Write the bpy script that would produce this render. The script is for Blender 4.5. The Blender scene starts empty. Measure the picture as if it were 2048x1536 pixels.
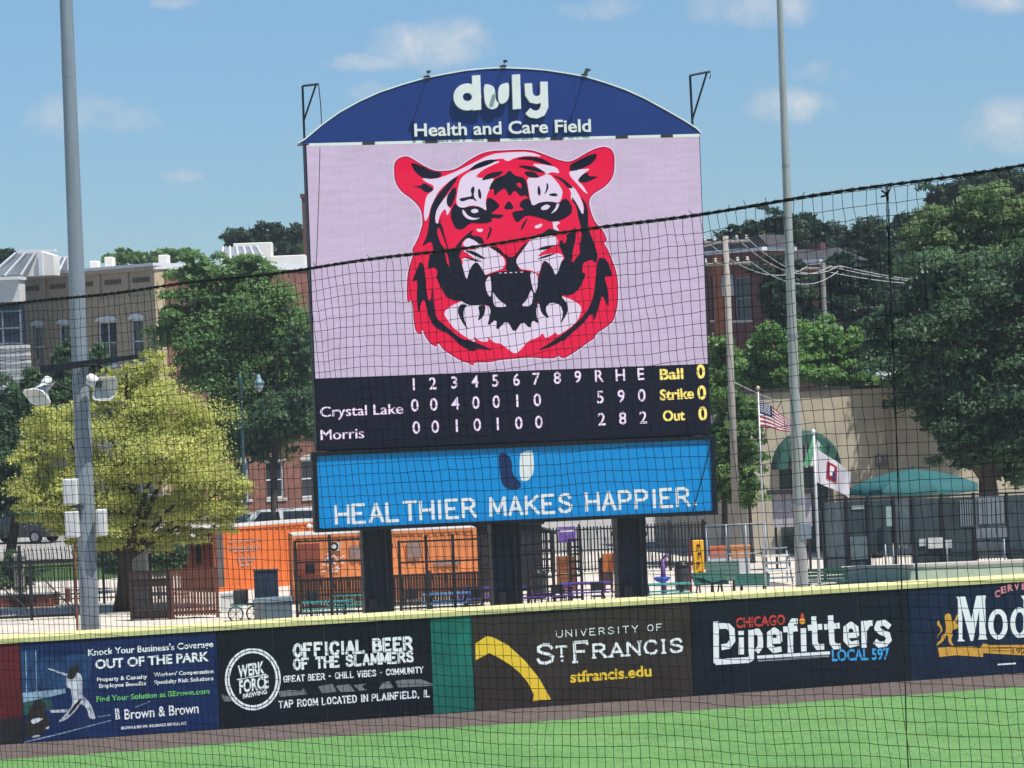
import bpy, bmesh, math, random
import numpy as np
from mathutils import Vector, Matrix

random.seed(7)
rng = np.random.default_rng(11)
SC = bpy.context.scene
COL = SC.collection
R = math.radians

# ------------------------------------------------------------------ camera
F_PX = 5500.0            # focal length in pixels of a 2048 wide picture
ROLL = R(2.2)
CAM_H = 8.0
cam_d = bpy.data.cameras.new('camera')
cam_d.sensor_width = 36.0
cam_d.lens = 36.0 * F_PX / 2048.0
cam_d.clip_start = 0.5
cam_d.clip_end = 5000.0
cam = bpy.data.objects.new('camera', cam_d)
COL.objects.link(cam)
cam.matrix_world = Matrix.Translation((0, 0, CAM_H)) @ Matrix.Rotation(R(90), 4, 'X') @ Matrix.Rotation(-ROLL, 4, 'Z')
SC.camera = cam

# ------------------------------------------------------------------ light
SUN = Vector((0.34, -0.27, 0.90)).normalized()      # direction towards the sun
sun_d = bpy.data.lights.new('sun', 'SUN')
sun_d.energy = 4.8
sun_d.angle = R(0.53)
sun_d.color = (1.0, 0.955, 0.88)
sun = bpy.data.objects.new('sun', sun_d)
COL.objects.link(sun)
sun.rotation_euler = SUN.to_track_quat('Z', 'Y').to_euler()
sun.location = (20, -20, 60)

SC.view_settings.view_transform = 'Standard'
SC.view_settings.look = 'None'
SC.view_settings.exposure = 0.42
SC.view_settings.gamma = 1.0
SC.view_settings.use_curve_mapping = False
SC.cycles.max_bounces = 5
SC.cycles.diffuse_bounces = 2
SC.cycles.glossy_bounces = 2
SC.cycles.transmission_bounces = 2
SC.cycles.caustics_reflective = False
SC.cycles.caustics_refractive = False
SC.cycles.use_adaptive_sampling = True
SC.cycles.adaptive_threshold = 0.02

SR, CR = math.sin(ROLL), math.cos(ROLL)


def ray(px, py):
    """direction (per metre of depth) seen at a point of the 2048 x 1536 photograph"""
    dx, dy = px - 1024.0, py - 768.0
    return Vector(((dx * CR - dy * SR) / F_PX, 1.0, (-dx * SR - dy * CR) / F_PX))


def P(px, py, d):
    r = ray(px, py)
    return Vector((r.x * d, d, CAM_H + r.z * d))


def G(px, py, z=0.0):
    r = ray(px, py)
    d = (z - CAM_H) / r.z
    return Vector((r.x * d, d, z))


def XS(px, py, d):
    return P(px, py, d).x


def ZS(px, py, d):
    return P(px, py, d).z


# ------------------------------------------------------------------ world: clear summer sky with small fair-weather clouds
W = bpy.data.worlds.new('World')
SC.world = W
W.use_nodes = True
nt = W.node_tree
nt.nodes.clear()


def N(tree, kind, **kw):
    n = tree.nodes.new(kind)
    for k, v in kw.items():
        setattr(n, k, v)
    return n


def math_n(tree, op, a, b=None, c=None, clamp=False):
    n = tree.nodes.new('ShaderNodeMath')
    n.operation = op
    n.use_clamp = clamp
    for i, x in enumerate((a, b, c)):
        if x is None:
            continue
        if isinstance(x, (int, float)):
            n.inputs[i].default_value = x
        else:
            tree.links.new(x, n.inputs[i])
    return n.outputs[0]


out = N(nt, 'ShaderNodeOutputWorld')
bg = N(nt, 'ShaderNodeBackground')
sky = N(nt, 'ShaderNodeTexSky')
sky.sky_type = 'NISHITA'
sky.sun_disc = False
sky.sun_elevation = math.asin(SUN.z)
sky.sun_rotation = math.atan2(SUN.x, SUN.y)
sky.altitude = 1800
sky.air_density = 1.0
sky.dust_density = 0.0
sky.ozone_density = 4.5
bg.inputs['Strength'].default_value = 0.099
tc = N(nt, 'ShaderNodeTexCoord')
sep = N(nt, 'ShaderNodeSeparateXYZ')
nt.links.new(tc.outputs['Generated'], sep.inputs[0])
dx_, dy_, dz_ = sep.outputs
ysafe = math_n(nt, 'MAXIMUM', dy_, 0.05)
ca = math_n(nt, 'DIVIDE', dx_, ysafe)
cb = math_n(nt, 'DIVIDE', dz_, ysafe)
comb = N(nt, 'ShaderNodeCombineXYZ')
nt.links.new(ca, comb.inputs[0])
nt.links.new(cb, comb.inputs[1])
noi = N(nt, 'ShaderNodeTexNoise')
noi.inputs['Scale'].default_value = 52
noi.inputs['Detail'].default_value = 8
noi.inputs['Roughness'].default_value = 0.66
noi.inputs['Distortion'].default_value = 0.25
nt.links.new(comb.outputs[0], noi.inputs['Vector'])
nz = math_n(nt, 'SUBTRACT', noi.outputs[0], 0.5)
# (direction of each cloud, half width, half height, density)
CLOUDS = [(865, 88, 110, 50, .95), (735, 125, 90, 20, .65), (180, 232, 170, 52, .5), (1195, 16, 85, 30, .6),
          (1510, 14, 140, 48, .75), (1995, 4, 90, 26, .85), (1575, 212, 105, 36, .75), (1655, 145, 75, 36, .45),
          (2025, 250, 110, 52, .85), (745, 185, 75, 30, .4), (370, 353, 60, 18, .35), (370, 3, 80, 18, .5)]
acc = None
for (px, py, hw, hh, den) in CLOUDS:
    r = ray(px, py)
    vm = N(nt, 'ShaderNodeVectorMath', operation='MULTIPLY_ADD')
    nt.links.new(comb.outputs[0], vm.inputs[0])
    hw, hh = hw * 1.2, hh * 1.25
    vm.inputs[1].default_value = (F_PX / hw, F_PX / hh, 0)
    vm.inputs[2].default_value = (-r.x * F_PX / hw, -r.z * F_PX / hh, 0)
    dp = N(nt, 'ShaderNodeVectorMath', operation='DOT_PRODUCT')
    nt.links.new(vm.outputs[0], dp.inputs[0])
    nt.links.new(vm.outputs[0], dp.inputs[1])
    m = math_n(nt, 'SUBTRACT', den, dp.outputs['Value'])
    acc = m if acc is None else math_n(nt, 'MAXIMUM', acc, m)
acc = math_n(nt, 'ADD', math_n(nt, 'MAXIMUM', acc, -2.0), math_n(nt, 'MULTIPLY', nz, 2.5))
acc = math_n(nt, 'MULTIPLY', math_n(nt, 'MULTIPLY', acc, 0.85, clamp=True), 0.72)
front = math_n(nt, 'GREATER_THAN', dy_, 0.3)
acc = math_n(nt, 'MULTIPLY', acc, front)
# the same kind of clouds over the rest of the sky
zs = math_n(nt, 'MAXIMUM', dz_, 0.05)
comb2 = N(nt, 'ShaderNodeCombineXYZ')
nt.links.new(math_n(nt, 'DIVIDE', dx_, zs), comb2.inputs[0])
nt.links.new(math_n(nt, 'DIVIDE', dy_, zs), comb2.inputs[1])
noi2 = N(nt, 'ShaderNodeTexNoise')
noi2.inputs['Scale'].default_value = 1.3
noi2.inputs['Detail'].default_value = 6
nt.links.new(comb2.outputs[0], noi2.inputs['Vector'])
gen = math_n(nt, 'MULTIPLY', math_n(nt, 'SUBTRACT', noi2.outputs[0], 0.58), 4.0, clamp=True)
elev = math_n(nt, 'MULTIPLY', math_n(nt, 'SUBTRACT', dz_, 0.16), 9.0, clamp=True)
gen = math_n(nt, 'MULTIPLY', math_n(nt, 'MULTIPLY', gen, elev), 0.55)
acc = math_n(nt, 'MAXIMUM', acc, gen)
# colour gain by elevation dims the lowest sky, alike all round
up0 = math_n(nt, 'MAXIMUM', dz_, 0.0)
gain = N(nt, 'ShaderNodeCombineXYZ')
for i, (k, c) in enumerate(((2.60, 0.465), (2.54, 0.480), (2.26, 0.535))):
    nt.links.new(math_n(nt, 'MINIMUM', math_n(nt, 'MULTIPLY_ADD', up0, k, c), 1.0), gain.inputs[i])
tw = N(nt, 'ShaderNodeVectorMath', operation='MULTIPLY')
nt.links.new(sky.outputs[0], tw.inputs[0])
tw.inputs[1].default_value = (1.01, 1.10, 1.04)
sky_dim = N(nt, 'ShaderNodeVectorMath', operation='MULTIPLY')
nt.links.new(tw.outputs[0], sky_dim.inputs[0])
nt.links.new(gain.outputs[0], sky_dim.inputs[1])
mix = N(nt, 'ShaderNodeMix', data_type='RGBA')
nt.links.new(acc, mix.inputs[0])
nt.links.new(sky_dim.outputs[0], mix.inputs[6])
cc = N(nt, 'ShaderNodeMix', data_type='RGBA')
nt.links.new(acc, cc.inputs[0])
cc.inputs[6].default_value = (4.3, 4.6, 5.0, 1)
cc.inputs[7].default_value = (6.2, 6.2, 6.3, 1)
nt.links.new(cc.outputs[2], mix.inputs[7])
nt.links.new(mix.outputs[2], bg.inputs['Color'])
nt.links.new(bg.outputs[0], out.inputs['Surface'])

# ------------------------------------------------------------------ materials


def lin(c):
    c = c / 255.0
    return c / 12.92 if c <= 0.04045 else ((c + 0.055) / 1.055) ** 2.4


def S(r, g, b):
    return (lin(r), lin(g), lin(b))


MATS = {}


def mat(name, col, rough=0.7, var=0.0, scale=3.0, metal=0.0, bump=0.0, bscale=40.0, spec=0.3, col2=None, stretch=None):
    """procedural material: base colour broken up by two noises, optional fine relief"""
    if name in MATS:
        return MATS[name]
    m = bpy.data.materials.new(name)
    m.use_nodes = True
    t = m.node_tree
    b = t.nodes['Principled BSDF']
    b.inputs['Roughness'].default_value = rough
    b.inputs['Metallic'].default_value = metal
    b.inputs['Specular IOR Level'].default_value = spec
    b.inputs['Base Color'].default_value = (*col, 1)
    g = N(t, 'ShaderNodeNewGeometry')
    vec = g.outputs['Position']
    if stretch:
        mp = N(t, 'ShaderNodeMapping')
        mp.inputs['Scale'].default_value = stretch
        t.links.new(vec, mp.inputs[0])
        vec = mp.outputs[0]
    if var > 0:
        n1 = N(t, 'ShaderNodeTexNoise')
        n1.inputs['Scale'].default_value = scale
        n1.inputs['Detail'].default_value = 5
        n1.inputs['Roughness'].default_value = 0.65
        t.links.new(vec, n1.inputs['Vector'])
        rp = N(t, 'ShaderNodeValToRGB')
        lo = tuple(max(0, c * (1 - var)) for c in col) if col2 is None else col2
        hi = tuple(min(1, c * (1 + var)) for c in col)
        rp.color_ramp.elements[0].color = (*lo, 1)
        rp.color_ramp.elements[1].color = (*hi, 1)
        rp.color_ramp.elements[0].position = 0.3
        rp.color_ramp.elements[1].position = 0.72
        t.links.new(n1.outputs[0], rp.inputs[0])
        t.links.new(rp.outputs[0], b.inputs['Base Color'])
    if bump > 0:
        n2 = N(t, 'ShaderNodeTexNoise')
        n2.inputs['Scale'].default_value = bscale
        n2.inputs['Detail'].default_value = 3
        t.links.new(vec, n2.inputs['Vector'])
        bp = N(t, 'ShaderNodeBump')
        bp.inputs['Strength'].default_value = bump
        bp.inputs['Distance'].default_value = 0.02
        t.links.new(n2.outputs[0], bp.inputs['Height'])
        t.links.new(bp.outputs[0], b.inputs['Normal'])
    MATS[name] = m
    return m


def led(name, col, strength=0.8, var=0.05):
    """face of a lit display: dark matt louvres with light-emitting dots, slightly uneven from module to module"""
    if name in MATS:
        return MATS[name]
    m = bpy.data.materials.new(name)
    m.use_nodes = True
    t = m.node_tree
    b = t.nodes['Principled BSDF']
    b.inputs['Base Color'].default_value = (0.006, 0.0065, 0.008, 1)
    b.inputs['Roughness'].default_value = 0.7
    b.inputs['Specular IOR Level'].default_value = 0.06
    g = N(t, 'ShaderNodeNewGeometry')
    mp = N(t, 'ShaderNodeMapping')
    mp.inputs['Scale'].default_value = (1.4, 1.4, 9.0)
    t.links.new(g.outputs['Position'], mp.inputs[0])
    n1 = N(t, 'ShaderNodeTexNoise')
    n1.inputs['Scale'].default_value = 1.0
    n1.inputs['Detail'].default_value = 4
    t.links.new(mp.outputs[0], n1.inputs['Vector'])
    n2 = N(t, 'ShaderNodeTexNoise')
    n2.inputs['Scale'].default_value = 14
    t.links.new(g.outputs['Position'], n2.inputs['Vector'])
    s = math_n(t, 'ADD', math_n(t, 'MULTIPLY', n1.outputs[0], var * 2.4), math_n(t, 'MULTIPLY', n2.outputs[0], var * 1.6))
    # cabinets of the display, each a touch brighter or darker, with hairline joints
    mp2 = N(t, 'ShaderNodeMapping')
    mp2.inputs['Rotation'].default_value = (R(90), 0, 0)
    t.links.new(g.outputs['Position'], mp2.inputs[0])
    br_ = N(t, 'ShaderNodeTexBrick')
    br_.offset = 0.0
    br_.inputs['Color1'].default_value = (1 - var * .22,) * 3 + (1,)
    br_.inputs['Color2'].default_value = (1 + var * .18,) * 3 + (1,)
    br_.inputs['Mortar'].default_value = (1 - var * .55,) * 3 + (1,)
    br_.inputs['Scale'].default_value = 1.0
    br_.inputs['Mortar Size'].default_value = .009
    br_.inputs['Brick Width'].default_value = .64
    br_.inputs['Row Height'].default_value = .64
    t.links.new(mp2.outputs[0], br_.inputs['Vector'])
    n3 = N(t, 'ShaderNodeTexNoise')
    n3.inputs['Scale'].default_value = 55
    t.links.new(g.outputs['Position'], n3.inputs['Vector'])
    s = math_n(t, 'ADD', s, math_n(t, 'MULTIPLY', math_n(t, 'SUBTRACT', n3.outputs[0], .5), var * 3.0))
    s = math_n(t, 'MULTIPLY', math_n(t, 'MULTIPLY', math_n(t, 'ADD', s, 1 - var * 2.0), br_.outputs['Color']), strength)
    m.cycles.emission_sampling = 'NONE'
    b.inputs['Emission Color'].default_value = (*col, 1)
    t.links.new(s, b.inputs['Emission Strength'])
    MATS[name] = m
    return m


def leaf_mat(name, a, b_, trans=0.3):
    if name in MATS:
        return MATS[name]
    m = bpy.data.materials.new(name)
    m.use_nodes = True
    t = m.node_tree
    t.nodes.clear()
    o = N(t, 'ShaderNodeOutputMaterial')
    at = N(t, 'ShaderNodeAttribute', attribute_name='tint')
    mx = N(t, 'ShaderNodeMix', data_type='RGBA')
    t.links.new(at.outputs['Fac'], mx.inputs[0])
    mx.inputs[6].default_value = (*a, 1)
    mx.inputs[7].default_value = (*b_, 1)
    d = N(t, 'ShaderNodeBsdfPrincipled')
    d.inputs['Roughness'].default_value = 0.5
    d.inputs['Specular IOR Level'].default_value = 0.3
    tr = N(t, 'ShaderNodeBsdfTranslucent')
    ms = N(t, 'ShaderNodeMixShader')
    ms.inputs[0].default_value = trans
    t.links.new(mx.outputs[2], d.inputs['Base Color'])
    t.links.new(mx.outputs[2], tr.inputs['Color'])
    t.links.new(d.outputs[0], ms.inputs[1])
    t.links.new(tr.outputs[0], ms.inputs[2])
    t.links.new(ms.outputs[0], o.inputs['Surface'])
    MATS[name] = m
    return m


# ------------------------------------------------------------------ building blocks


class Frame:
    """a vertical plane: u along it (to the right), z up, n out of it towards the viewer"""

    def __init__(self, o, ang):
        self.o = Vector((o[0], o[1], 0))
        self.u = Vector((math.cos(ang), math.sin(ang), 0))
        self.n = Vector((math.sin(ang), -math.cos(ang), 0))

    def p(self, u, z, n=0.0):
        q = self.o + self.u * u + self.n * n
        return Vector((q.x, q.y, z))

    def hit(self, px, py, n=0.0):
        r = ray(px, py)
        oo = self.o + self.n * n
        # camera ray (0,0,H) + d*r meets the plane
        d = oo.dot(self.n) / (r.x * self.n.x + r.y * self.n.y)
        q = Vector((r.x * d, r.y * d, 0))
        return ((q - self.o).dot(self.u), CAM_H + r.z * d)


AX = Frame((0, 0), 0.0)


class MB:
    def __init__(self):
        self.v, self.f, self.marks = [], [], []

    def cut(self):
        """a new piece starts here"""
        if self.marks and self.marks[-1][0] == len(self.v):
            return
        self.marks.append((len(self.v), len(self.f)))

    def add(self, vs, fs):
        k = len(self.v)
        self.v.extend([tuple(x) for x in vs])
        self.f.extend([tuple(i + k for i in q) for q in fs])
        return self

    def box(self, fr, u0, u1, z0, z1, n0, n1):
        vs = [fr.p(u, z, n) for n in (n0, n1) for z in (z0, z1) for u in (u0, u1)]
        return self.add(vs, [(0, 2, 3, 1), (4, 5, 7, 6), (0, 1, 5, 4), (2, 6, 7, 3), (0, 4, 6, 2), (1, 3, 7, 5)])

    def slab(self, fr, pts, n0, n1):
        """outline of (u,z) points given depth"""
        k = len(pts)
        vs = [fr.p(u, z, n0) for u, z in pts] + [fr.p(u, z, n1) for u, z in pts]
        fs = [tuple(range(k, 2 * k)), tuple(reversed(range(k)))]
        fs += [(i, (i + 1) % k, k + (i + 1) % k, k + i) for i in range(k)]
        return self.add(vs, fs)

    def sheet(self, fr, pts, n):
        return self.add([fr.p(u, z, n) for u, z in pts], [tuple(range(len(pts)))])

    def tube(self, pts, rad, seg=8, caps=True):
        pts = [Vector(p) for p in pts]
        if isinstance(rad, (int, float)):
            rad = [rad] * len(pts)
        vs, fs = [], []
        up = Vector((0, 0, 1))
        for i, p in enumerate(pts):
            a = pts[max(i - 1, 0)]
            b = pts[min(i + 1, len(pts) - 1)]
            t = (b - a).normalized()
            s = t.cross(up)
            if s.length < 1e-3:
                s = Vector((1, 0, 0))
            s.normalize()
            w = s.cross(t).normalized()
            for k in range(seg):
                an = 2 * math.pi * k / seg
                vs.append(p + s * math.cos(an) * rad[i] + w * math.sin(an) * rad[i])
        for i in range(len(pts) - 1):
            for k in range(seg):
                k2 = (k + 1) % seg
                fs.append((i * seg + k, i * seg + k2, (i + 1) * seg + k2, (i + 1) * seg + k))
        if caps:
            fs.append(tuple(reversed(range(seg))))
            fs.append(tuple(range((len(pts) - 1) * seg, len(pts) * seg)))
        return self.add(vs, fs)

    def lathe(self, c, prof, seg=16):
        """profile of (radius, z) about a vertical axis through c"""
        vs, fs = [], []
        for r_, z in prof:
            for k in range(seg):
                an = 2 * math.pi * k / seg
                vs.append((c[0] + r_ * math.cos(an), c[1] + r_ * math.sin(an), c[2] + z))
        for i in range(len(prof) - 1):
            for k in range(seg):
                k2 = (k + 1) % seg
                fs.append((i * seg + k, i * seg + k2, (i + 1) * seg + k2, (i + 1) * seg + k))
        fs.append(tuple(reversed(range(seg))))
        fs.append(tuple(range((len(prof) - 1) * seg, len(prof) * seg)))
        return self.add(vs, fs)

    def mesh(self, name, m, origin=(0, 0, 0), smooth=False, bevel=0.0):
        me = bpy.data.meshes.new(name)
        o = Vector(origin)
        me.from_pydata([(v[0] - o.x, v[1] - o.y, v[2] - o.z) for v in self.v], [], self.f)
        me.materials.append(m)
        if bevel > 0:
            bm = bmesh.new()
            bm.from_mesh(me)
            bmesh.ops.recalc_face_normals(bm, faces=bm.faces)
            bmesh.ops.bevel(bm, geom=bm.edges[:], offset=bevel, segments=1, affect='EDGES')
            bm.to_mesh(me)
            bm.free()
        if smooth:
            me.polygons.foreach_set('use_smooth', [True] * len(me.polygons))
        me.update()
        return me


def link(name, data, parent=None, loc=None):
    o = bpy.data.objects.new(name, data)
    COL.objects.link(o)
    if parent is not None:
        o.parent = parent
    if loc is not None:
        o.location = loc
    return o


def thing(name, label, cat, loc, group=None):
    o = link(name, None, None, loc)
    o.empty_display_size = 0.3
    return tag(o, label, cat, group)


def tag(o, label, cat, group=None):
    o['label'] = label
    o['category'] = cat
    if group:
        o['group'] = group
    return o


def worldloc(o):
    v = Vector(o.location)
    while o.parent:
        o = o.parent
        v += Vector(o.location)
    return v


def part(name, mb, m, parent, smooth=False, bevel=0.0):
    """a mesh built in world coordinates, hung under its thing or part"""
    wl = worldloc(parent)
    return link(name, mb.mesh(name, m, wl, smooth, bevel), parent)


def parts(name, mb, m, parent):
    """like part, but every piece of the mesh builder becomes a part of its own"""
    ends = mb.marks[1:] + [(len(mb.v), len(mb.f))]
    for (v0, f0), (v1, f1) in zip(mb.marks, ends):
        q = MB()
        q.v = mb.v[v0:v1]
        q.f = [tuple(i - v0 for i in f) for f in mb.f[f0:f1]]
        part(name, q, m, parent)


def solo(name, mb, m, label, cat, loc, group=None, smooth=False, bevel=0.0):
    o = link(name, mb.mesh(name, m, loc, smooth, bevel), None, loc)
    return tag(o, label, cat, group)


def structure(name, mb, m):
    o = link(name, mb.mesh(name, m))
    o['kind'] = 'structure'
    return o


# ------------------------------------------------------------------ lettering
_tcache = {}


def text_raw(s, bold=0.0):
    key = (s, bold)
    if key in _tcache:
        return _tcache[key]
    cu = bpy.data.curves.new('t', 'FONT')
    cu.body = s
    cu.offset = bold
    cu.resolution_u = 3
    ob = bpy.data.objects.new('t', cu)
    COL.objects.link(ob)
    dg = bpy.context.evaluated_depsgraph_get()
    me = bpy.data.meshes.new_from_object(ob.evaluated_get(dg))
    vs = [(v.co.x, v.co.y) for v in me.vertices]
    fs = [tuple(p.vertices) for p in me.polygons]
    bpy.data.objects.remove(ob)
    bpy.data.meshes.remove(me)
    bpy.data.curves.remove(cu)
    _tcache[key] = (vs, fs)
    return vs, fs


CAP = max(y for x, y in text_raw('H')[0])


def text_on(mb, fr, s, a, b, cap, n=0.01, depth=0.0, bold=0.02):
    """write s on a plane between two points of its baseline (given as seen), capital height as seen"""
    mb.cut()
    u0, z0 = fr.hit(a[0], a[1], n)
    u1, z1 = fr.hit(b[0], b[1], n)
    zt = fr.hit(a[0], a[1] - cap, n)[1]
    h = zt - z0
    vs, fs = text_raw(s, bold)
    x0 = min(x for x, y in vs)
    x1 = max(x for x, y in vs)
    kx = (u1 - u0) / (x1 - x0)
    sl = (z1 - z0) / (u1 - u0)
    q = [(u0 + (x - x0) * kx, z0 + (x - x0) * kx * sl + y * h / CAP) for x, y in vs]
    k = len(q)
    if depth <= 0:
        mb.add([fr.p(u, z, n) for u, z in q], fs)
    else:
        # raised letters: front, and sides along the boundary edges
        cnt = {}
        for f in fs:
            for i in range(len(f)):
                e = (f[i], f[(i + 1) % len(f)])
                cnt[e] = cnt.get(e, 0) + 1
        sides = [(e[1], e[0], e[0] + k, e[1] + k) for e in cnt if (e[1], e[0]) not in cnt]
        front = [tuple(i + k for i in f) for f in fs]
        mb.add([fr.p(u, z, n) for u, z in q] + [fr.p(u, z, n + depth) for u, z in q], front + sides)
    return mb


def strokes_on(mb, fr, lines, w, n, step=0.0006, ext=0.35, depth=0.0):
    """thick strokes through points (u,z); every bar a hair in front of the one before"""
    k = 0
    for ln in lines:
        for (a, b) in zip(ln[:-1], ln[1:]):
            dx, dz = b[0] - a[0], b[1] - a[1]
            L = math.hypot(dx, dz)
            if L < 1e-6:
                continue
            ex, ez = dx / L, dz / L
            nx, nz_ = -ez * w / 2, ex * w / 2
            e = w * ext
            a2 = (a[0] - ex * e, a[1] - ez * e)
            b2 = (b[0] + ex * e, b[1] + ez * e)
            q = [(a2[0] - nx, a2[1] - nz_), (b2[0] - nx, b2[1] - nz_), (b2[0] + nx, b2[1] + nz_), (a2[0] + nx, a2[1] + nz_)]
            nn = n + step * (k % 7)
            if depth > 0:
                mb.slab(fr, q, n, nn + depth)
            else:
                mb.sheet(fr, q, nn)
            k += 1
    return mb


# slab-serif capitals drawn as strokes in a box 4 wide and 6 high
GLY = {
    'A': [[(0, 0), (2, 6), (4, 0)], [(0.9, 2), (3.1, 2)]],
    'B': [[(0, 0), (0, 6), (2.4, 6), (3.4, 5.2), (3.2, 3.7), (2.2, 3.2), (0.2, 3.2)], [(2.2, 3.2), (3.8, 2.4), (3.6, .7), (2.5, 0), (0, 0)]],
    'C': [[(4, 4.6), (3.4, 5.7), (2, 6), (.6, 5.2), (0, 3), (.6, .8), (2, 0), (3.4, .3), (4, 1.4)]],
    'D': [[(0, 0), (0, 6), (2, 6), (3.5, 5), (4, 3), (3.5, 1), (2, 0), (0, 0)]],
    'E': [[(3.5, 6), (0, 6), (0, 0), (3.7, 0)], [(0, 3.1), (2.6, 3.1)]],
    'F': [[(3.6, 6), (0, 6), (0, 0)], [(0, 3.1), (2.6, 3.1)]],
    'G': [[(3.8, 4.8), (3.2, 5.8), (2, 6), (.6, 5.2), (0, 3), (.6, .8), (2, 0), (3.6, .6), (3.8, 2.6), (2.4, 2.6)]],
    'H': [[(0, 0), (0, 6)], [(4, 0), (4, 6)], [(0, 3.1), (4, 3.1)]],
    'I': [[(.7, 0), (.7, 6)]],
    'K': [[(0, 0), (0, 6)], [(3.8, 6), (.3, 2.8)], [(1.2, 3.6), (4, 0)]],
    'L': [[(0, 6), (0, 0), (3.6, 0)]],
    'M': [[(0, 0), (.2, 6), (2.4, 1), (4.6, 6), (4.8, 0)]],
    'N': [[(0, 0), (0, 6), (4, 0), (4, 6)]],
    'O': [[(2, 6), (.6, 5.2), (0, 3), (.6, .8), (2, 0), (3.4, .8), (4, 3), (3.4, 5.2), (2, 6)]],
    'P': [[(0, 0), (0, 6), (2.4, 6), (3.6, 5.2), (3.6, 3.6), (2.4, 2.8), (0, 2.8)]],
    'R': [[(0, 0), (0, 6), (2.4, 6), (3.5, 5.2), (3.5, 3.8), (2.4, 3), (0, 3)], [(2, 3), (4, 0)]],
    'S': [[(3.6, 4.7), (3, 5.8), (1.6, 6), (.3, 5.2), (.3, 4), (1.4, 3.3), (2.8, 2.8), (3.8, 2), (3.5, .6), (2, 0), (.6, .3), (0, 1.4)]],
    'T': [[(0, 6), (4, 6)], [(2, 6), (2, 0)]],
    'U': [[(0, 6), (0, 1.6), (.8, .3), (2, 0), (3.2, .3), (4, 1.6), (4, 6)]],
    'V': [[(0, 6), (2, 0), (4, 6)]],
    'W': [[(0, 6), (1.2, 0), (2.5, 5), (3.8, 0), (5, 6)]],
    'Y': [[(0, 6), (2, 3), (4, 6)], [(2, 3), (2, 0)]],
    'Z': [[(0, 6), (4, 6), (0, 0), (4, 0)]],
    '-': [[(.6, 3), (2.6, 3)]],
    ',': [[(.6, .4), (.2, -1)]],
    '.': [[(.2, .45), (.7, .45)]],
}
GW = {'I': 1.4, 'M': 4.8, 'W': 5.0, '-': 3.2, ',': 1.0, '.': .9, ' ': 2.0}


def serif_on(mb, fr, s, a, b, cap, n=0.01, weight=1.0, serif=True, gap=1.7):
    mb.cut()
    u0, z0 = fr.hit(a[0], a[1], n)
    u1, z1 = fr.hit(b[0], b[1], n)
    h = fr.hit(a[0], a[1] - cap, n)[1] - z0
    tot = sum(GW.get(c, 4.0) + gap for c in s) - gap
    kx = (u1 - u0) / tot
    kz = h / 6.0
    sl = (z1 - z0) / (u1 - u0)
    x = 0.0
    for c in s:
        if c == ' ':
            mb.cut()
        else:
            def T(q):
                uu = (x + q[0]) * kx
                return (u0 + uu, z0 + uu * sl + q[1] * kz)
            strokes_on(mb, fr, [[T(q) for q in ln] for ln in GLY[c]], weight * kz, n, ext=0.3)
            if serif:
                sf = []
                for ln in GLY[c]:
                    for e, f in ((ln[0], ln[1]), (ln[-1], ln[-2])):
                        if e == f or c in 'O-,' or (c in 'D' ):
                            continue
                        if abs(e[0] - f[0]) < abs(e[1] - f[1]) * 1.2:
                            if e[1] < 0.2 or e[1] > 5.8:
                                sf.append([T((e[0] - .75, e[1])), T((e[0] + .75, e[1]))])
                        elif e[1] < .2 or e[1] > 5.8:
                            d = -.9 if e[1] > 3 else .9
                            sf.append([T(e), T((e[0], e[1] + d))])
                strokes_on(mb, fr, sf, weight * kz * .75, n + .005, ext=0.1)
        x += GW.get(c, 4.0) + gap
    return mb


def chaikin(pts, it=1, k=0.22):
    for _ in range(it):
        q = []
        for i in range(len(pts)):
            a, b = pts[i], pts[(i + 1) % len(pts)]
            q.append((a[0] + (b[0] - a[0]) * k, a[1] + (b[1] - a[1]) * k))
            q.append((a[0] + (b[0] - a[0]) * (1 - k), a[1] + (b[1] - a[1]) * (1 - k)))
        pts = q
    return pts


def zoomer(x0, y0, k):
    return lambda q: (x0 + q[0] / k, y0 + q[1] / k)


def shape_on(mb, fr, pts, zm, n, it=1):
    mb.cut()
    pts = [fr.hit(*zm(q), n) for q in (chaikin(pts, it) if it else pts)]
    return mb.sheet(fr, pts, n)


def strokes_px(mb, fr, lines, zm, w, n, **kw):
    """strokes given as seen; w as seen too"""
    mb.cut()
    ll = [[fr.hit(*zm(q), n) for q in ln] for ln in lines]
    a = fr.hit(*zm((0, 0)), n)
    b = fr.hit(*zm((0, 100)), n)
    return strokes_on(mb, fr, ll, abs(b[1] - a[1]) / 100.0 * w, n, **kw)


def ring_px(mb, fr, c, rx, ry, w, zm, n, seg=32):
    mb.cut()
    o, i = [], []
    for k in range(seg):
        an = 2 * math.pi * k / seg
        o.append(fr.hit(*zm((c[0] + rx * math.cos(an), c[1] + ry * math.sin(an))), n))
        i.append(fr.hit(*zm((c[0] + (rx - w) * math.cos(an), c[1] + (ry - w) * math.sin(an))), n))
    vs = [fr.p(u, z, n) for u, z in o + i]
    return mb.add(vs, [(k, (k + 1) % seg, seg + (k + 1) % seg, seg + k) for k in range(seg)])

# ================================================================== the setting
W0, W1 = G(0, 1490), G(2048, 1346)
WA = math.atan2(W1.y - W0.y, W1.x - W0.x)
WF = Frame(W0, WA)                                   # front face of the outfield wall
WLEN = (W1 - W0).length
WTOP = WF.hit(1000, 1212)[1]
U_L, U_R = -22.0, WLEN + 22.0


def ground_sheet(name, pts, z, m):
    mb = MB()
    mb.add([(x, y, z) for x, y in pts], [tuple(range(len(pts)))])
    return structure(name, mb, m)


def xy(fr, u, n):
    q = fr.p(u, 0, n)
    return (q.x, q.y)


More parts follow.
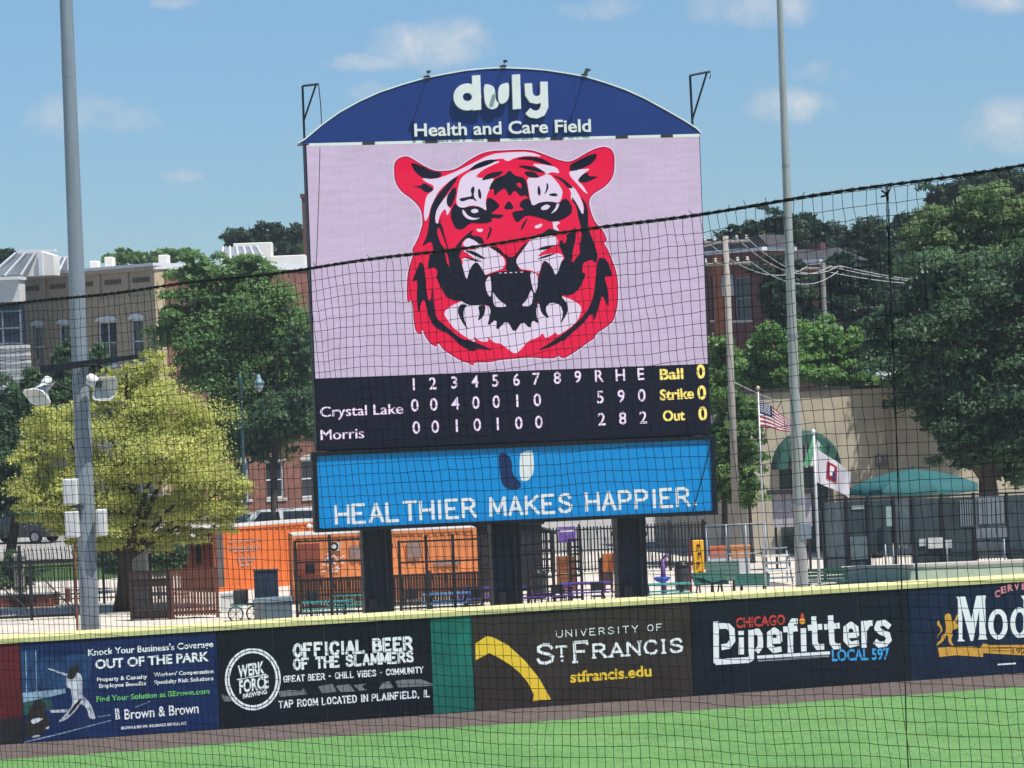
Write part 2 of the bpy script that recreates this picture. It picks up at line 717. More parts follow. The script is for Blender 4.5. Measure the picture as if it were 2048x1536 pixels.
M_ASPH = mat('asphalt', (0.30, 0.29, 0.275), 0.9, .22, .25, bump=.2)
M_CONC = mat('concrete paving', (0.55, 0.50, 0.435), 0.85, .16, .8, bump=.15)
M_TRACK = mat('crushed brick track', (0.108, 0.084, 0.075), 0.95, .30, 2.2, bump=.5, bscale=60)


def grass_mat(name, a, b, c):
    m = bpy.data.materials.new(name)
    m.use_nodes = True
    t = m.node_tree
    bs = t.nodes['Principled BSDF']
    bs.inputs['Roughness'].default_value = 0.85
    bs.inputs['Specular IOR Level'].default_value = 0.15
    g = N(t, 'ShaderNodeNewGeometry')
    n1 = N(t, 'ShaderNodeTexNoise')
    n1.inputs['Scale'].default_value = 1.6
    n1.inputs['Detail'].default_value = 6
    n1.inputs['Roughness'].default_value = 0.7
    n2 = N(t, 'ShaderNodeTexNoise')
    n2.inputs['Scale'].default_value = 30
    n2.inputs['Detail'].default_value = 3
    for n in (n1, n2):
        t.links.new(g.outputs['Position'], n.inputs['Vector'])
    n3 = N(t, 'ShaderNodeTexNoise')
    n3.inputs['Scale'].default_value = .28
    n3.inputs['Detail'].default_value = 3
    t.links.new(g.outputs['Position'], n3.inputs['Vector'])
    s = math_n(t, 'ADD', math_n(t, 'MULTIPLY', n1.outputs[0], .40), math_n(t, 'MULTIPLY', n2.outputs[0], .28))
    s = math_n(t, 'ADD', s, math_n(t, 'MULTIPLY', n3.outputs[0], .32))
    rp = N(t, 'ShaderNodeValToRGB')
    el = rp.color_ramp.elements
    el[0].position, el[0].color = .36, (*a, 1)
    el[1].position, el[1].color = .64, (*c, 1)
    e = el.new(.5)
    e.color = (*b, 1)
    t.links.new(s, rp.inputs[0])
    t.links.new(rp.outputs[0], bs.inputs['Base Color'])
    bp = N(t, 'ShaderNodeBump')
    bp.inputs['Strength'].default_value = .5
    bp.inputs['Distance'].default_value = .03
    t.links.new(n2.outputs[0], bp.inputs['Height'])
    t.links.new(bp.outputs[0], bs.inputs['Normal'])
    return m


M_GRASS = grass_mat('outfield turf', (0.080, 0.198, 0.056), (0.122, 0.260, 0.082), (0.165, 0.312, 0.115))
M_LAWN = grass_mat('lawn', (0.035, 0.075, 0.02), (0.05, 0.10, 0.028), (0.07, 0.13, 0.04))

ground_sheet('ground', [(-900, -60), (900, -60), (900, 2500), (-900, 2500)], -0.012, M_ASPH)
ground_sheet('outfield_grass', [xy(WF, -70, 0.5), xy(WF, 90, 0.5), xy(WF, 90, 75), xy(WF, -70, 75)], -0.004, M_GRASS)
ragged = [xy(WF, 90 - .16 * i, 2.75 + rng.normal(0, .035) + .05 * math.sin(i * .21)) for i in range(1001)]
ground_sheet('warning_track', [xy(WF, -70, -.05), xy(WF, 90, -.05)] + ragged, 0.0, M_TRACK)
ground_sheet('plaza_pavement', [xy(WF, -70, -.4), xy(WF, -70, -58), xy(WF, 90, -58), xy(WF, 90, -.4)], -0.004, M_CONC)
ground_sheet('lawn_strip', [(-60, 123), (-13.5, 123), (-13.5, 138), (-60, 138)], 0.0, M_LAWN)

# short uneven turf along the far edge of the outfield: too many blades to count
nb = 60000
uu = rng.uniform(-3, WLEN + 3, nb)
nn = 2.70 + rng.random(nb) * 16
bx = W0.x + WF.u.x * uu + WF.n.x * nn
by = W0.y + WF.u.y * uu + WF.n.y * nn
hh = rng.uniform(.004, .012, nb)
an = rng.uniform(0, math.pi, nb)
wd = rng.uniform(.008, .02, nb)
lx, ly = rng.normal(0, .018, nb), rng.normal(0, .018, nb)
v = np.empty((nb, 3, 3))
v[:, 0] = np.stack([bx - np.cos(an) * wd, by - np.sin(an) * wd, np.full(nb, -.004)], 1)
v[:, 1] = np.stack([bx + np.cos(an) * wd, by + np.sin(an) * wd, np.full(nb, -.004)], 1)
v[:, 2] = np.stack([bx + lx, by + ly, hh], 1)


def tri_mesh(name, v, m, tint=None):
    k = v.shape[1]
    cnt = v.shape[0]
    me = bpy.data.meshes.new(name)
    me.vertices.add(cnt * k)
    me.vertices.foreach_set('co', v.reshape(-1).astype(np.float32))
    me.loops.add(cnt * k)
    me.loops.foreach_set('vertex_index', np.arange(cnt * k, dtype=np.int32))
    me.polygons.add(cnt)
    me.polygons.foreach_set('loop_start', np.arange(0, cnt * k, k, dtype=np.int32))
    me.polygons.foreach_set('loop_total', np.full(cnt, k, dtype=np.int32))
    if tint is not None:
        at = me.attributes.new('tint', 'FLOAT', 'FACE')
        at.data.foreach_set('value', tint.astype(np.float32))
    me.materials.append(m)
    me.update(calc_edges=True)
    return me


blades = link('grass_blades', tri_mesh('grass_blades', v, leaf_mat('turf blades', (0.105, 0.235, 0.072), (0.165, 0.32, 0.115), .3), rng.random(nb)))
blades['kind'] = 'stuff'
tag(blades, 'short green outfield grass below the dark warning track', 'grass')

# ================================================================== outfield wall
M_PAD = mat('wall pad board', (0.05, 0.055, 0.06), .6, .2, 1.5)
M_CAP = mat('yellow pad cap', (0.66, 0.62, 0.29), .55, .10, 3.0, col2=(0.56, 0.53, 0.25))
wall = thing('outfield_wall', 'long dark padded outfield wall with a yellow padded top edge', 'wall', WF.p(WLEN / 2, 0, -.2))
CAPH = 0.18
seg_u = [-22, -14, -7, WF.hit(44, 1400)[0], WF.hit(438, 1400)[0], WF.hit(866, 1400)[0], WF.hit(949, 1400)[0], WF.hit(1387, 1400)[0], WF.hit(1820, 1300)[0], WLEN + 4, WLEN + 13, WLEN + 22]
for a, b in zip(seg_u[:-1], seg_u[1:]):
    part('wall_panel', MB().box(WF, a + .006, b - .006, 0.0, WTOP - CAPH, -.32, -.012), M_PAD, wall)
# the cap: rounded foam blocks, end to end
u = -22.0
while u < WLEN + 22:
    L = 2.44
    mb = MB()
    prof = [(0.035, WTOP - CAPH), (0.045, WTOP - .07), (0.02, WTOP - .02), (-.04, WTOP), (-.28, WTOP), (-.34, WTOP - .02), (-.365, WTOP - .07), (-.355, WTOP - CAPH)]
    k = len(prof)
    vs = [WF.p(u + .004, z, n) for n, z in prof] + [WF.p(u + L - .004, z, n) for n, z in prof]
    mb.add(vs, [(i, (i + 1) % k, k + (i + 1) % k, k + i) for i in range(k)] + [tuple(range(k)), tuple(reversed(range(k, 2 * k)))])
    part('yellow_cap', mb, M_CAP, wall, smooth=False)
    u += L

AD_Z1 = WTOP - CAPH - .004


def vinyl(name, col, var=.28):
    return mat(name, col, .55, var, 1.3, spec=.18, bump=.5, bscale=2.2)


def ad(name, label, px0, px1, colour, mname, cat='banner'):
    grp = 'advertising banners on the outfield wall' if cat == 'banner' else 'plain pads on the outfield wall'
    u0 = WF.hit(px0[0], px0[1])[0]
    u1 = WF.hit(px1[0], px1[1])[0]
    t = thing(name, label, cat, WF.p((u0 + u1) / 2, 0.02, 0), grp)
    part('vinyl_sheet', MB().box(WF, u0 + .008, u1 - .008, 0.02, AD_Z1, -.008, .004), vinyl(mname, colour), t)
    # welds between the widths of the print
    k = max(1, round((u1 - u0) / 1.37))
    sm = mat('print weld', (.05, .052, .058), .5)
    for i in range(1, k):
        x = u0 + (u1 - u0) * i / k + rng.normal(0, .05)
        part('weld_seam', MB().box(WF, x - .004, x + .004, 0.02, AD_Z1, .0042, .0055), sm, t)
    # screw heads with washers along the top and bottom edge
    me = MB().lathe((0, 0, 0), [(.004, 0), (.016, .001), (.016, .006), (.004, .008)], 6).mesh('fixing', mat('zinc washer', (.06, .06, .065), .6))
    for i in range(2 * k + 1):
        for zz in (.07, AD_Z1 - .05):
            o = link('fixing', me, t, WF.p(u0 + .06 + (u1 - u0 - .12) * i / (2 * k), zz, .005) - worldloc(t))
            o.rotation_euler = (R(90), 0, WA)
    return t, u0, u1


INK_W = mat('white print', (0.80, 0.82, 0.85), .5, .06, 4)
INK_G = mat('grey print', (0.17, 0.18, 0.19), .5, .25, 3)
INK_Y = mat('gold print', (0.80, 0.54, 0.04), .5, .06, 3)
INK_R = mat('red print', (0.55, 0.05, 0.04), .5, .1, 3)
INK_B = mat('blue print', (0.05, 0.33, 0.70), .5, .1, 3)
INK_LG = mat('light green print', (0.16, 0.52, 0.16), .5, .1, 3)
INK_K = mat('black print', (0.012, 0.013, 0.017), .5, .2, 3)

# dark red pad with black foot at the left edge
t, u0, u1 = ad('padded_banner', 'plain dark red wall pad left of the blue batter banner', (-420, 1400), (44, 1400), (0.105, 0.014, 0.02), 'dark red vinyl', 'wall pad')
part('black_foot', MB().box(WF, u0 + .01, u1 - .01, .025, .62, .0045, .008), vinyl('black vinyl', (0.022, 0.02, 0.023)), t)

# ---- blue banner with the batter
t, u0, u1 = ad('advertising_banner', 'navy blue banner with a picture of a swinging batter and white lettering', (44, 1400), (438, 1400), (0.008, 0.021, 0.088), 'navy vinyl')
z = zoomer(0, 1240, 4.452)
mb = MB()
shape_on(mb, WF, [(185, 275), (330, 262), (335, 640), (200, 700)], z, .007, 0)
shape_on(mb, WF, [(335, 330), (820, 300), (800, 600), (340, 620)], z, .007, 0)
parts('picture_backdrop', mb, mat('print stadium blue', (0.014, 0.045, 0.12), .5, .75, 2.6, col2=(.004, .012, .05)), t)
mb = MB()
shape_on(mb, WF, [(195, 650), (580, 610), (585, 650), (420, 690), (205, 735)], z, .009, 0)
for x0 in (228, 318):
    shape_on(mb, WF, [(x0 - 5, 270), (x0 + 4, 270), (x0 + 14, 640), (x0 + 5, 640)], z, .0095, 0)
shape_on(mb, WF, [(215, 1085), (520, 1010), (990, 890), (990, 897), (525, 1022), (218, 1092)], z, .0095, 0)
shape_on(mb, WF, [(870, 858), (985, 842), (985, 850), (872, 866)], z, .0095, 0)
shape_on(mb, WF, [(1200, 775), (1335, 722), (1338, 728), (1204, 783)], z, .0095, 0)
parts('picture_lines', mb, mat('print pale blue', (0.20, 0.30, 0.42), .5, .6, 3.5), t)
mb = MB()
shape_on(mb, WF, [(200, 735), (450, 700), (470, 790), (210, 850)], z, .0085, 0)
part('picture_fence', mb, mat('print teal', (0.02, 0.07, 0.06), .5, .3, 3), t)
mb = MB()
shape_on(mb, WF, [(585, 520), (640, 470), (710, 470), (735, 520), (735, 640), (730, 670), (790, 720), (830, 800), (855, 885), (800, 885), (775, 790), (720, 740), (680, 800), (600, 885), (510, 915), (590, 830), (650, 750), (640, 680), (630, 610), (590, 600)], z, .012)
shape_on(mb, WF, [(425, 438), (436, 428), (602, 480), (595, 500)], z, .012, 0)
shape_on(mb, WF, [(270, 890), (340, 868), (390, 878), (345, 908), (290, 930)], z, .012)
shape_on(mb, WF, [(440, 802), (600, 795), (602, 822), (450, 826)], z, .012, 0)
shape_on(mb, WF, [(270, 1045), (320, 1020), (370, 1030), (310, 1048)], z, .012)
shape_on(mb, WF, [(395, 965), (440, 940), (430, 975)], z, .012)
parts('picture_batter', mb, mat('print uniform', (0.50, 0.52, 0.58), .5, .45, 6, col2=(.2, .22, .3)), t)
mb = MB()
shape_on(mb, WF, [(598, 500), (620, 430), (660, 405), (700, 400), (715, 440), (690, 455), (665, 520), (610, 530)], z, .014)
shape_on(mb, WF, [(205, 1010), (240, 860), (300, 720), (360, 700), (405, 760), (395, 830), (440, 890), (440, 960), (380, 1010), (280, 1050)], z, .0105)
shape_on(mb, WF, [(600, 850), (650, 770), (720, 690), (725, 720), (640, 830)], z, .014)
parts('picture_darks', mb, mat('print dark', (0.022, 0.016, 0.014), .5, .4, 5), t)  # dark arms, helmet, catcher and leg patch of the print
mb = MB()
text_on(mb, WF, "Knock Your Business's Coverage", z((785, 318)), z((1900, 240)), 55 / 4.452, .012)
text_on(mb, WF, 'OUT OF THE PARK', z((850, 435)), z((1860, 362)), 78 / 4.452, .012, bold=.03)
text_on(mb, WF, 'Property & Casualty', z((865, 548)), z((1310, 520)), 34 / 4.452, .012)
text_on(mb, WF, 'Employee Benefits', z((880, 605)), z((1300, 578)), 34 / 4.452, .012)
text_on(mb, WF, "Workers' Compensation", z((1370, 505)), z((1900, 472)), 34 / 4.452, .012)
text_on(mb, WF, 'Specialty Risk Solutions', z((1375, 572)), z((1900, 535)), 34 / 4.452, .012)
text_on(mb, WF, 'B', z((1025, 835)), z((1065, 833)), 45 / 4.452, .012)
text_on(mb, WF, 'B', z((1030, 885)), z((1070, 882)), 45 / 4.452, .012)
text_on(mb, WF, 'Brown & Brown', z((1110, 885)), z((1770, 828)), 88 / 4.452, .012, bold=.012)
text_on(mb, WF, 'BROWN & BROWN INSURANCE SERVICES, INC', z((1080, 975)), z((1660, 930)), 24 / 4.452, .012)
parts('lettering', mb, INK_W, t)
mb = MB()
text_on(mb, WF, 'Find Your Solution at BBrown.com', z((860, 728)), z((1865, 655)), 46 / 4.452, .012)
parts('green_lettering', mb, INK_LG, t)

# ---- black banner with the ring
t, u0, u1 = ad('advertising_banner', 'black banner with a round white ring emblem and white serif lettering', (438, 1400), (866, 1400), (0.005, 0.0075, 0.012), 'black banner vinyl')
z = zoomer(420, 1220, 3.793)
mb = MB()
for q in ([(520, 615), (600, 605), (690, 615), (712, 590), (735, 640), (530, 660)], [(820, 580), (930, 560), (960, 620), (850, 632)], [(950, 575), (1060, 562), (1100, 618), (990, 622)], [(1090, 570), (1190, 556), (1150, 580), (1190, 608), (1130, 612)], [(1280, 600), (1310, 552), (1360, 540), (1395, 590)], [(1405, 540), (1450, 530), (1600, 525), (1690, 560), (1690, 575), (1560, 582), (1430, 588)], [(85, 640), (130, 650), (180, 690), (110, 695)]):
    shape_on(mb, WF, q, z, .008, 0)
parts('brush_marks', mb, INK_G, t)
mb = MB()
ring_px(mb, WF, (325, 525), 212, 236, 15, z, .012, 48)
ring_px(mb, WF, (325, 525), 190, 214, 16, z, .012, 48)
serif_on(mb, WF, 'OFFICIAL BEER', z((640, 352)), z((1530, 296)), 88 / 3.793, .012, 1.6)
serif_on(mb, WF, 'OF THE SLAMMERS', z((640, 450)), z((1540, 390)), 76 / 3.793, .012, 1.5)
serif_on(mb, WF, 'GREAT BEER - CHILL VIBES - COMMUNITY', z((560, 547)), z((1615, 475)), 44 / 3.793, .012, 1.2)
serif_on(mb, WF, 'TAP ROOM LOCATED IN PLAINFIELD, IL', z((525, 742)), z((1668, 656)), 50 / 3.793, .012, 1.2)
text_on(mb, WF, 'WERK', z((214, 512)), z((412, 475)), 85 / 3.793, .012, bold=.035)
text_on(mb, WF, 'FORCE', z((224, 630)), z((446, 588)), 90 / 3.793, .012, bold=.035)
text_on(mb, WF, 'BREWING', z((250, 672)), z((432, 634)), 32 / 3.793, .012, bold=.03)
strokes_px(mb, WF, [[(208, 528), (428, 488)]], z, 9, .012)
parts('lettering', mb, INK_W, t)

# ---- teal green pad
t, u0, u1 = ad('padded_banner', 'plain teal green wall pad between the black and brown banners', (866, 1400), (949, 1400), (0.012, 0.135, 0.105), 'teal vinyl', 'wall pad')

# ---- brown banner
t, u0, u1 = ad('advertising_banner', 'dark brown banner with a yellow curved arch and white serif lettering', (949, 1400), (1387, 1400), (0.033, 0.0255, 0.0225), 'brown vinyl')
z = zoomer(840, 1200, 3.531)
mb = MB()
ul = WF.hit(*z((389, 400)), .01)[0]
arch = [(391, 308), (470, 255), (520, 265), (620, 318), (740, 428), (840, 550), (925, 702), (795, 715), (805, 670), (760, 580), (700, 510), (640, 460), (560, 410), (490, 374), (393, 425)]
shape_on(mb, WF, arch, z, .010, 0)
part('yellow_arch', mb, INK_Y, t)
mb = MB()
text_on(mb, WF, 'stfrancis.edu', z((1062, 582)), z((1636, 536)), 74 / 3.531, .012, bold=.03)
parts('yellow_lettering', mb, INK_Y, t)
mb = MB()
serif_on(mb, WF, 'UNIVERSITY OF', z((965, 264)), z((1712, 214)), 46 / 3.531, .012, .8, serif=False, gap=2.4)
serif_on(mb, WF, 'S', z((832, 450)), z((945, 443)), 132 / 3.531, .012, .95)
serif_on(mb, WF, 'T', z((965, 402)), z((1035, 398)), 72 / 3.531, .012, 1.2)
serif_on(mb, WF, 'F', z((1095, 438)), z((1195, 432)), 138 / 3.531, .012, .95)
serif_on(mb, WF, 'RANCIS', z((1228, 408)), z((1855, 364)), 92 / 3.531, .012, 1.15)
ring_px(mb, WF, (1004, 428), 9, 9, 6, z, .012, 10)
parts('lettering', mb, INK_W, t)

# ---- near-black banner with pipe lettering
t, u0, u1 = ad('advertising_banner', 'near black banner with thick white pipe-shaped lettering, a flame and small blue letters', (1387, 1400), (1820, 1300), (0.006, 0.010, 0.017), 'blue black vinyl')
z = zoomer(1360, 1160, 4.096)
mb = MB()
strokes_px(mb, WF, [
    [(295, 350), (297, 672)], [(300, 378), (390, 375), (425, 410), (430, 495), (398, 540), (345, 550)],
    [(300, 672), (560, 655), (584, 640), (582, 420)], [(500, 480), (502, 600)], [(500, 428), (500, 440)],
    [(590, 432), (635, 420), (658, 455), (658, 545), (632, 582)],
    [(735, 500), (815, 497), (812, 440), (772, 412), (735, 440), (735, 540), (770, 575), (822, 565)],
    [(905, 585), (903, 375), (925, 338), (955, 338)], [(855, 405), (955, 397)],
    [(1010, 405), (1014, 575)], [(1097, 308), (1106, 515), (1130, 550), (1172, 547)], [(1055, 392), (1155, 383)],
    [(1233, 300), (1245, 512), (1268, 545), (1305, 542)], [(1190, 384), (1298, 374)],
    [(1360, 455), (1445, 450), (1440, 395), (1400, 365), (1360, 395), (1360, 490), (1395, 530), (1455, 515)],
    [(1505, 345), (1510, 545)], [(1520, 395), (1545, 355), (1572, 352)],
    [(1712, 380), (1675, 350), (1625, 358), (1612, 395), (1645, 425), (1700, 448), (1712, 490), (1680, 525), (1630, 530), (1602, 505)]],
    z, 48, .012, ext=.22)
strokes_px(mb, WF, [[(640, 632), (1220, 597)]], z, 26, .012)
parts('lettering', mb, INK_W, t)
mb = MB()
strokes_px(mb, WF, [[(645, 660), (1215, 625)]], z, 16, .010)
part('grey_pipe', mb, mat('print light grey', (.30, .31, .36), .5, .2, 4), t)
mb = MB()
text_on(mb, WF, 'CHICAGO', z((458, 392)), z((862, 362)), 78 / 4.096, .012, bold=.03)
shape_on(mb, WF, [(985, 300), (1000, 262), (1022, 300), (1005, 312)], z, .012)
parts('red_lettering', mb, INK_R, t)
mb = MB()
shape_on(mb, WF, [(978, 325), (1000, 305), (1026, 325), (1024, 355), (1000, 365), (980, 352)], z, .012)
part('flame', mb, mat('orange print', (.80, .33, .04), .5, .1, 3), t)
mb = MB()
text_on(mb, WF, 'LOCAL 597', z((1246, 662)), z((1716, 648)), 88 / 4.096, .012, bold=.03)
parts('blue_lettering', mb, INK_B, t)

# ---- navy banner with the lion
t, u0, u1 = ad('advertising_banner', 'dark navy banner with large white letters, a golden lion and a golden ribbon', (1820, 1300), (2420, 1300), (0.008, 0.018, 0.045), 'ink blue vinyl')
z = zoomer(1760, 1140, 6.983)
mb = MB()
shape_on(mb, WF, [(900, 640), (940, 605), (985, 615), (1005, 660), (1000, 695), (1030, 720), (1060, 660), (1080, 610), (1095, 640), (1075, 700), (1060, 740), (1090, 760), (1095, 800), (1050, 830), (1020, 830), (1000, 870), (1020, 910), (990, 960), (1005, 1010), (1035, 1060), (990, 1050), (950, 990), (955, 930), (925, 900), (905, 970), (850, 1020), (815, 1040), (790, 1075), (800, 1010), (850, 980), (870, 900), (915, 880), (925, 800), (910, 720)], z, .012)
shape_on(mb, WF, [(835, 800), (800, 770), (795, 730), (825, 700), (835, 750), (875, 810), (875, 850), (820, 910), (800, 930), (815, 960), (790, 935), (855, 850)], z, .012)
rib = [(810, 1085), (1050, 1070), (1280, 1068), (1400, 1085), (1440, 1025), (1500, 1035), (1530, 1050), (2011, 1045), (2900, 1010), (3500, 1040), (3480, 1170), (2900, 1150), (2011, 1192), (1440, 1160), (1440, 1215), (1300, 1205), (1050, 1190), (830, 1215)]
shape_on(mb, WF, rib, z, .011, 0)
parts('gold_emblem', mb, mat('gold emblem print', (.62, .33, .05), .5, .18, 7), t)
mb = MB()
text_on(mb, WF, '1925', z((1850, 1165)), z((2110, 1160)), 75 / 6.983, .014, bold=.01)
strokes_px(mb, WF, [[(1530, 1090), (1790, 1090)], [(1540, 1125), (1800, 1130)]], z, 9, .014)
parts('brown_lettering', mb, mat('brown print', (.10, .04, .01), .5), t)
mb = MB()
shape_on(mb, WF, [(1060, 375), (1190, 370), (1275, 690), (1345, 360), (1480, 355), (1468, 420), (1482, 940), (1505, 970), (1370, 972), (1388, 930), (1385, 560), (1300, 990), (1265, 990), (1150, 560), (1150, 960), (1190, 995), (1080, 997), (1100, 960), (1086, 400)], z, .012, 0)
ring_px(mb, WF, (1650, 758), 138, 215, 70, z, .012, 28)
ring_px(mb, WF, (1950, 735), 130, 215, 68, z, .012, 28)
shape_on(mb, WF, [(1968, 362), (2075, 345), (2080, 930), (2000, 945), (2005, 420)], z, .0135, 0)
text_on(mb, WF, 'elo', z((2130, 935)), z((2760, 895)), 560 / 6.983, .012, bold=.03)
strokes_px(mb, WF, [[(1650, 1320), (1890, 1305)]], z, 22, .012)
parts('lettering', mb, INK_W, t)
mb = MB()
for c, x, y in (('C', 1605, 385), ('E', 1690, 330), ('R', 1785, 300), ('V', 1875, 285), ('E', 1980, 275), ('Z', 2070, 275), ('A', 2160, 285)):
    text_on(mb, WF, c, z((x, y)), z((x + 75, y - 18)), 88 / 6.983, .012, bold=.04)
parts('pink_lettering', mb, mat('pink print', (.62, .22, .24), .5, .15, 5), t)

# ================================================================== scoreboard
BL, BR = P(615, 292, 74.66), P(1396, 270, 76.34)
BA = math.atan2(BR.y - BL.y, BR.x - BL.x)
BF = Frame(BL, BA)
M_BLK = mat('black painted steel', (0.009, 0.012, 0.018), .55, .25, 1.2, spec=.2)
M_DSTEEL = mat('dark grey steel', (0.035, 0.037, 0.042), .5, .3, 2)
M_COL = mat('dark painted column', (0.017, 0.022, 0.030), .5, .45, 1.6, spec=.3, stretch=(2, 2, .5))
board = thing('scoreboard', 'tall video scoreboard with blue arched top, tiger head picture and innings score table', 'scoreboard', BF.p(5.4, 0, -.5))
(ul, zt) = BF.hit(613, 290)
(ur, _) = BF.hit(1398, 270)
zb = BF.hit(1030, 884)[1]
zsplit = BF.hit(1030, 742)[1]
part('cabinet', MB().box(BF, ul - .03, ur + .03, zb - .03, zt + .05, -.9, -.05), M_BLK, board)
for px in (763, 1024, 1279):
    uc = BF.hit(px, 1110)[0]
    cl = part('column', MB().box(BF, uc - .41, uc + .41, 0, zb + .5, -1.75, -.95), M_COL, board, bevel=.03)
    for zz in (1.55, 3.6):
        part('splice_band', MB().box(BF, uc - .425, uc + .425, zz, zz + .12, -1.765, -.935), M_COL, cl)
    part('conduit', MB().tube([BF.p(uc + .22, 0, -.9), BF.p(uc + .22, zb, -.9)], .03, 8), M_DSTEEL, cl)
    part('junction_box', MB().box(BF, uc - .3, uc - .08, 1.9, 2.25, -.949, -.82), M_DSTEEL, cl)
# cross beam between the columns behind the panels
for zz in (6.35,):
    part('cross_beam', MB().box(BF, ul + .3, ur - .3, zz, zz + .22, -.94, -.72), M_BLK, board)

LAV = led('display lavender', S(206, 189, 217), 0.70, .10)
L_BLK = led('display black', S(20, 23, 40), .75, .1)
L_RED = led('display red', S(226, 22, 70), .78, .06)
L_WHT = led('display white', S(226, 212, 236), .74, .03)
L_TXT = led('display text white', S(232, 214, 242), .85, .1)
L_YEL = led('display text yellow', S(246, 226, 120), .85, .1)

screen = part('video_screen', MB().box(BF, ul, ur, zsplit, zt, -.06, 0), LAV, board)
screen['label'] = 'lavender video screen with a red, black and white tiger head'
score = part('score_panel', MB().box(BF, ul, ur, zb, zsplit - .004, -.06, 0), L_BLK, board)
# thin module joints on the display
mb = MB()
for i in range(1, 8):
    uu_ = ul + (ur - ul) * i / 8
    mb.box(BF, uu_ - .003, uu_ + .003, zsplit, zt, .0002, .0012)
part('module_joint', mb, led('display joint', S(192, 172, 208), .68), screen)
z = zoomer(760, 270, 3.938)


def tiger(name, m, shapes, n, it=1):
    mb = MB()
    for i, q in enumerate(shapes):
        shape_on(mb, BF, q, z, n + .0008 * (i % 5), it)
    parts(name, mb, m, screen)


DY = 906
SIL = [(115, 225), (150, 185), (210, 170), (260, 195), (330, 240), (400, 275), (450, 290), (560, 285), (620, 262), (700, 205), (800, 150), (880, 130), (1000, 125), (1100, 120), (1200, 125), (1300, 160), (1400, 200), (1480, 218), (1540, 200), (1620, 150), (1700, 110), (1770, 95), (1820, 115), (1842, 160), (1842, 250), (1835, 310), (1810, 360), (1760, 410), (1690, 450), (1650, 490), (1640, 540), (1660, 620), (1690, 690), (1740, 740), (1765, 780), (1785, 830), (1755, 850), (1790, 900), (1812, 960), (1825, 990), (1850, 1056), (1870, 1146), (1870, 1326), (1852, 1406), (1832, 1466), (1770, 1516), (1700, 1560), (1685, 1600), (1640, 1626), (1560, 1686), (1500, 1726), (1440, 1758), (1402, 1730), (1385, 1752), (1300, 1756), (1200, 1746), (1060, 1756), (950, 1766), (860, 1786), (740, 1786), (735, 1815), (700, 1791), (640, 1776), (560, 1726), (500, 1686), (462, 1630), (440, 1665), (400, 1641), (360, 1586), (335, 1520), (320, 1572), (285, 1546), (270, 1466), (265, 1366), (252, 1290), (220, 1325), (216, 1236), (220, 1106), (245, 1006), (270, 930), (255, 905), (300, 830), (330, 740), (342, 690), (332, 600), (300, 545), (240, 490), (180, 450), (140, 400), (118, 340)]


def grow(pts, d):
    q = []
    k = len(pts)
    ar = sum(pts[i][0] * pts[(i + 1) % k][1] - pts[(i + 1) % k][0] * pts[i][1] for i in range(k))
    sg = 1 if ar > 0 else -1
    for i in range(k):
        a, b, c = pts[i - 1], pts[i], pts[(i + 1) % k]
        tx, ty = c[0] - a[0], c[1] - a[1]
        L = math.hypot(tx, ty) or 1
        q.append((b[0] + sg * ty / L * d, b[1] - sg * tx / L * d))
    return q


tiger('emblem_outline', L_WHT, [grow(SIL, 15)], .002)
tiger('emblem_rim', led('display dark red', S(150, 24, 62), .8), [grow(SIL, 6)], .004)
tiger('emblem_red', L_RED, [grow(SIL, -4)], .006)


def low(q):
    return [(x, y + DY) for x, y in q]


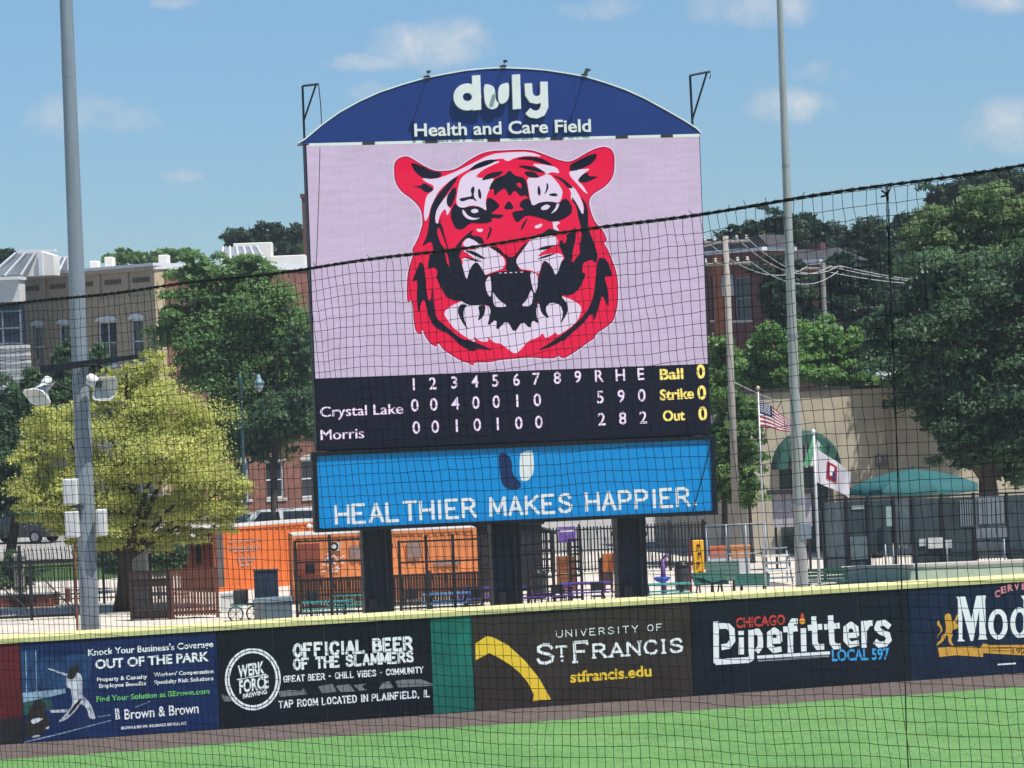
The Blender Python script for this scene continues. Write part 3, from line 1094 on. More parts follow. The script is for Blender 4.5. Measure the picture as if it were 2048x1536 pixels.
WHITE = [
    [(870, 152), (1000, 136), (1180, 132), (1290, 172), (1150, 163), (1060, 180), (1005, 210), (960, 180), (800, 218), (690, 275), (600, 325), (520, 385), (460, 445), (430, 505), (400, 565), (382, 640), (358, 685), (345, 640), (350, 560), (365, 480), (400, 450), (425, 430), (420, 395), (360, 370), (325, 338), (430, 350), (560, 305), (700, 238)],
    [(640, 335), (700, 290), (760, 270), (850, 215), (960, 205), (880, 240), (800, 280), (750, 330), (800, 340), (900, 335), (880, 400), (850, 450), (830, 520), (842, 600), (790, 565), (720, 552), (650, 578), (610, 558), (600, 520), (610, 450), (620, 390)],
    [(560, 430), (530, 490), (525, 540), (540, 570), (558, 575), (540, 620), (525, 635), (518, 580), (490, 600), (465, 650), (455, 705), (438, 690), (435, 640), (450, 580), (490, 520), (530, 470)],
    [(1488, 290), (1540, 275), (1665, 262), (1600, 305), (1555, 360), (1600, 400), (1642, 475), (1590, 430), (1540, 370), (1500, 330)],
    [(1155, 335), (1240, 340), (1330, 300), (1400, 375), (1440, 440), (1430, 500), (1410, 535), (1340, 522), (1260, 528), (1200, 562), (1185, 520), (1170, 430)],
    [(1190, 225), (1290, 232), (1390, 252), (1420, 305), (1350, 290), (1310, 312), (1270, 275)],
    [(1462, 383), (1530, 412), (1570, 478), (1605, 560), (1600, 635), (1570, 600), (1540, 530), (1500, 502), (1508, 450)],
    [(1358, 668), (1425, 690), (1385, 715), (1418, 758), (1365, 745)],
    # muzzle
    [(650, 850), (690, 808), (740, 828), (785, 862), (870, 880), (930, 930), (975, 966), (988, 1016), (962, 1056), (870, 1084), (818, 1108), (795, 1046), (765, 996), (722, 1026), (702, 1086), (685, 1150), (650, 1096), (608, 990), (660, 1030), (640, 965), (760, 985), (700, 940), (640, 900), (720, 905), (780, 900), (665, 885)],
    [(1130, 900), (1180, 832), (1215, 800), (1380, 788), (1405, 845), (1370, 880), (1300, 905), (1230, 962), (1330, 935), (1410, 930), (1450, 955), (1420, 1050), (1390, 1120), (1350, 1040), (1300, 982), (1270, 1020), (1255, 1098), (1190, 1065), (1105, 1056), (1068, 1010), (1080, 968)],
    # jaw
    [(497, 1396), (570, 1340), (655, 1302), (750, 1335), (850, 1345), (1000, 1400), (1240, 1330), (1420, 1310), (1412, 1262), (1520, 1300), (1588, 1350), (1582, 1400), (1552, 1470), (1480, 1530), (1400, 1580), (1385, 1552), (1340, 1585), (1300, 1600), (1282, 1556), (1255, 1590), (1165, 1622), (1120, 1680), (1065, 1728), (1000, 1680), (950, 1640), (905, 1640), (838, 1582), (860, 1625), (800, 1630), (728, 1582), (760, 1640), (660, 1582), (590, 1530), (540, 1470)],
]
tiger('emblem_white', L_WHT, WHITE, .010)
BLACK = [
    [(235, 212), (330, 243), (400, 283), (495, 298), (470, 337), (400, 347), (330, 337), (275, 292)],
    [(240, 406), (320, 400), (345, 373), (428, 425), (400, 452), (350, 450), (315, 415)],
    [(1493, 235), (1560, 200), (1640, 160), (1712, 142), (1700, 190), (1650, 240), (1560, 277), (1493, 287)],
    [(1552, 362), (1600, 303), (1645, 298), (1640, 325), (1728, 325), (1640, 370), (1600, 377)],
    [(685, 285), (760, 225), (850, 193), (940, 193), (860, 232), (780, 262)],
    [(1050, 192), (1150, 168), (1260, 178), (1340, 218), (1365, 248), (1290, 228), (1180, 196)],
    [(1020, 272), (1060, 320), (1140, 335), (1162, 400), (1178, 525), (1150, 470), (1108, 488), (1060, 430), (1020, 490), (985, 415), (940, 445), (895, 485), (900, 420), (855, 435), (880, 370), (930, 330), (985, 315)],
    [(792, 360), (850, 300), (985, 280), (930, 328), (860, 348)],
    [(1075, 245), (1140, 238), (1240, 255), (1318, 305), (1230, 290), (1150, 270)],
    [(1125, 290), (1210, 283), (1265, 338), (1170, 335)],
    [(1015, 508), (1064, 584), (966, 588)],
    [(850, 488), (900, 508), (950, 560), (900, 600), (870, 620), (988, 628), (940, 662), (880, 650), (880, 690), (780, 700), (720, 690), (640, 752), (590, 742), (555, 650), (560, 590), (590, 530), (610, 560), (650, 575), (720, 558), (790, 565), (842, 602), (832, 540)],
    [(1180, 495), (1120, 508), (1092, 560), (1145, 590), (1036, 603), (1050, 650), (1078, 698), (1150, 630), (1250, 650), (1360, 690), (1450, 662), (1510, 620), (1517, 570), (1482, 508), (1450, 498), (1410, 540), (1340, 522), (1260, 530), (1200, 562)],
    # temple bands
    [(632, 318), (560, 350), (490, 430), (430, 500), (395, 590), (385, 700), (368, 800), (325, 885), (405, 832), (420, 905), (430, 1010), (560, 1000), (540, 900), (500, 760), (480, 640), (460, 700), (438, 692), (433, 640), (452, 575), (520, 480), (600, 410), (525, 470), (470, 540)],
    [(600, 405), (560, 430), (525, 490), (525, 550), (560, 575), (600, 470)],
    [(1500, 470), (1545, 530), (1600, 640), (1610, 560), (1575, 470), (1640, 560), (1640, 740), (1680, 830), (1720, 960), (1700, 1010), (1660, 980), (1600, 1010), (1570, 900), (1590, 760), (1560, 640)],
    [(1350, 310), (1440, 370), (1480, 420), (1530, 420), (1440, 340)],
    [(1520, 640), (1545, 700), (1540, 860), (1500, 1020), (1450, 960), (1400, 850), (1470, 790), (1515, 740)],
    # under the eyes and round the muzzle
    [(745, 735), (712, 790), (800, 800), (830, 850), (785, 862), (740, 828), (690, 806), (640, 850), (640, 905), (610, 990), (540, 985), (580, 900), (650, 810), (700, 770)],
    [(860, 715), (885, 740), (865, 800), (830, 850), (845, 780)],
    [(1105, 760), (1120, 700), (1170, 640), (1150, 690), (1125, 740)],
    [(1330, 735), (1372, 745), (1418, 760), (1390, 790), (1300, 785), (1200, 800), (1300, 760)],
    [(850, 878), (930, 880), (990, 950), (1070, 950), (1110, 880), (1180, 832), (1120, 912), (1075, 970), (1072, 1010), (1115, 1068), (980, 1068), (1000, 1010), (985, 962), (930, 925)],
    [(655, 905), (740, 912), (850, 985), (760, 960)], [(640, 950), (740, 975), (820, 1000), (740, 996)],
    [(1230, 905), (1290, 875), (1400, 862), (1310, 905)], [(1225, 985), (1290, 950), (1400, 925), (1330, 960)],
    low([(400, 0), (600, 0), (640, 90), (682, 245), (700, 170), (725, 118), (762, 92), (800, 140), (830, 202), (872, 186), (830, 260), (838, 340), (880, 400), (870, 445), (830, 430), (740, 438), (690, 432), (640, 400), (580, 402), (520, 370), (470, 280), (438, 205), (455, 170), (430, 135), (370, 155)]),
    low([(322, 80), (355, 150), (372, 380), (400, 410), (410, 260), (425, 440), (445, 540), (520, 600), (640, 700), (740, 720), (910, 797), (760, 772), (735, 805), (640, 760), (540, 660), (430, 612), (380, 520), (350, 380), (322, 420), (303, 515), (287, 380), (300, 230), (248, 257), (290, 150)]),
    low([(1440, 55), (1510, 100), (1600, 0), (1668, 60), (1600, 100), (1590, 180), (1628, 180), (1570, 310), (1500, 360), (1420, 355), (1482, 430), (1475, 500), (1415, 595), (1445, 500), (1420, 430), (1340, 410), (1300, 460), (1336, 548), (1270, 500), (1250, 405), (1205, 410), (1230, 340), (1250, 210), (1270, 130), (1292, 76), (1350, 120), (1388, 215)]),
    low([(1715, 55), (1790, 70), (1835, 215), (1762, 198), (1800, 320), (1802, 465), (1752, 350), (1730, 420), (1688, 570), (1670, 490), (1600, 580), (1470, 690), (1410, 775), (1455, 700), (1360, 760), (1232, 798), (1340, 730), (1500, 620), (1620, 500), (1680, 380), (1700, 200)]),
    low([(840, 205), (880, 182), (940, 168), (1040, 158), (1110, 158), (1200, 170), (1250, 200), (1245, 300), (1215, 380), (1190, 445), (1000, 450), (880, 430), (845, 350), (826, 280)]),
    low([(835, 330), (1245, 330), (1240, 470), (1180, 490), (900, 490), (862, 470)]),
    low([(872, 432), (960, 452), (1060, 458), (1200, 448), (1232, 430), (1232, 520), (1256, 586), (1200, 550), (1184, 622), (1120, 560), (1058, 658), (1000, 550), (914, 642), (920, 540), (842, 606), (870, 500)]),
    low([(630, 425), (608, 480), (640, 560), (698, 638), (660, 540), (658, 470), (692, 430)]),
    low([(770, 440), (835, 428), (820, 520), (768, 564), (785, 500)]),
    [(620, 500), (690, 488), (725, 480), (712, 430), (735, 400), (748, 425), (735, 480), (770, 530), (720, 500), (640, 528)],
    [(770, 430), (785, 420), (800, 470), (795, 510), (775, 490)],
    [(1242, 405), (1255, 400), (1268, 450), (1258, 485), (1240, 460)], [(1310, 370), (1330, 400), (1320, 440), (1290, 475), (1312, 420)],
    [(1330, 465), (1380, 455), (1405, 475), (1380, 485), (1335, 478)],
]
tiger('emblem_black', L_BLK, BLACK, .016)
REDTOP = [
    [(472, 690), (492, 715), (545, 860), (600, 880), (640, 790), (715, 700), (655, 745), (595, 745), (560, 660), (520, 620), (490, 610)],
    [(455, 720), (480, 760), (530, 900), (520, 905), (480, 860), (450, 780)],
    [(505, 910), (535, 950), (550, 1050), (525, 1000)],
    [(1515, 520), (1545, 560), (1560, 640), (1540, 740), (1480, 780), (1415, 740), (1390, 715), (1450, 670), (1512, 625)],
    [(1555, 780), (1575, 830), (1540, 980), (1510, 1015), (1520, 900)],
    [(1420, 790), (1478, 800), (1450, 870)],
    [(730, 740), (760, 715), (835, 715), (870, 740), (845, 790), (840, 850), (815, 840), (800, 785), (740, 770)],
    [(1200, 715), (1260, 672), (1320, 700), (1325, 740), (1280, 775), (1195, 790), (1180, 750)],
    [(935, 882), (1110, 880), (1072, 945), (1030, 965), (985, 945)],
    [(1070, 385), (1095, 372), (1118, 390), (1108, 425), (1090, 405)],
    low([(372, 160), (425, 135), (455, 175), (440, 215), (470, 285), (520, 372), (582, 398), (545, 445), (500, 480), (430, 390), (400, 250)]),
    low([(1600, 105), (1640, 85), (1680, 100), (1690, 300), (1640, 440), (1590, 470), (1570, 420), (1500, 368), (1575, 310), (1628, 180)]),
]
tiger('emblem_red_detail', L_RED, REDTOP, .022)
WTOP2 = [
    [(645, 588), (662, 592), (690, 635), (740, 655), (795, 652), (740, 670), (690, 662), (655, 630)],
    [(715, 592), (742, 580), (768, 585), (778, 605), (742, 618), (720, 608)],
    [(1265, 572), (1308, 545), (1345, 558), (1318, 588), (1275, 592)],
    [(1392, 540), (1416, 540), (1392, 595), (1340, 625), (1380, 580)],
    [(755, 740), (815, 738), (802, 765), (770, 762)], [(1215, 717), (1282, 694), (1270, 726), (1225, 738)],
    low([(868, 198), (878, 290), (872, 378), (842, 335), (828, 262), (842, 225)]),
    low([(1180, 168), (1242, 190), (1242, 285), (1218, 352), (1192, 260)]),
    low([(886, 318), (925, 385), (1005, 442), (960, 450), (895, 445)]),
    low([(1190, 308), (1208, 350), (1192, 442), (1108, 442), (1160, 390)]),
]
tiger('emblem_white_detail', L_WHT, WTOP2, .028)
mb = MB()
text_on(mb, BF, '- - - - -', (998, 549), (1046, 547), 9, .034)
part('emblem_lettering', mb, L_WHT, screen)

# score table
mb = MB()
cols = [828, 866, 909, 950, 991, 1033, 1073, 1115, 1156, 1199, 1241, 1282]


def cell(mb, c, px, py, cap, bold=.012):
    vs = text_raw(c, bold)[0]
    w = (max(x for x, y in vs) - min(x for x, y in vs)) * cap / CAP * .92
    text_on(mb, BF, c, (px - w / 2, py + w * .022), (px + w / 2, py - w * .022), cap, .004, bold=bold)


for i, c in enumerate('123456789RHE'):
    cell(mb, c, cols[i], 780 - 20.5 * (cols[i] - 828) / 454, 23)
for row, dx, y0, y1 in (('0040010  590', 2, 822.5, 802.5), ('0010100  282', 5, 867, 846.6)):
    for i, c in enumerate(row):
        if c != ' ':
            cell(mb, c, cols[i] + dx, y0 + (y1 - y0) * (cols[i] - 828) / 454, 24)
for k, dx in enumerate((-.5, .5)):
    text_on(mb, BF, 'Crystal Lake', (641 + dx, 834), (806 + dx, 827), 20, .004 + .001 * k, bold=.0)
    text_on(mb, BF, 'Morris', (642 + dx, 880), (728 + dx, 876), 20, .004 + .001 * k, bold=.0)
parts('score_lettering', mb, L_TXT, score)
mb = MB()
text_on(mb, BF, 'Ball', (1320, 759), (1367, 757), 20, .004, bold=.03)
text_on(mb, BF, 'Strike', (1320, 800), (1388, 796), 20, .004, bold=.03)
text_on(mb, BF, 'Out', (1326, 842), (1370, 840), 20, .004, bold=.03)
for x, y in ((1402, 756), (1404, 798), (1406, 840)):
    cell(mb, '0', x, y, 26, .03)
parts('count_lettering', mb, L_YEL, score)

# arched blue fascia
M_FASC = mat('blue fascia paint', (0.010, 0.034, 0.185), .4, .08, .7, spec=.4)
M_WHITE = mat('white painted metal', (0.74, 0.75, 0.76), .45, .05, 2)
arc = [(598, 290), (612, 278), (645, 250), (680, 225), (720, 203), (760, 185), (805, 170), (850, 157), (890, 149), (930, 142), (970, 138), (1005, 136.5), (1050, 138), (1090, 141), (1130, 147), (1170, 154), (1210, 166), (1250, 180), (1290, 198), (1330, 220), (1365, 240), (1392, 257), (1402, 266)]
FN = .25
pts = [BF.hit(x, y, FN) for x, y in arc]
zf = BF.hit(1000, 277, FN)[1]
pts = [(u_, max(z_, zf)) for u_, z_ in pts]
pts[0] = (pts[0][0], zf)
pts[-1] = (pts[-1][0], zf)
fas = part('arched_fascia', MB().slab(BF, pts, -.55, FN), M_FASC, board)
mb = MB()
for (a, b) in zip(pts[:-1], pts[1:]):
    L = math.hypot(b[0] - a[0], b[1] - a[1])
    nx, nz_ = -(b[1] - a[1]) / L, (b[0] - a[0]) / L
    q = [a, b, (b[0] + nx * .035, b[1] + nz_ * .035), (a[0] + nx * .035, a[1] + nz_ * .035)]
    mb.slab(BF, q, -.58, FN + .02)
part('edge_trim', mb, M_WHITE, fas)
# shadows of the lamp arms, painted on the fascia as dark strips
mb = MB()
for px in (838, 1150):
    u_ = BF.hit(px, 220, FN)[0]
    ztop = np.interp(u_, [p[0] for p in pts], [p[1] for p in pts])
    mb.box(BF, u_ - .004, u_ + .004, zf, ztop - .01, FN + .0005, FN + .002)
part('lamp_shadow_strip', mb, mat('seam', (0.006, 0.018, 0.10), .5), fas)  # darker blue holds the shade of the lamp arms
# white strip stands in for sky light in the gap, with dark hangers
part('sky_gap_strip', MB().box(BF, ul + .05, ur - .05, zf - .085, zf - .006, .12, .262), M_WHITE, board)
for px in (735, 860, 985, 1110, 1240, 1330):
    a = BF.hit(px, 280)[0]
    mb = MB()
    mb.box(BF, a - .17, a + .17, zf - .088, zf - .004, .264, .275)
    part('hanger_bracket', mb, M_DSTEEL, board)

z = zoomer(580, 120, 2.3814)
LN = FN + .004
mb = MB()
ring = []
DEP = .13


def ring3d(mb, c, rx, ry, w, seg=28):
    o = [BF.hit(*z((c[0] + rx * math.cos(2 * math.pi * k / seg), c[1] + ry * math.sin(2 * math.pi * k / seg))), LN) for k in range(seg)]
    i = [BF.hit(*z((c[0] + (rx - w) * math.cos(2 * math.pi * k / seg), c[1] + (ry - w) * math.sin(2 * math.pi * k / seg))), LN) for k in range(seg)]
    vs = [BF.p(a, b, LN + DEP) for a, b in o + i] + [BF.p(a, b, LN) for a, b in o + i]
    fs = []
    for k in range(seg):
        k2 = (k + 1) % seg
        fs += [(k, k2, seg + k2, seg + k), (k, 2 * seg + k, 2 * seg + k2, k2), (seg + k, seg + k2, 3 * seg + k2, 3 * seg + k)]
    mb.add(vs, fs)


ring3d(mb, (842, 178), 66, 64, 44)
for q in ([(864, 77), (903, 74), (908, 238), (868, 242)], [(1054, 73), (1092, 70), (1097, 234), (1058, 237)]):
    mb.slab(BF, [BF.hit(*z(p_), LN) for p_ in q], LN, LN + DEP + .003)
for q in ([(920, 118), (945, 118), (968, 130), (976, 160), (978, 196), (992, 208), (985, 228), (962, 238), (938, 228), (924, 200)],
          [(1000, 120), (1018, 113), (1040, 110), (1040, 175), (1030, 200), (1008, 212), (992, 205), (988, 170), (990, 140)]):
    mb.slab(BF, [BF.hit(*z(p_), LN) for p_ in chaikin(q)], LN, LN + DEP)
strokes_px(mb, BF, [[(1132, 120), (1135, 165), (1150, 188), (1172, 193)], [(1172, 193), (1196, 186), (1207, 165), (1206, 112)],
                    [(1207, 165), (1209, 225), (1196, 252), (1172, 262), (1146, 258), (1135, 248)]], z, 36, LN, depth=DEP, ext=.18)
lt = part('raised_lettering', mb, M_WHITE, board)
mb = MB()
text_on(mb, BF, 'Health and Care Field', z((592, 364)), z((1432, 341)), 58 / 2.3814, FN + .003, depth=.07, bold=.018)
part('small_raised_lettering', mb, M_WHITE, board)

# little flood lamps on the arch
for px, py in ((852, 158), (1004, 137), (1166, 154)):
    a, b = BF.hit(px, py, 0)
    mb = MB()
    mb.box(BF, a - .08, a + .08, b + .02, b + .06, -.1, .3)
    mb.tube([BF.p(a, b + .05, .28), BF.p(a - .02, b + .11, .75)], .012, 6)
    mb.box(BF, a - .07, a + .03, b + .08, b + .14, .70, .80)
    part('flood_lamp', mb, M_DSTEEL, board)
a, b = BF.hit(1176, 147, -.3)
mb = MB()
mb.tube([BF.p(a - .05, b - .1, -.3), BF.p(a - .02, b + .05, -.3)], .02, 6)
mb.slab(BF, [(a - .1, b), (a + .06, b + .07), (a + .06, b + .12), (a - .1, b + .06)], -.38, -.2)
part('camera_box', mb, M_DSTEEL, board)

# hoist arms at both ends
for pl in ([(605, 172), (609, 282), (637, 168), (608, 240), (643, 250)], [(1380, 151), (1385, 252), (1420, 143), (1385, 238), (1419, 158)]):
    q = [BF.p(*BF.hit(x, y, -.15), -.15) for x, y in pl]
    mb = MB()
    mb.tube([q[0], q[1]], .035, 6)
    mb.tube([q[0], q[2]], .035, 6)
    mb.tube([q[0].lerp(q[2], .85), q[3]], .03, 6)
    arm = part('hoist_arm', mb, M_BLK, board)
    mid = q[2].lerp(q[4], .5) + Vector((.02, 0, -.03))
    part('hoist_rope', MB().tube([q[2], mid, q[4]], .014, 5), M_BLK, arm)
q = [BF.p(*BF.hit(x, y, .2), .2) for x, y in ((640, 296), (638, 380), (635, 470), (632, 540))]
part('hanging_cable', MB().tube(q, .010, 5), M_BLK, board)

# blue sponsor panel below
SNN = .35
(sl, st) = BF.hit(624, 905, SNN)
(sr, st2) = BF.hit(1429, 871, SNN)
st = (st + st2) / 2
sb = (BF.hit(634, 1068, SNN)[1] + BF.hit(1433, 1025, SNN)[1]) / 2
panel = part('sign_panel', MB().box(BF, sl + .12, sr - .12, sb + .1, st - .1, -.02, SNN), mat('bright blue sign face', (0.0, 0.235, 0.60), .4, .05, .6, spec=.4), board)
panel['label'] = 'bright blue sign panel with white capitals below the score table'
for (a0, a1, b0, b1) in ((sl, sr, st - .1, st), (sl, sr, sb, sb + .1), (sl, sl + .12, sb + .1, st - .1), (sr - .12, sr, sb + .1, st - .1)):
    part('sign_frame', MB().box(BF, a0, a1, b0, b1, -.3, SNN + .06), M_BLK, board)
part('sign_back', MB().box(BF, sl + .1, sr - .1, sb + .08, st - .08, -.7, -.31), M_BLK, board)
z = zoomer(600, 860, 2.381)
mb = MB()
serif_on(mb, BF, 'HEALTHIER MAKES HAPPIER.', z((174, 446)), z((1888, 358)), 84 / 2.381, SNN + .004, 1.05, serif=False, gap=1.5)
mb2 = MB()
shape_on(mb, BF, [(1050, 110), (1075, 100), (1110, 95), (1115, 200), (1090, 240), (1055, 245), (1046, 215), (1046, 140)], z, SNN + .004)
parts('sign_lettering', mb, M_WHITE, panel)
shape_on(mb2, BF, [(943, 112), (975, 108), (1008, 135), (1012, 215), (1052, 248), (1052, 278), (1000, 286), (965, 265), (954, 225)], z, SNN + .004)
part('sign_emblem', mb2, mat('navy sign print', (0.010, 0.024, 0.09), .4), panel)
# thin dark tube slanting across the right end of the panel
q = [BF.p(*BF.hit(x, y, SNN + .1), SNN + .1) for x, y in ((1425, 874), (1412, 930), (1398, 980), (1386, 1022))]
part('dark_diagonal', MB().tube(q, .012, 5), M_BLK, board)

# ================================================================== poles
M_GALV = mat('galvanised steel', (0.23, 0.27, 0.315), .5, .16, 1.2, metal=.3, stretch=(6, 6, .35))
M_WPLAS = mat('white plastic', (0.62, 0.63, 0.63), .5, .08, 3)
LX = ray(181, 1270).x * 80


def rz(z):
    return .282 - .0047 * z


lp = thing('light_pole', 'tall tapered galvanised light pole with two horn loudspeakers at the left', 'pole', (LX, 80, 0))
part('shaft', MB().tube([(LX, 80, z_) for z_ in (0, 3, 5, 9, 13, 17, 20, 23)], [rz(z_) for z_ in (0, 3, 5, 9, 13, 17, 20, 23)], 28), M_GALV, lp, smooth=True)
for zj in (4.6, 11.2, 17.4):
    part('slip_joint', MB().tube([(LX, 80, zj), (LX, 80, zj + .5)], [rz(zj) + .005, rz(zj + .5) + .005], 28, caps=False), M_GALV, lp, smooth=True)
a, b = P(84, 738, 78.6), P(272, 713, 80.9)
d = (b - a).normalized()
ff = Frame((a.x, a.y), math.atan2(d.y, d.x))
L = math.hypot(b.x - a.x, b.y - a.y)
part('cross_arm', MB().slab(ff, [(0, a.z - .13), (L, b.z - .06), (L, b.z + .06), (0, a.z + .10)], -.1, .1), M_BLK, lp)


def horn(dr, mo, mw, mh, name, parent):
    """loudspeaker: round driver at the back, square flare to the mouth"""
    ax = (mo - dr)
    t_ = ax.normalized()
    s_ = t_.cross(Vector((0, 0, 1)))
    s_ = s_.normalized() if s_.length > .05 else Vector((1, 0, 0))
    w_ = s_.cross(t_)
    mb = MB()
    rings = [(-.05, .10, .10, 0), (.0, .17, .17, 0), (.30, .17, .17, 0), (.34, .12, .12, .3), (.6, mw * .24, mh * .24, .8), (.85, mw * .38, mh * .38, 1), (1.0, mw * .52, mh * .52, 1), (1.03, mw * .52, mh * .52, 1), (.98, mw * .45, mh * .45, 1), (.6, mw * .15, mh * .15, 1)]
    vs, fs = [], []
    K = 16
    for (f, rx, ry, sq) in rings:
        for k in range(K):
            an = 2 * math.pi * (k + .5) / K
            c, s = math.cos(an), math.sin(an)
            g = 1.0 / max(abs(c), abs(s)) if sq else 1.0
            g = 1 + (g - 1) * sq
            vs.append(dr + ax * f + s_ * c * rx * g + w_ * s * ry * g)
    for i in range(len(rings) - 1):
        for k in range(K):
            k2 = (k + 1) % K
            fs.append((i * K + k, i * K + k2, (i + 1) * K + k2, (i + 1) * K + k))
    fs.append(tuple(range(K)))
    mb.add(vs, fs)
    o = part(name, mb, M_WPLAS, parent)
    mb = MB()
    top = Vector((dr.x, dr.y, dr.z + .42))
    for sgn in (-1, 1):
        mb.tube([dr + s_ * .24 * sgn + ax * .2, dr + s_ * .24 * sgn + Vector((0, 0, .3)), top + s_ * .24 * sgn], .022, 6)
    mb.tube([top - s_ * .24, top + s_ * .24], .022, 6)
    part('yoke', mb, M_DSTEEL, o)


horn(P(99, 760, 79.4), P(74, 794, 79.0), .80, .62, 'horn_loudspeaker', lp)
horn(P(180, 758, 79.6), P(210, 777, 79.1), .78, .70, 'horn_loudspeaker', lp)
for (x0, y0, x1, y1) in ((127, 958, 157, 1009), (131, 1023, 159, 1074), (193, 1019, 213, 1071)):
    a, b = P(x0, y0, 79.6), P(x1, y1, 79.6)
    bx_ = part('equipment_box', MB().box(AX, a.x, b.x, b.z, a.z, -79.9, -79.4), M_WPLAS, lp, bevel=.02)
    part('box_door', MB().box(AX, a.x + .04, b.x - .04, b.z + .05, a.z - .06, -79.39, -79.375), mat('pale grey plastic', (.5, .52, .54), .5, .08, 4), bx_)
part('bracket', MB().box(AX, P(140, 1012, 79.6).x, LX, P(140, 1016, 79.6).z, P(140, 1012, 79.6).z, -79.8, -79.6), M_DSTEEL, lp)
part('conduit', MB().tube([(LX - .33, 79.7, 0), (LX - .31, 79.7, 3.9)], .035, 8), mat('rusty conduit', (.20, .075, .045), .7, .4, 3), lp)

RX = ray(1604, 1170).x * 78
rp = thing('steel_pole', 'slender light grey steel pole standing right of the scoreboard', 'pole', (RX, 78, 0))
part('shaft', MB().tube([(RX, 78, z_) for z_ in (0, 2, 6, 10, 14, 19, 23)], [.19, .182, .155, .13, .115, .082, .06], 20), mat('brushed pole steel', (0.42, 0.41, 0.40), .36, .12, 1.5, metal=.5, stretch=(6, 6, .3)), rp, smooth=True)
for zj in (4.3, 9.0, 13.8):
    part('collar', MB().tube([(RX, 78, zj), (RX, 78, zj + .12)], .15 + (9 - zj) * .007, 16), M_GALV, rp)
part('bolt_box', MB().box(AX, RX - .02, RX + .3, 3.3, 3.75, -78.1, -77.8), M_GALV, rp, bevel=.01)

# wooden utility pole and its wires
M_WPOLE = mat('weathered pole wood', (0.29, 0.265, 0.24), .85, .3, 3, stretch=(8, 8, .5))
UX, UD = ray(1462, 760).x * 114, 114
ut = ZS(1450, 472, UD)
up_ = thing('utility_pole', 'weathered wooden utility pole with crossarms close to the scoreboard', 'utility pole', (UX, UD, 0))
part('shaft', MB().tube([(UX, UD, 0), (UX, UD, ut)], [.165, .12], 14), M_WPOLE, up_, smooth=True)
for dz in (.25, 1.15):
    part('cross_arm', MB().tube([(UX - .95, UD + .3, ut - dz), (UX + .95, UD - .3, ut - dz)], .07, 6), M_WPOLE, up_)
    for k in (-.85, -.45, .45, .85):
        part('insulator', MB().lathe((UX + k, UD - k * .31, ut - dz + .07), [(.05, 0), (.08, .05), (.05, .1), (.07, .15), (.02, .19)], 8), mat('porcelain', (.5, .5, .5), .3), up_)
part('transformer', MB().lathe((UX + .05, UD + .35, ut - 2.5), [(.02, 0), (.26, .04), (.26, .8), (.2, .88), (.05, .95)], 14), M_GALV, up_, smooth=True)
U2X, U2D = ray(1648, 600).x * 150, 150
u2t = ZS(1648, 525, U2D)
up2 = thing('utility_pole', 'slender far utility pole among the dark trees at the right', 'utility pole', (U2X, U2D, 0))
part('shaft', MB().tube([(U2X, U2D, 0), (U2X, U2D, u2t)], [.17, .12], 10), M_WPOLE, up2)
part('cross_arm', MB().tube([(U2X - 1.1, U2D + .3, u2t - .3), (U2X + 1.1, U2D - .3, u2t - .3)], .07, 6), M_WPOLE, up2)
M_WIRE = mat('aluminium wire', (.42, .42, .43), .5)


def wire(a, b, sag, name, parent, r_=.022):
    a, b = Vector(a), Vector(b)
    pts = [a.lerp(b, k / 14) - Vector((0, 0, sag * (1 - (2 * k / 14 - 1) ** 2))) for k in range(15)]
    part(name, MB().tube(pts, r_, 5), M_WIRE, parent)


for k, dz in ((-.85, 0), (.45, 0), (.85, 0), (.85, .9)):
    wire((UX + k, UD - k * .31, ut - .1 - dz), (U2X + k, U2D - k * .3, u2t - .2 - dz * .3), .9, 'power_line', up_)
for k in (-.9, .3, .9):
    wire((U2X + k, U2D, u2t - .2), (U2X + 16 + k, U2D + 22, u2t - .5), .7, 'power_line', up2)
for k in (-.85, .45):
    wire((UX + k, UD - k * .31, ut - .1), (UX - 8, UD + 2, ut - 1.6), .1, 'power_line', up_)
wire((UX, UD, ut - 6.0), (UX + 11, UD + 30, ut - 7.5), .9, 'service_drop', up_)

# street lamp with globe, left of the scoreboard
SX, SD = ray(483, 830).x * 140, 140
sl_ = thing('street_lamp', 'dark green street lamp with a teardrop globe among the left trees', 'street lamp', (SX, SD, 0))
M_GRN = mat('dark green paint', (.03, .07, .075), .45, .2, 2)
zl = ZS(505, 745, SD)
part('post', MB().lathe((SX, SD, 0), [(.22, 0), (.22, .5), (.13, .7), (.10, 2.5), (.11, 3.0), (.14, 3.05), (.09, 3.2), (.075, zl - .6), (.11, zl - .5), (.05, zl)], 12), M_GRN, sl_, smooth=True)
gx = ray(518, 765).x * SD
part('arm', MB().tube([(SX, SD, zl - 1.2), (SX + .3, SD, zl - .3), (SX + .65, SD, zl - .05), (gx, SD, zl - .2)], .04, 6), M_GRN, sl_)
part('hood', MB().lathe((gx, SD, zl - .6), [(.28, 0), (.25, .12), (.12, .28), (.05, .5)], 14), mat('pale green metal', (.16, .27, .30), .4), sl_, smooth=True)
part('globe', MB().lathe((gx, SD, zl - 1.02), [(.03, 0), (.16, .12), (.23, .28), (.24, .42)], 14), mat('frosted globe', (.45, .48, .48), .25), sl_, smooth=True)

# ================================================================== flags


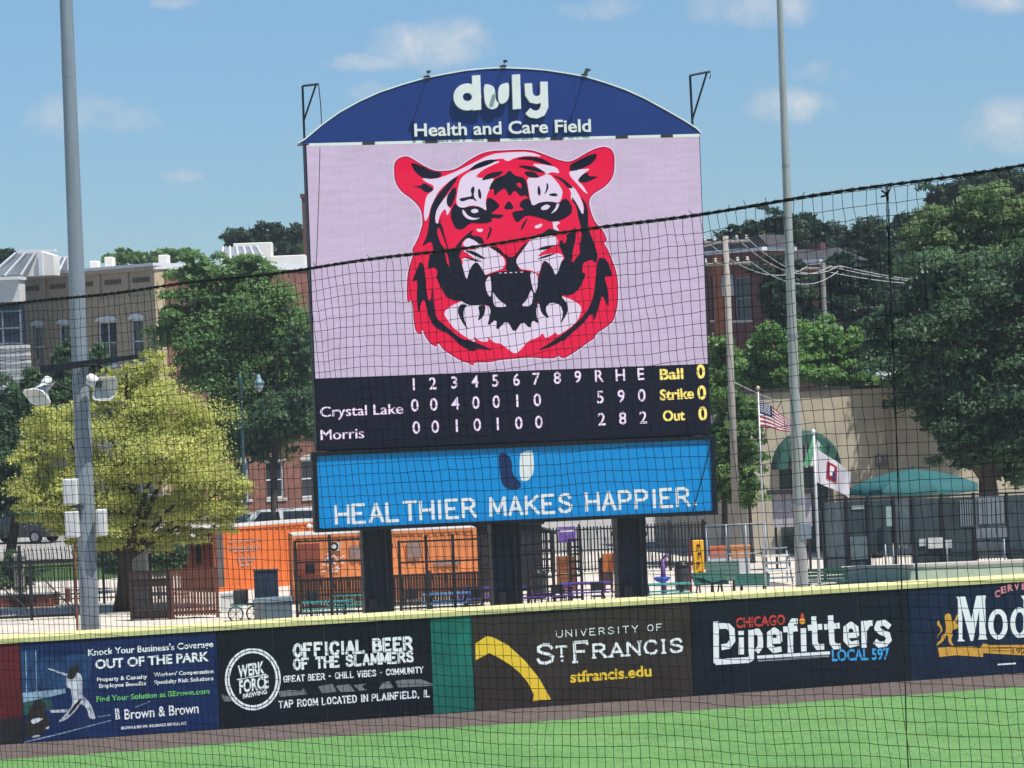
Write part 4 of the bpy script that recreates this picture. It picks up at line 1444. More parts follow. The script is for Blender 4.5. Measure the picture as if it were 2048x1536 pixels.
def flag_grid(pc, d0, nu, nv, wave, ph=0.0, droop=0.0):
    """cloth between four corners as seen, blown into folds along its length"""
    tl, tr, br, bl = [P(x, y, d0) for x, y in pc]
    g = []
    for j in range(nv + 1):
        row = []
        for i in range(nu + 1):
            a, b = i / nu, j / nv
            q = tl.lerp(tr, a).lerp(bl.lerp(br, a), b)
            amp = wave * (0.15 + a)
            w_ = math.sin(a * 9.5 + b * 1.6 + ph)
            q = q + Vector((0.05 * amp * math.cos(a * 9.5 + b * 1.6 + ph), amp * w_, .25 * amp * math.sin(a * 7 + ph * 2) - droop * math.sin(math.pi * a) * (1 - b * .3)))
            row.append(q)
        g.append(row)
    return g


def cells(g, i0, i1, j0, j1, off=0.0):
    mb = MB()
    for j in range(j0, j1):
        for i in range(i0, i1):
            o = Vector((0, -off, 0))
            mb.add([g[j][i] + o, g[j][i + 1] + o, g[j + 1][i + 1] + o, g[j + 1][i] + o], [(0, 1, 2, 3)])
    return mb


M_FPOLE = mat('flagpole aluminium', (.46, .47, .48), .45, .12, 2, metal=.3)
FLX, FLD = ray(1518, 830).x * 97, 97
fz = ZS(1516, 780, FLD)
fp = thing('flagpole', 'thin white flagpole carrying the striped flag', 'flagpole', (FLX, FLD, 0))
part('shaft', MB().tube([(FLX, FLD, 0), (FLX, FLD, fz)], [.04, .028], 10), M_FPOLE, fp, smooth=True)
part('finial', MB().lathe((FLX, FLD, fz), [(.02, 0), (.07, .05), (.07, .1), (.02, .15)], 10), mat('gilt ball', (.5, .42, .25), .35), fp, smooth=True)
g = flag_grid([(1519.5, 797), (1583, 846), (1586, 868), (1520, 853)], FLD, 26, 13, .16, .4, -.06)
fl = thing('flag', 'red, white and blue striped flag with stars drooping from a thin flagpole', 'flag', g[0][0])
M_FR = mat('flag red', (.34, .022, .04), .8, .1, 5)
M_FW = mat('flag white', (.74, .72, .74), .8, .06, 5)
M_FB = mat('flag blue', (.022, .03, .12), .8, .1, 5)
for j in range(13):
    i0 = 10 if j < 7 else 0
    part('stripe', cells(g, i0, 26, j, j + 1), M_FR if j % 2 == 0 else M_FW, fl, smooth=True)
part('canton', cells(g, 0, 10, 0, 7), M_FB, fl, smooth=True)
mb = MB()
for j in range(6):
    for i in range(8):
        c = (g[j][i + 1] + g[j + 1][i + 1]) * .5 + Vector((0, -.012, 0))
        mb.add([c + Vector((-.022, 0, -.02)), c + Vector((.022, 0, -.02)), c + Vector((0, 0, .028))], [(0, 1, 2)])
part('stars', mb, M_FW, fl)

F2X, F2D = ray(1630, 940).x * 86, 86
fz2 = ZS(1627, 868, F2D)
fp2 = thing('flagpole', 'stout white flagpole beside the steel pole carrying the pale flag', 'flagpole', (F2X, F2D, 0))
part('shaft', MB().tube([(F2X, F2D, 0), (F2X, F2D, fz2)], [.055, .04], 10), M_FPOLE, fp2, smooth=True)
part('finial', MB().lathe((F2X, F2D, fz2), [(.02, 0), (.07, .05), (.07, .1), (.02, .15)], 10), M_WHITE, fp2, smooth=True)
g = flag_grid([(1633, 896), (1700, 943), (1698, 994), (1630, 962)], F2D, 22, 12, .13, 1.7)
fl2 = thing('flag', 'white flag with a red and blue round emblem on the stout flagpole', 'flag', g[0][0])
part('cloth', cells(g, 0, 22, 0, 12), mat('white flag cloth', (.70, .66, .72), .8, .08, 4), fl2, smooth=True)
part('red_ring', cells(g, 7, 14, 2, 9, .015), M_FR, fl2, smooth=True)
part('white_disc', cells(g, 9, 12, 3, 7, .025), M_FW, fl2, smooth=True)
part('blue_mark', cells(g, 11, 13, 5, 8, .035), M_FB, fl2, smooth=True)
g = flag_grid([(1626, 872), (1650, 896), (1648, 930), (1606, 932)], F2D + .35, 12, 8, .10, .3)
fl3 = thing('flag', 'limp green and white flag behind the pale flag', 'flag', g[0][0])
part('cloth', cells(g, 0, 12, 0, 8), mat('green flag cloth', (.13, .40, .22), .8, .1, 5), fl3, smooth=True)
part('white_band', cells(g, 4, 7, 0, 8, .012), M_FW, fl3, smooth=True)

# ================================================================== fences behind the wall
M_IRON = mat('black wrought iron', (.014, .015, .018), .45, .25, 3)
M_BWOOD = mat('brown stained wood', (.115, .042, .028), .75, .35, 4, stretch=(5, 5, .6))
M_DWOOD = mat('dark stained wood', (.035, .022, .018), .75, .35, 4, stretch=(5, 5, .6))


def fence(name, label, cat, fr, u0, u1, z0, z1, sp, w, m, rails=(), posts=(), bend=0.0, group=None, pname='picket', pw=.05, thick=.02, ptop=.1):
    t = thing(name, label, cat, fr.p((u0 + u1) / 2, 0, 0), group)
    mb = MB()
    if bend:
        pts = [fr.p(0, z0), fr.p(0, z1 - .45), fr.p(0, z1 - .2, bend * .3), fr.p(0, z1 - .05, bend * .75), fr.p(0, z1, bend)]
        mb.tube(pts, w / 2, 4)
    else:
        mb.box(fr, -w / 2, w / 2, z0, z1, -thick / 2, thick / 2)
    o0 = fr.p(0, 0, 0)
    me = mb.mesh(pname, m, o0)
    k = int((u1 - u0) / sp)
    for i in range(k + 1):
        u_ = u0 + (u1 - u0) * i / k
        link(pname, me, t, fr.p(u_, 0, 0) - worldloc(t))
    for zr, hr in rails:
        part('rail', MB().box(fr, u0 - .02, u1 + .02, zr - hr / 2, zr + hr / 2, -thick / 2 - .022, -thick / 2 - .002), m, t)
    for up in posts:
        part('post', MB().box(fr, up - pw, up + pw, 0, z1 + ptop, -.075, -.075 + pw * 2), m, t)
    return t


# gate at the left
GF = Frame((0, 102), R(3))
u_ = lambda px, fr, py=1200: fr.hit(px, py)[0]
ga, gb = u_(-70, GF), u_(150, GF)
gz1 = GF.hit(80, 1122)[1]
gate = fence('iron_gate', 'black iron gate with diagonal braces left of the light pole', 'gate', GF, ga, gb, .12, gz1, .115, .022, M_IRON,
             rails=((.14, .10), (gz1 - .03, .13), (gz1 * .42, .05)), posts=(u_(62, GF), u_(151, GF)), ptop=.05)
for a, b in (((70, 1140), (150, 1222)), ((22, 1188), (62, 1226)), ((-30, 1140), (30, 1200))):
    part('brace', MB().tube([GF.p(*GF.hit(*a, .03), .03), GF.p(*GF.hit(*b, .03), .03)], .028, 5), M_IRON, gate)
lk = GF.hit(136, 1190)
part('lock_box', MB().box(GF, lk[0] - .09, lk[0] + .09, lk[1] - .25, lk[1] + .25, .02, .1), mat('rusty box', (.09, .035, .025), .7, .3, 5), gate)
# fence with tops curved outward
CFR = Frame((0, 109), R(4))
fence('curved_top_fence', 'black iron fence with outward curving picket tops below the yellow tree', 'fence', CFR, u_(10, CFR, 1110), u_(372, CFR, 1110), .1, 2.32, .155, .04, M_IRON,
      rails=((.25, .05), (1.55, .06)), posts=(u_(38, CFR, 1110), u_(205, CFR, 1110), u_(300, CFR, 1110)), bend=.42)
# brown slat fence
BW = Frame((0, 99.5), R(2))
b0, b1, b2 = u_(262, BW), u_(344, BW), u_(434, BW)
fence('slat_fence', 'open dark brown wooden slat fence beside the dark tree trunk', 'fence', BW, b0, b1 - .06, .12, 1.76, .105, .07, M_DWOOD, rails=((.2, .3), (1.72, .12), (1.35, .28)), posts=(b0, (b0 + b1) / 2, b1 - .1), pname='slat', thick=.025, ptop=.05)
fence('slat_fence', 'reddish brown wooden slat fence in front of the orange container end', 'fence', BW, b1 + .04, b2, .1, 1.78, .105, .082, M_BWOOD, rails=((.22, .12), (1.78, .06)), posts=(b1 + .02, b2), pname='slat', thick=.025, ptop=.03)
# grey concrete post with cap
cp = thing('stone_pier', 'short pale stone pier with a cap behind the slat fence', 'pier', G(283, 1215))
q = G(283, 1212)
part('pier', MB().box(Frame((q.x, q.y), 0), -.3, .3, 0, 2.0, -.3, .3), mat('pale stone', (.36, .35, .34), .8, .15, 3), cp, bevel=.02)
part('cap', MB().box(Frame((q.x, q.y), 0), -.38, .38, 2.0, 2.2, -.38, .38), mat('pale stone', (.36, .35, .34)), cp, bevel=.03)
q = G(41, 1200)
cp = thing('stone_pier', 'pale stone pier behind the black gate at the far left', 'pier', q)
part('pier', MB().box(Frame((q.x, q.y), 0), -.2, .2, 0, 1.75, -.2, .2), mat('pale stone', (.36, .35, .34)), cp, bevel=.02)
part('cap', MB().box(Frame((q.x, q.y), 0), -.25, .25, 1.75, 1.88, -.25, .25), mat('pale stone', (.36, .35, .34)), cp, bevel=.02)
# brick planter behind the gate
q0, q1 = G(-60, 1216), G(100, 1213)
pf = Frame((q0.x, q0.y), math.atan2(q1.y - q0.y, q1.x - q0.x))
pl = thing('brick_planter', 'low red brick planter wall seen through the gate', 'planter', q0)
LL = (q1 - q0).length
part('planter_wall', MB().box(pf, 0, LL, 0, .42, -.9, 0), mat('planter brick', (.30, .10, .06), .85, .3, 5), pl)
part('coping', MB().box(pf, -.04, LL + .04, .42, .5, -.95, .05), mat('pale stone', (.36, .35, .34)), pl)

# iron fence across the plaza right of centre
PF = Frame((0, 114), R(2))
fence('plaza_fence', 'black iron picket fence behind the play area and middle columns', 'fence', PF, u_(1000, PF, 1100), u_(1412, PF, 1100), .1, 1.98, .14, .06, M_IRON,
      rails=((.2, .05), (1.85, .05), (1.0, .04)), posts=[u_(x, PF, 1100) for x in (1005, 1160, 1250, 1340, 1408)])

# black steel netting frames behind the wall
for k, (x0, x1, d, lab) in enumerate(((592, 731, 92, 'tall black steel frame railing left of the first column'), (800, 962, 92.5, 'tall black steel frame railing right of the first column'))):
    FR = Frame((0, d), R(1))
    z1 = FR.hit((x0 + x1) / 2, 1078)[1]
    a, b = FR.hit(x0, 1150)[0], FR.hit(x1, 1150)[0]
    t = thing('metal_railing', lab, 'railing', FR.p((a + b) / 2, 0))
    n_ = 3 if k else 2
    for i in range(n_ + 1):
        uu_ = a + (b - a) * i / n_
        part('post', MB().box(FR, uu_ - .05, uu_ + .05, 0, z1 + (.15 if 0 < i < n_ else 0), -.05, .05), M_IRON, t)
    for zz in (z1 - .05, z1 - .75, .6, 1.2):
        part('rail', MB().box(FR, a, b, zz - .03, zz + .03, -.075, -.052), M_IRON, t)
    me = MB().box(FR, -.012, .012, .05, 1.2, -.1, -.08).mesh('baluster', M_IRON, FR.p(0, 0))
    nbal = int((b - a) / .14)
    for i in range(nbal + 1):
        link('baluster', me, t, FR.p(a + (b - a) * i / nbal, 0) - worldloc(t))
# dark slat screen in front of the bar container
DF = Frame((0, 100), R(3))
fence('slat_screen', 'dark wooden slat screen below the orange bar container', 'fence', DF, u_(600, DF, 1180), u_(990, DF, 1180), .1, 1.25, .10, .088, M_DWOOD, rails=((.2, .08), (1.2, .08)), posts=[u_(x, DF, 1180) for x in (600, 730, 860, 988)], pname='slat')

# ================================================================== shipping containers
M_ORG = mat('orange container paint', (.66, .155, .034), .5, .16, 1.2)
M_ORG2 = mat('faded orange paint', (.66, .22, .075), .55, .18, 1.2)


def container(name, label, corner, ang, L, Wd, H, m, mend):
    fr = Frame((corner.x, corner.y), R(ang))
    t = thing(name, label, 'container', corner)
    # corrugated long side
    k = int(L / .28)
    mb = MB()
    pts = []
    for i in range(k):
        a = L * i / k
        s = L / k
        pts += [(a, 0), (a + s * .3, 0), (a + s * .42, -.03), (a + s * .88, -.03)]
    pts.append((L, 0))
    vs = [fr.p(u1, .18, n1) for u1, n1 in pts] + [fr.p(u1, H - .12, n1) for u1, n1 in pts]
    kk = len(pts)
    mb.add(vs, [(i, i + 1, kk + i + 1, kk + i) for i in range(kk - 1)])
    part('side_wall', mb, m, t)
    part('far_wall', MB().box(fr, .05, L - .05, .1, H - .1, -Wd, -Wd + .06), m, t)
    e = part('end_wall', MB().box(fr, -.0, .06, .12, H - .1, -Wd + .05, -.05), mend, t)
    part('end_wall', MB().box(fr, L - .06, L, .12, H - .1, -Wd + .05, -.05), mend, t)
    part('roof', MB().box(fr, -.03, L + .03, H - .03, H, -Wd - .03, .03), mat('container roof', (.50, .47, .44), .6, .15, 1), t)
    for z0_, z1_ in ((.0, .18), (H - .12, H - .035)):
        part('rail', MB().box(fr, .0, L, z0_, z1_, -.02, .025), m, t)
    for a in (0, L):
        for n_ in (0, -Wd):
            part('corner_post', MB().box(fr, a - .07, a + .07, 0, H - .032, n_ - .07, n_ + .035), mend, t)
    return t, fr, e


ca_ = G(432, 1184)
t, fr, e = container('shipping_container', 'bright orange shipping container with shade painted brown on its end behind the slat fence', ca_, 38, 8.6, 2.44, 2.6, M_ORG, mat('brown hatch and shaded end', (.20, .05, .028), .6, .15, 2))  # orange end darkened to brown, its shade is in the paint
M_GLS = mat('dark window glass', (.012, .016, .022), .12, .2, 1, spec=.6)
part('end_window', MB().box(fr, -.02, -.004, 1.1, 1.95, -1.42, -1.05), M_GLS, e)
for n_ in (-.35, -.75, -1.7):
    part('lock_rod', MB().box(fr, -.045, -.01, .2, 2.45, n_ - .02, n_ + .02), mat('brown hatch and shaded end', (.20, .05, .028)), e)
part('end_lamp', MB().lathe(fr.p(-.12, 2.2, -1.45), [(.05, 0), (.12, .04), (.12, .1), (.03, .16)], 10), M_WHITE, e)
part('warning_label', MB().box(fr, -.012, -.003, 2.1, 2.25, -.6, -.25), mat('white print', (.72, .74, .77)), e)
mb = MB()
for i, (zz, a, b) in enumerate(((2.0, .7, 2.3), (1.72, .6, 2.2), (1.60, .9, 2.1), (1.30, 1.1, 2.0), (1.18, 1.1, 1.9), (1.0, 1.2, 1.8))):
    x = a
    while x < b:
        w_ = random.uniform(.1, .28)
        mb.box(fr, x, min(x + w_, b), zz - .05, zz + .05, .001, .004)
        x += w_ + .06
part('faded_print', mb, mat('faded print', (.42, .22, .18), .6, .2, 6), t)
part('side_lamp', MB().lathe(fr.p(4.6, 2.3, .12), [(.04, 0), (.13, .05), (.13, .12), (.03, .2)], 10), M_WHITE, t)
part('side_stripe', MB().box(fr, .09, .42, .18, 2.5, .001, .02), mat('grey door post', (.10, .09, .085), .6, .2, 3), t)

cb_ = P(590, 1150, 104)
cb_.z = 0
t, fr, e = container('bar_container', 'faded orange bar container with a hatch between the scoreboard columns', cb_, 8, 6.9, 2.44, 2.6, M_ORG2, M_ORG2)
part('hatch_frame', MB().box(fr, .12, .95, 1.0, 2.25, .03, .06), mat('brown hatch and shaded end', (.20, .05, .028)), t)
part('hatch_shelf', MB().box(fr, .05, 1.0, .86, .98, .02, .5), M_BWOOD, t)
part('hatch_opening', MB().box(fr, .4, .75, 1.15, 1.5, .061, .07), M_IRON, t)
part('menu_board', MB().box(fr, 1.35, 1.75, 1.95, 2.25, .03, .05), M_WPLAS, t)
mb = MB()
for i in range(26):
    cx, cz = 1.0 + random.random() * .85, 1.15 + random.random() * .7
    mb.sheet(fr, [(cx - .06, cz - .02), (cx + .05, cz - .035), (cx + .07, cz + .02), (cx - .03, cz + .04)], .032 + i * .0004)
part('painted_scrawl', mb, mat('pale scrawl', (.62, .55, .58), .6), t)
ring_px(mb2 := MB(), Frame((fr.p(0, 0, .055).x, fr.p(0, 0, .055).y), R(8)), (668, 1093), 9, 9, 4, lambda q: q, .002, 16)
part('round_logo', mb2, M_IRON, t)
for (a, b, z0_, z1_) in ((2.1, 2.6, 1.6, 2.1), (4.3, 4.8, 1.5, 2.2), (5.3, 6.3, 1.2, 1.4)):
    part('vent_panel', MB().box(fr, a, b, z0_, z1_, .03, .06), mat('grey vent', (.25, .17, .15), .6, .3, 6), t)

# dark cabin right of it
q = P(950, 1100, 106)
kf = Frame((q.x, 106), R(4))
t = thing('dark_cabin', 'black boxy cabin behind the middle scoreboard column', 'cabin', (q.x, 106, 0))
cw = kf.hit(1098, 1100)[0]
part('cabin_wall', MB().box(kf, .03, cw - .25, .1, 2.55, -2.4, 0), mat('charcoal siding', (.02, .024, .03), .6, .2, 2), t)
part('cabin_roof', MB().box(kf, -.05, cw - .15, 2.55, 2.68, -2.5, .12), M_IRON, t)
for zz in (.4, .75, 1.1, 1.45, 1.8, 2.15):
    part('siding_board', MB().box(kf, .05, cw - .3, zz, zz + .3, .002, .022), mat('charcoal siding', (.02, .024, .03)), t)
part('awning', MB().slab(kf, [(cw - .24, 2.4), (cw + .35, 2.2), (cw + .35, 2.12), (cw - .24, 2.3)], -2.2, .1), M_IRON, t)

# black lattice screen right of the middle column, and a second one further right
for (x0, x1, d, z1, lab) in ((1054, 1106, 97.5, 2.75, 'black lattice screen right of the middle column'), (1140, 1162, 100, 2.3, 'narrow black lattice screen beside the brown crates')):
    LT = Frame((0, d), R(2))
    a, b = LT.hit(x0, 1120)[0], LT.hit(x1, 1120)[0]
    t = thing('lattice_screen', lab, 'screen', LT.p((a + b) / 2, 0), 'black lattice screens on the plaza')
    for uu_ in (a, b):
        part('post', MB().box(LT, uu_ - .05, uu_ + .05, 0, z1, -.05, .05), M_IRON, t)
    for k in range(9):
        zz = .15 + (z1 - .2) * k / 8
        part('bar', MB().box(LT, a + .05, b - .05, zz - .035, zz + .035, -.02, 0), M_IRON, t)
    nb_ = max(2, int((b - a) / .19))
    for k in range(1, nb_):
        uu_ = a + (b - a) * k / nb_
        part('slat', MB().box(LT, uu_ - .035, uu_ + .035, .1, z1 - .02, .001, .02), M_IRON, t)

# ================================================================== plaza furniture


def picnic(label, px, d, ang, m, group='picnic tables on the plaza', s=1.0):
    x = ray(px, 1180).x * d
    fr = Frame((x, d), R(ang))
    t = thing('picnic_table', label, 'picnic table', (x, d, 0), group)
    for k in range(4):
        part('top_plank', MB().box(fr, -.9 * s, .9 * s, .72, .76, -.37 + .19 * k, -.20 + .19 * k), m, t)
    for n_ in (-.72, .55):
        part('bench_plank', MB().box(fr, -.9 * s, .9 * s, .42, .46, n_, n_ + .2), m, t)
    for a in (-.6, .6):
        mb = MB()
        mb.tube([fr.p(a, .70, -.1), fr.p(a, 0.02, -.62)], .03, 6)
        mb.tube([fr.p(a, .70, .1), fr.p(a, 0.02, .62)], .03, 6)
        mb.tube([fr.p(a, .39, -.65), fr.p(a, .39, .65)], .026, 6)
        part('leg_frame', mb, M_IRON, t)
    return t


M_TEAL = mat('teal coated planks', (.05, .24, .22), .5, .15, 3)
M_PURP = mat('purple coated planks', (.07, .035, .20), .5, .15, 3)
M_DGRN = mat('green coated planks', (.018, .075, .055), .5, .2, 3)
picnic('teal picnic table behind the left steel frame railing', 655, 95, 5, M_TEAL)
picnic('teal picnic table close to the first scoreboard column', 712, 97.5, -8, M_TEAL)
picnic('teal and blue picnic table right of the first column', 895, 96.5, 6, mat('blue coated planks', (.05, .15, .30), .5, .15, 3))
picnic('purple picnic table just left of the middle column', 965, 98.5, -4, M_PURP)
picnic('purple picnic table right of the middle column', 1092, 98, 8, M_PURP)
picnic('purple picnic table in front of the yellow play box', 1172, 99, -6, M_PURP)
picnic('teal picnic table right of the third column', 1330, 97, 3, M_TEAL)

# small dark cafe chairs standing about
def cafe_chair(label, px, d, ang):
    x = ray(px, 1180).x * d
    fr = Frame((x, d), R(ang))
    t = thing('cafe_chair', label, 'chair', (x, d, 0), 'dark cafe chairs on the plaza')
    part('seat', MB().box(fr, -.22, .22, .43, .47, -.22, .22), M_IRON, t)
    part('backrest', MB().box(fr, -.22, .22, .62, .92, -.23, -.2), M_IRON, t)
    for a in (-.2, .2):
        part('leg', MB().tube([fr.p(a, 0, -.26), fr.p(a, .9, -.215)], .018, 5), M_IRON, t)
        part('leg', MB().tube([fr.p(a, 0, .24), fr.p(a, .43, .19)], .018, 5), M_IRON, t)


cafe_chair('dark chair left of the blue picnic table', 826, 96, 20)
cafe_chair('dark chair right of the blue picnic table', 946, 95.5, -30)
cafe_chair('dark chair between the lattice screen and the brown crates', 1118, 96.5, 160)
cafe_chair('dark chair right of the brown crates', 1196, 96.5, 10)
cafe_chair('dark chair just left of the third column', 1240, 98, -60)
cafe_chair('dark chair behind the left steel frame railing', 628, 97, 30)
for (px, d, lab) in ((1076, 102, 'dark rubbish barrel behind the lattice screen'), (1365, 103.5, 'dark rubbish barrel left of the yellow climbing panel'), (1212, 108, 'dark rubbish barrel below the yellow play counter')):
    x = ray(px, 1150).x * d
    t = thing('rubbish_barrel', lab, 'barrel', (x, d, 0), 'rubbish barrels on the plaza')
    part('barrel', MB().lathe((x, d, 0), [(.26, 0), (.29, .1), (.30, .8), (.29, .88)], 14), M_DSTEEL, t, smooth=True)
    part('lid', MB().lathe((x, d, .88), [(.31, 0), (.30, .08), (.16, .2), (.14, .22)], 14), M_IRON, t, smooth=True)

# overturned green tables
for (px, py, d, ang, tilt, lab) in ((1418, 1158, 99, 10, .5, 'dark green table tipped towards the wall right of the third column'), (1445, 1142, 101, 0, 1.05, 'green table standing on edge behind the tipped dark tables'), (1505, 1160, 99.5, -8, .45, 'dark green tipped table beside the thin flagpole')):
    q = P(px, py, d)
    fr = Frame((q.x, d), R(ang))
    t = thing('tipped_table', lab, 'table', (q.x, d, 0), 'tipped green tables')
    cz = q.z
    ct, st_ = math.cos(tilt), math.sin(tilt)
    for k in range(4):
        o = -.40 + .2 * k
        vs = []
        for oo, th in ((o, 0), (o + .18, 0), (o + .18, .05), (o, .05)):
            vs.append((-oo * ct + th * st_, cz + oo * st_ + th * ct))
        mb = MB()
        vv = [fr.p(-.62, z_, n_) for n_, z_ in vs] + [fr.p(.62, z_, n_) for n_, z_ in vs]
        mb.add(vv, [(0, 1, 5, 4), (1, 2, 6, 5), (2, 3, 7, 6), (3, 0, 4, 7), (0, 3, 2, 1), (4, 5, 6, 7)])
        part('top_plank', mb, M_DGRN, t)
    for a in (-.4, .4):
        mb = MB()
        mb.tube([fr.p(a, cz - .03, .05), fr.p(a, .02, .35)], .03, 6)
        mb.tube([fr.p(a, cz - .03, -.05), fr.p(a, .02, -.45)], .03, 6)
        part('leg_frame', mb, M_IRON, t)

# grey storage chest and cabinet, hand cart
q = P(546, 1215, 95)
cf = Frame((q.x, 95), R(6))
t = thing('storage_chest', 'blue grey storage chest with a sloped lid close behind the wall', 'chest', (q.x, 95, 0))
M_BGR = mat('blue grey plastic', (.085, .125, .155), .55, .12, 2)
part('chest_body', MB().box(cf, -.64, .66, 0, .78, -.7, 0), M_BGR, t, bevel=.03)
part('lid', MB().slab(cf, [(-.68, .785), (.70, .785), (.66, .93), (-.62, .9)], -.74, .04), mat('pale blue grey plastic', (.16, .21, .25), .5, .1, 2), t)
part('front_panel', MB().box(cf, -.62, -.28, .05, .76, .002, .02), mat('mid grey plastic', (.10, .115, .13), .55, .1, 2), t)
q = P(532, 1165, 96.6)
cf = Frame((q.x, 96.6), R(4))
t = thing('storage_cabinet', 'tall dark navy storage cabinet behind the grey chest', 'cabinet', (q.x, 96.6, 0))
part('cabinet_body', MB().box(cf, -.42, .42, 0, 1.76, -.55, 0), mat('dark navy plastic', (.018, .03, .055), .5, .15, 2), t, bevel=.02)
for a in (-.2, .21):
    part('cabinet_door', MB().box(cf, a - .19, a + .19, .08, 1.68, .002, .02), mat('dark navy plastic', (.018, .03, .055)), t)
part('cabinet_top', MB().box(cf, -.45, .45, 1.765, 1.80, -.58, .03), M_DSTEEL, t)
q = P(490, 1205, 97)
cf = Frame((q.x, 97), 0)
t = thing('hand_cart', 'small dark two wheeled cart beside the grey storage chest', 'cart', (q.x, 97, 0))
for a in (-.32, .32):
    mb = MB()
    ring_pts = [cf.p(a + .26 * math.cos(k * math.pi / 8), .28 + .26 * math.sin(k * math.pi / 8), .2) for k in range(17)]
    mb.tube(ring_pts, .028, 6)
    for k in range(4):
        an_ = k * math.pi / 4
        mb.tube([cf.p(a - .25 * math.cos(an_), .28 - .25 * math.sin(an_), .2), cf.p(a + .25 * math.cos(an_), .28 + .25 * math.sin(an_), .2)], .008, 4)
    part('wheel', mb, M_IRON, t)
part('tray', MB().box(cf, -.5, .35, .56, .62, -.3, .15), M_TEAL, t)
part('cart_body', MB().box(cf, -.4, .1, .64, 1.1, -.28, .1), M_DSTEEL, t, bevel=.02)
part('handle', MB().tube([cf.p(.3, .6, 0), cf.p(.5, 1.0, 0), cf.p(.7, 1.05, 0)], .025, 6), M_IRON, t)
# pale cool box left of the cart
q = P(462, 1195, 101)
cf = Frame((q.x, 101), R(3))
t = thing('cool_box', 'pale grey box on the paving below the orange container', 'box', (q.x, 101, 0))
part('box_body', MB().box(cf, -.38, .38, 0, .62, -.5, 0), M_WPLAS, t, bevel=.03)
part('box_lid', MB().box(cf, -.41, .41, .625, .74, -.53, .03), mat('pale grey plastic', (.5, .52, .54)), t, bevel=.02)

# play equipment
M_YEL = mat('yellow play plastic', (.78, .40, .02), .45, .08, 3)
M_ORP = mat('orange play plastic', (.42, .13, .04), .5, .12, 3)
q = P(1232, 1118, 104)
cf = Frame((q.x, 104), R(-4))
t = thing('play_counter', 'yellow play counter on dark red posts behind the purple tables', 'play equipment', (q.x, 104, 0))
part('yellow_panel', MB().box(cf, -.08, .46, .97, 1.5, -.05, .08), M_YEL, t, bevel=.02)
part('orange_panel', MB().box(cf, -.52, -.1, .75, 1.45, -.25, -.12), M_ORP, t, bevel=.02)
for a in (-.48, -.2, .4):
    part('post', MB().tube([cf.p(a, 0, -.18), cf.p(a, 1.2, -.18)], .05, 8), mat('dark red post', (.11, .02, .02), .5), t)
part('play_wheel', MB().lathe(cf.p(.12, 1.5, .0), [(.05, 0), (.15, .08), (.17, .2), (.1, .32), (.02, .36)], 12), mat('navy ball', (.02, .02, .07), .4), t, smooth=True)
q = P(1396, 1110, 102)
cf = Frame((q.x, 102), R(8))
t = thing('climbing_wall', 'tall yellow climbing panel with dark holes right of the third column', 'play equipment', (q.x, 102, 0))
part('yellow_board', MB().box(cf, -.2, .22, .35, 1.95, -.05, .04), M_YEL, t, bevel=.02)
for zz in (.75, 1.1, 1.45, 1.75):
    part('hole', MB().lathe(cf.p(.02 + .06 * math.sin(zz * 9), zz, .045), [(.02, -.05), (.07, -.04), (.07, .04), (.02, .05)], 10), mat('dark red post', (.11, .02, .02)), t)
part('post', MB().tube([cf.p(-.32, 0, 0), cf.p(-.32, 2.0, 0)], .05, 8), mat('dark red post', (.11, .02, .02)), t)
q = P(1326, 1135, 100.5)
t = thing('play_fountain', 'purple post with a blue bowl right of the third column', 'play equipment', (q.x, 100.5, 0))
part('post', MB().tube([(q.x, 100.5, 0), (q.x, 100.5, 1.4)], [.11, .08], 10), mat('purple plastic', (.085, .03, .16), .45), t, smooth=True)
part('bowl', MB().lathe((q.x - .05, 100.5, .52), [(.05, 0), (.24, .08), (.32, .2), (.28, .22)], 14), mat('blue plastic', (.03, .08, .38), .45), t, smooth=True)
part('spout', MB().tube([(q.x, 100.5, 1.38), (q.x + .12, 100.5, 1.55), (q.x + .24, 100.5, 1.45)], .05, 8), mat('purple plastic', (.085, .03, .16)), t)
# purple banner on the fence, brown crates
BN = Frame((0, 113.7), R(2))
a, b = BN.hit(1116, 1054), BN.hit(1152, 1084)
t = thing('hanging_banner', 'small purple banner hung on the plaza fence', 'banner', BN.p(a[0], b[1]))
part('cloth', MB().box(BN, a[0], b[0], b[1], a[1], 0, .02), mat('purple cloth', (.13, .07, .30), .7, .2, 5), t)
part('cloth_print', MB().box(BN, a[0] + .08, b[0] - .08, a[1] - .22, a[1] - .12, .021, .024), mat('pale scrawl', (.62, .55, .58)), t)
for i, (px, zz, lab) in enumerate(((1133, 0, 'brown wooden crate at the bottom of the pair behind the purple tables'), (1133, .68, 'brown wooden crate on top of the pair behind the purple tables'))):
    x = ray(px, 1140).x * 105
    cf = Frame((x, 105), R(2))
    t = thing('wooden_crate', lab, 'crate', (x, 105, zz))
    for k in range(4):
        part('board', MB().box(cf, -.36, .36, zz + .01 + .165 * k, zz + .155 + .165 * k, -.5, 0), mat('crate wood', (.20, .075, .03), .8, .25, 4), t)
    for a in (-.32, .32):
        part('batten', MB().box(cf, a - .04, a + .04, zz + .005, zz + .665, .002, .025), mat('crate wood', (.20, .075, .03)), t)

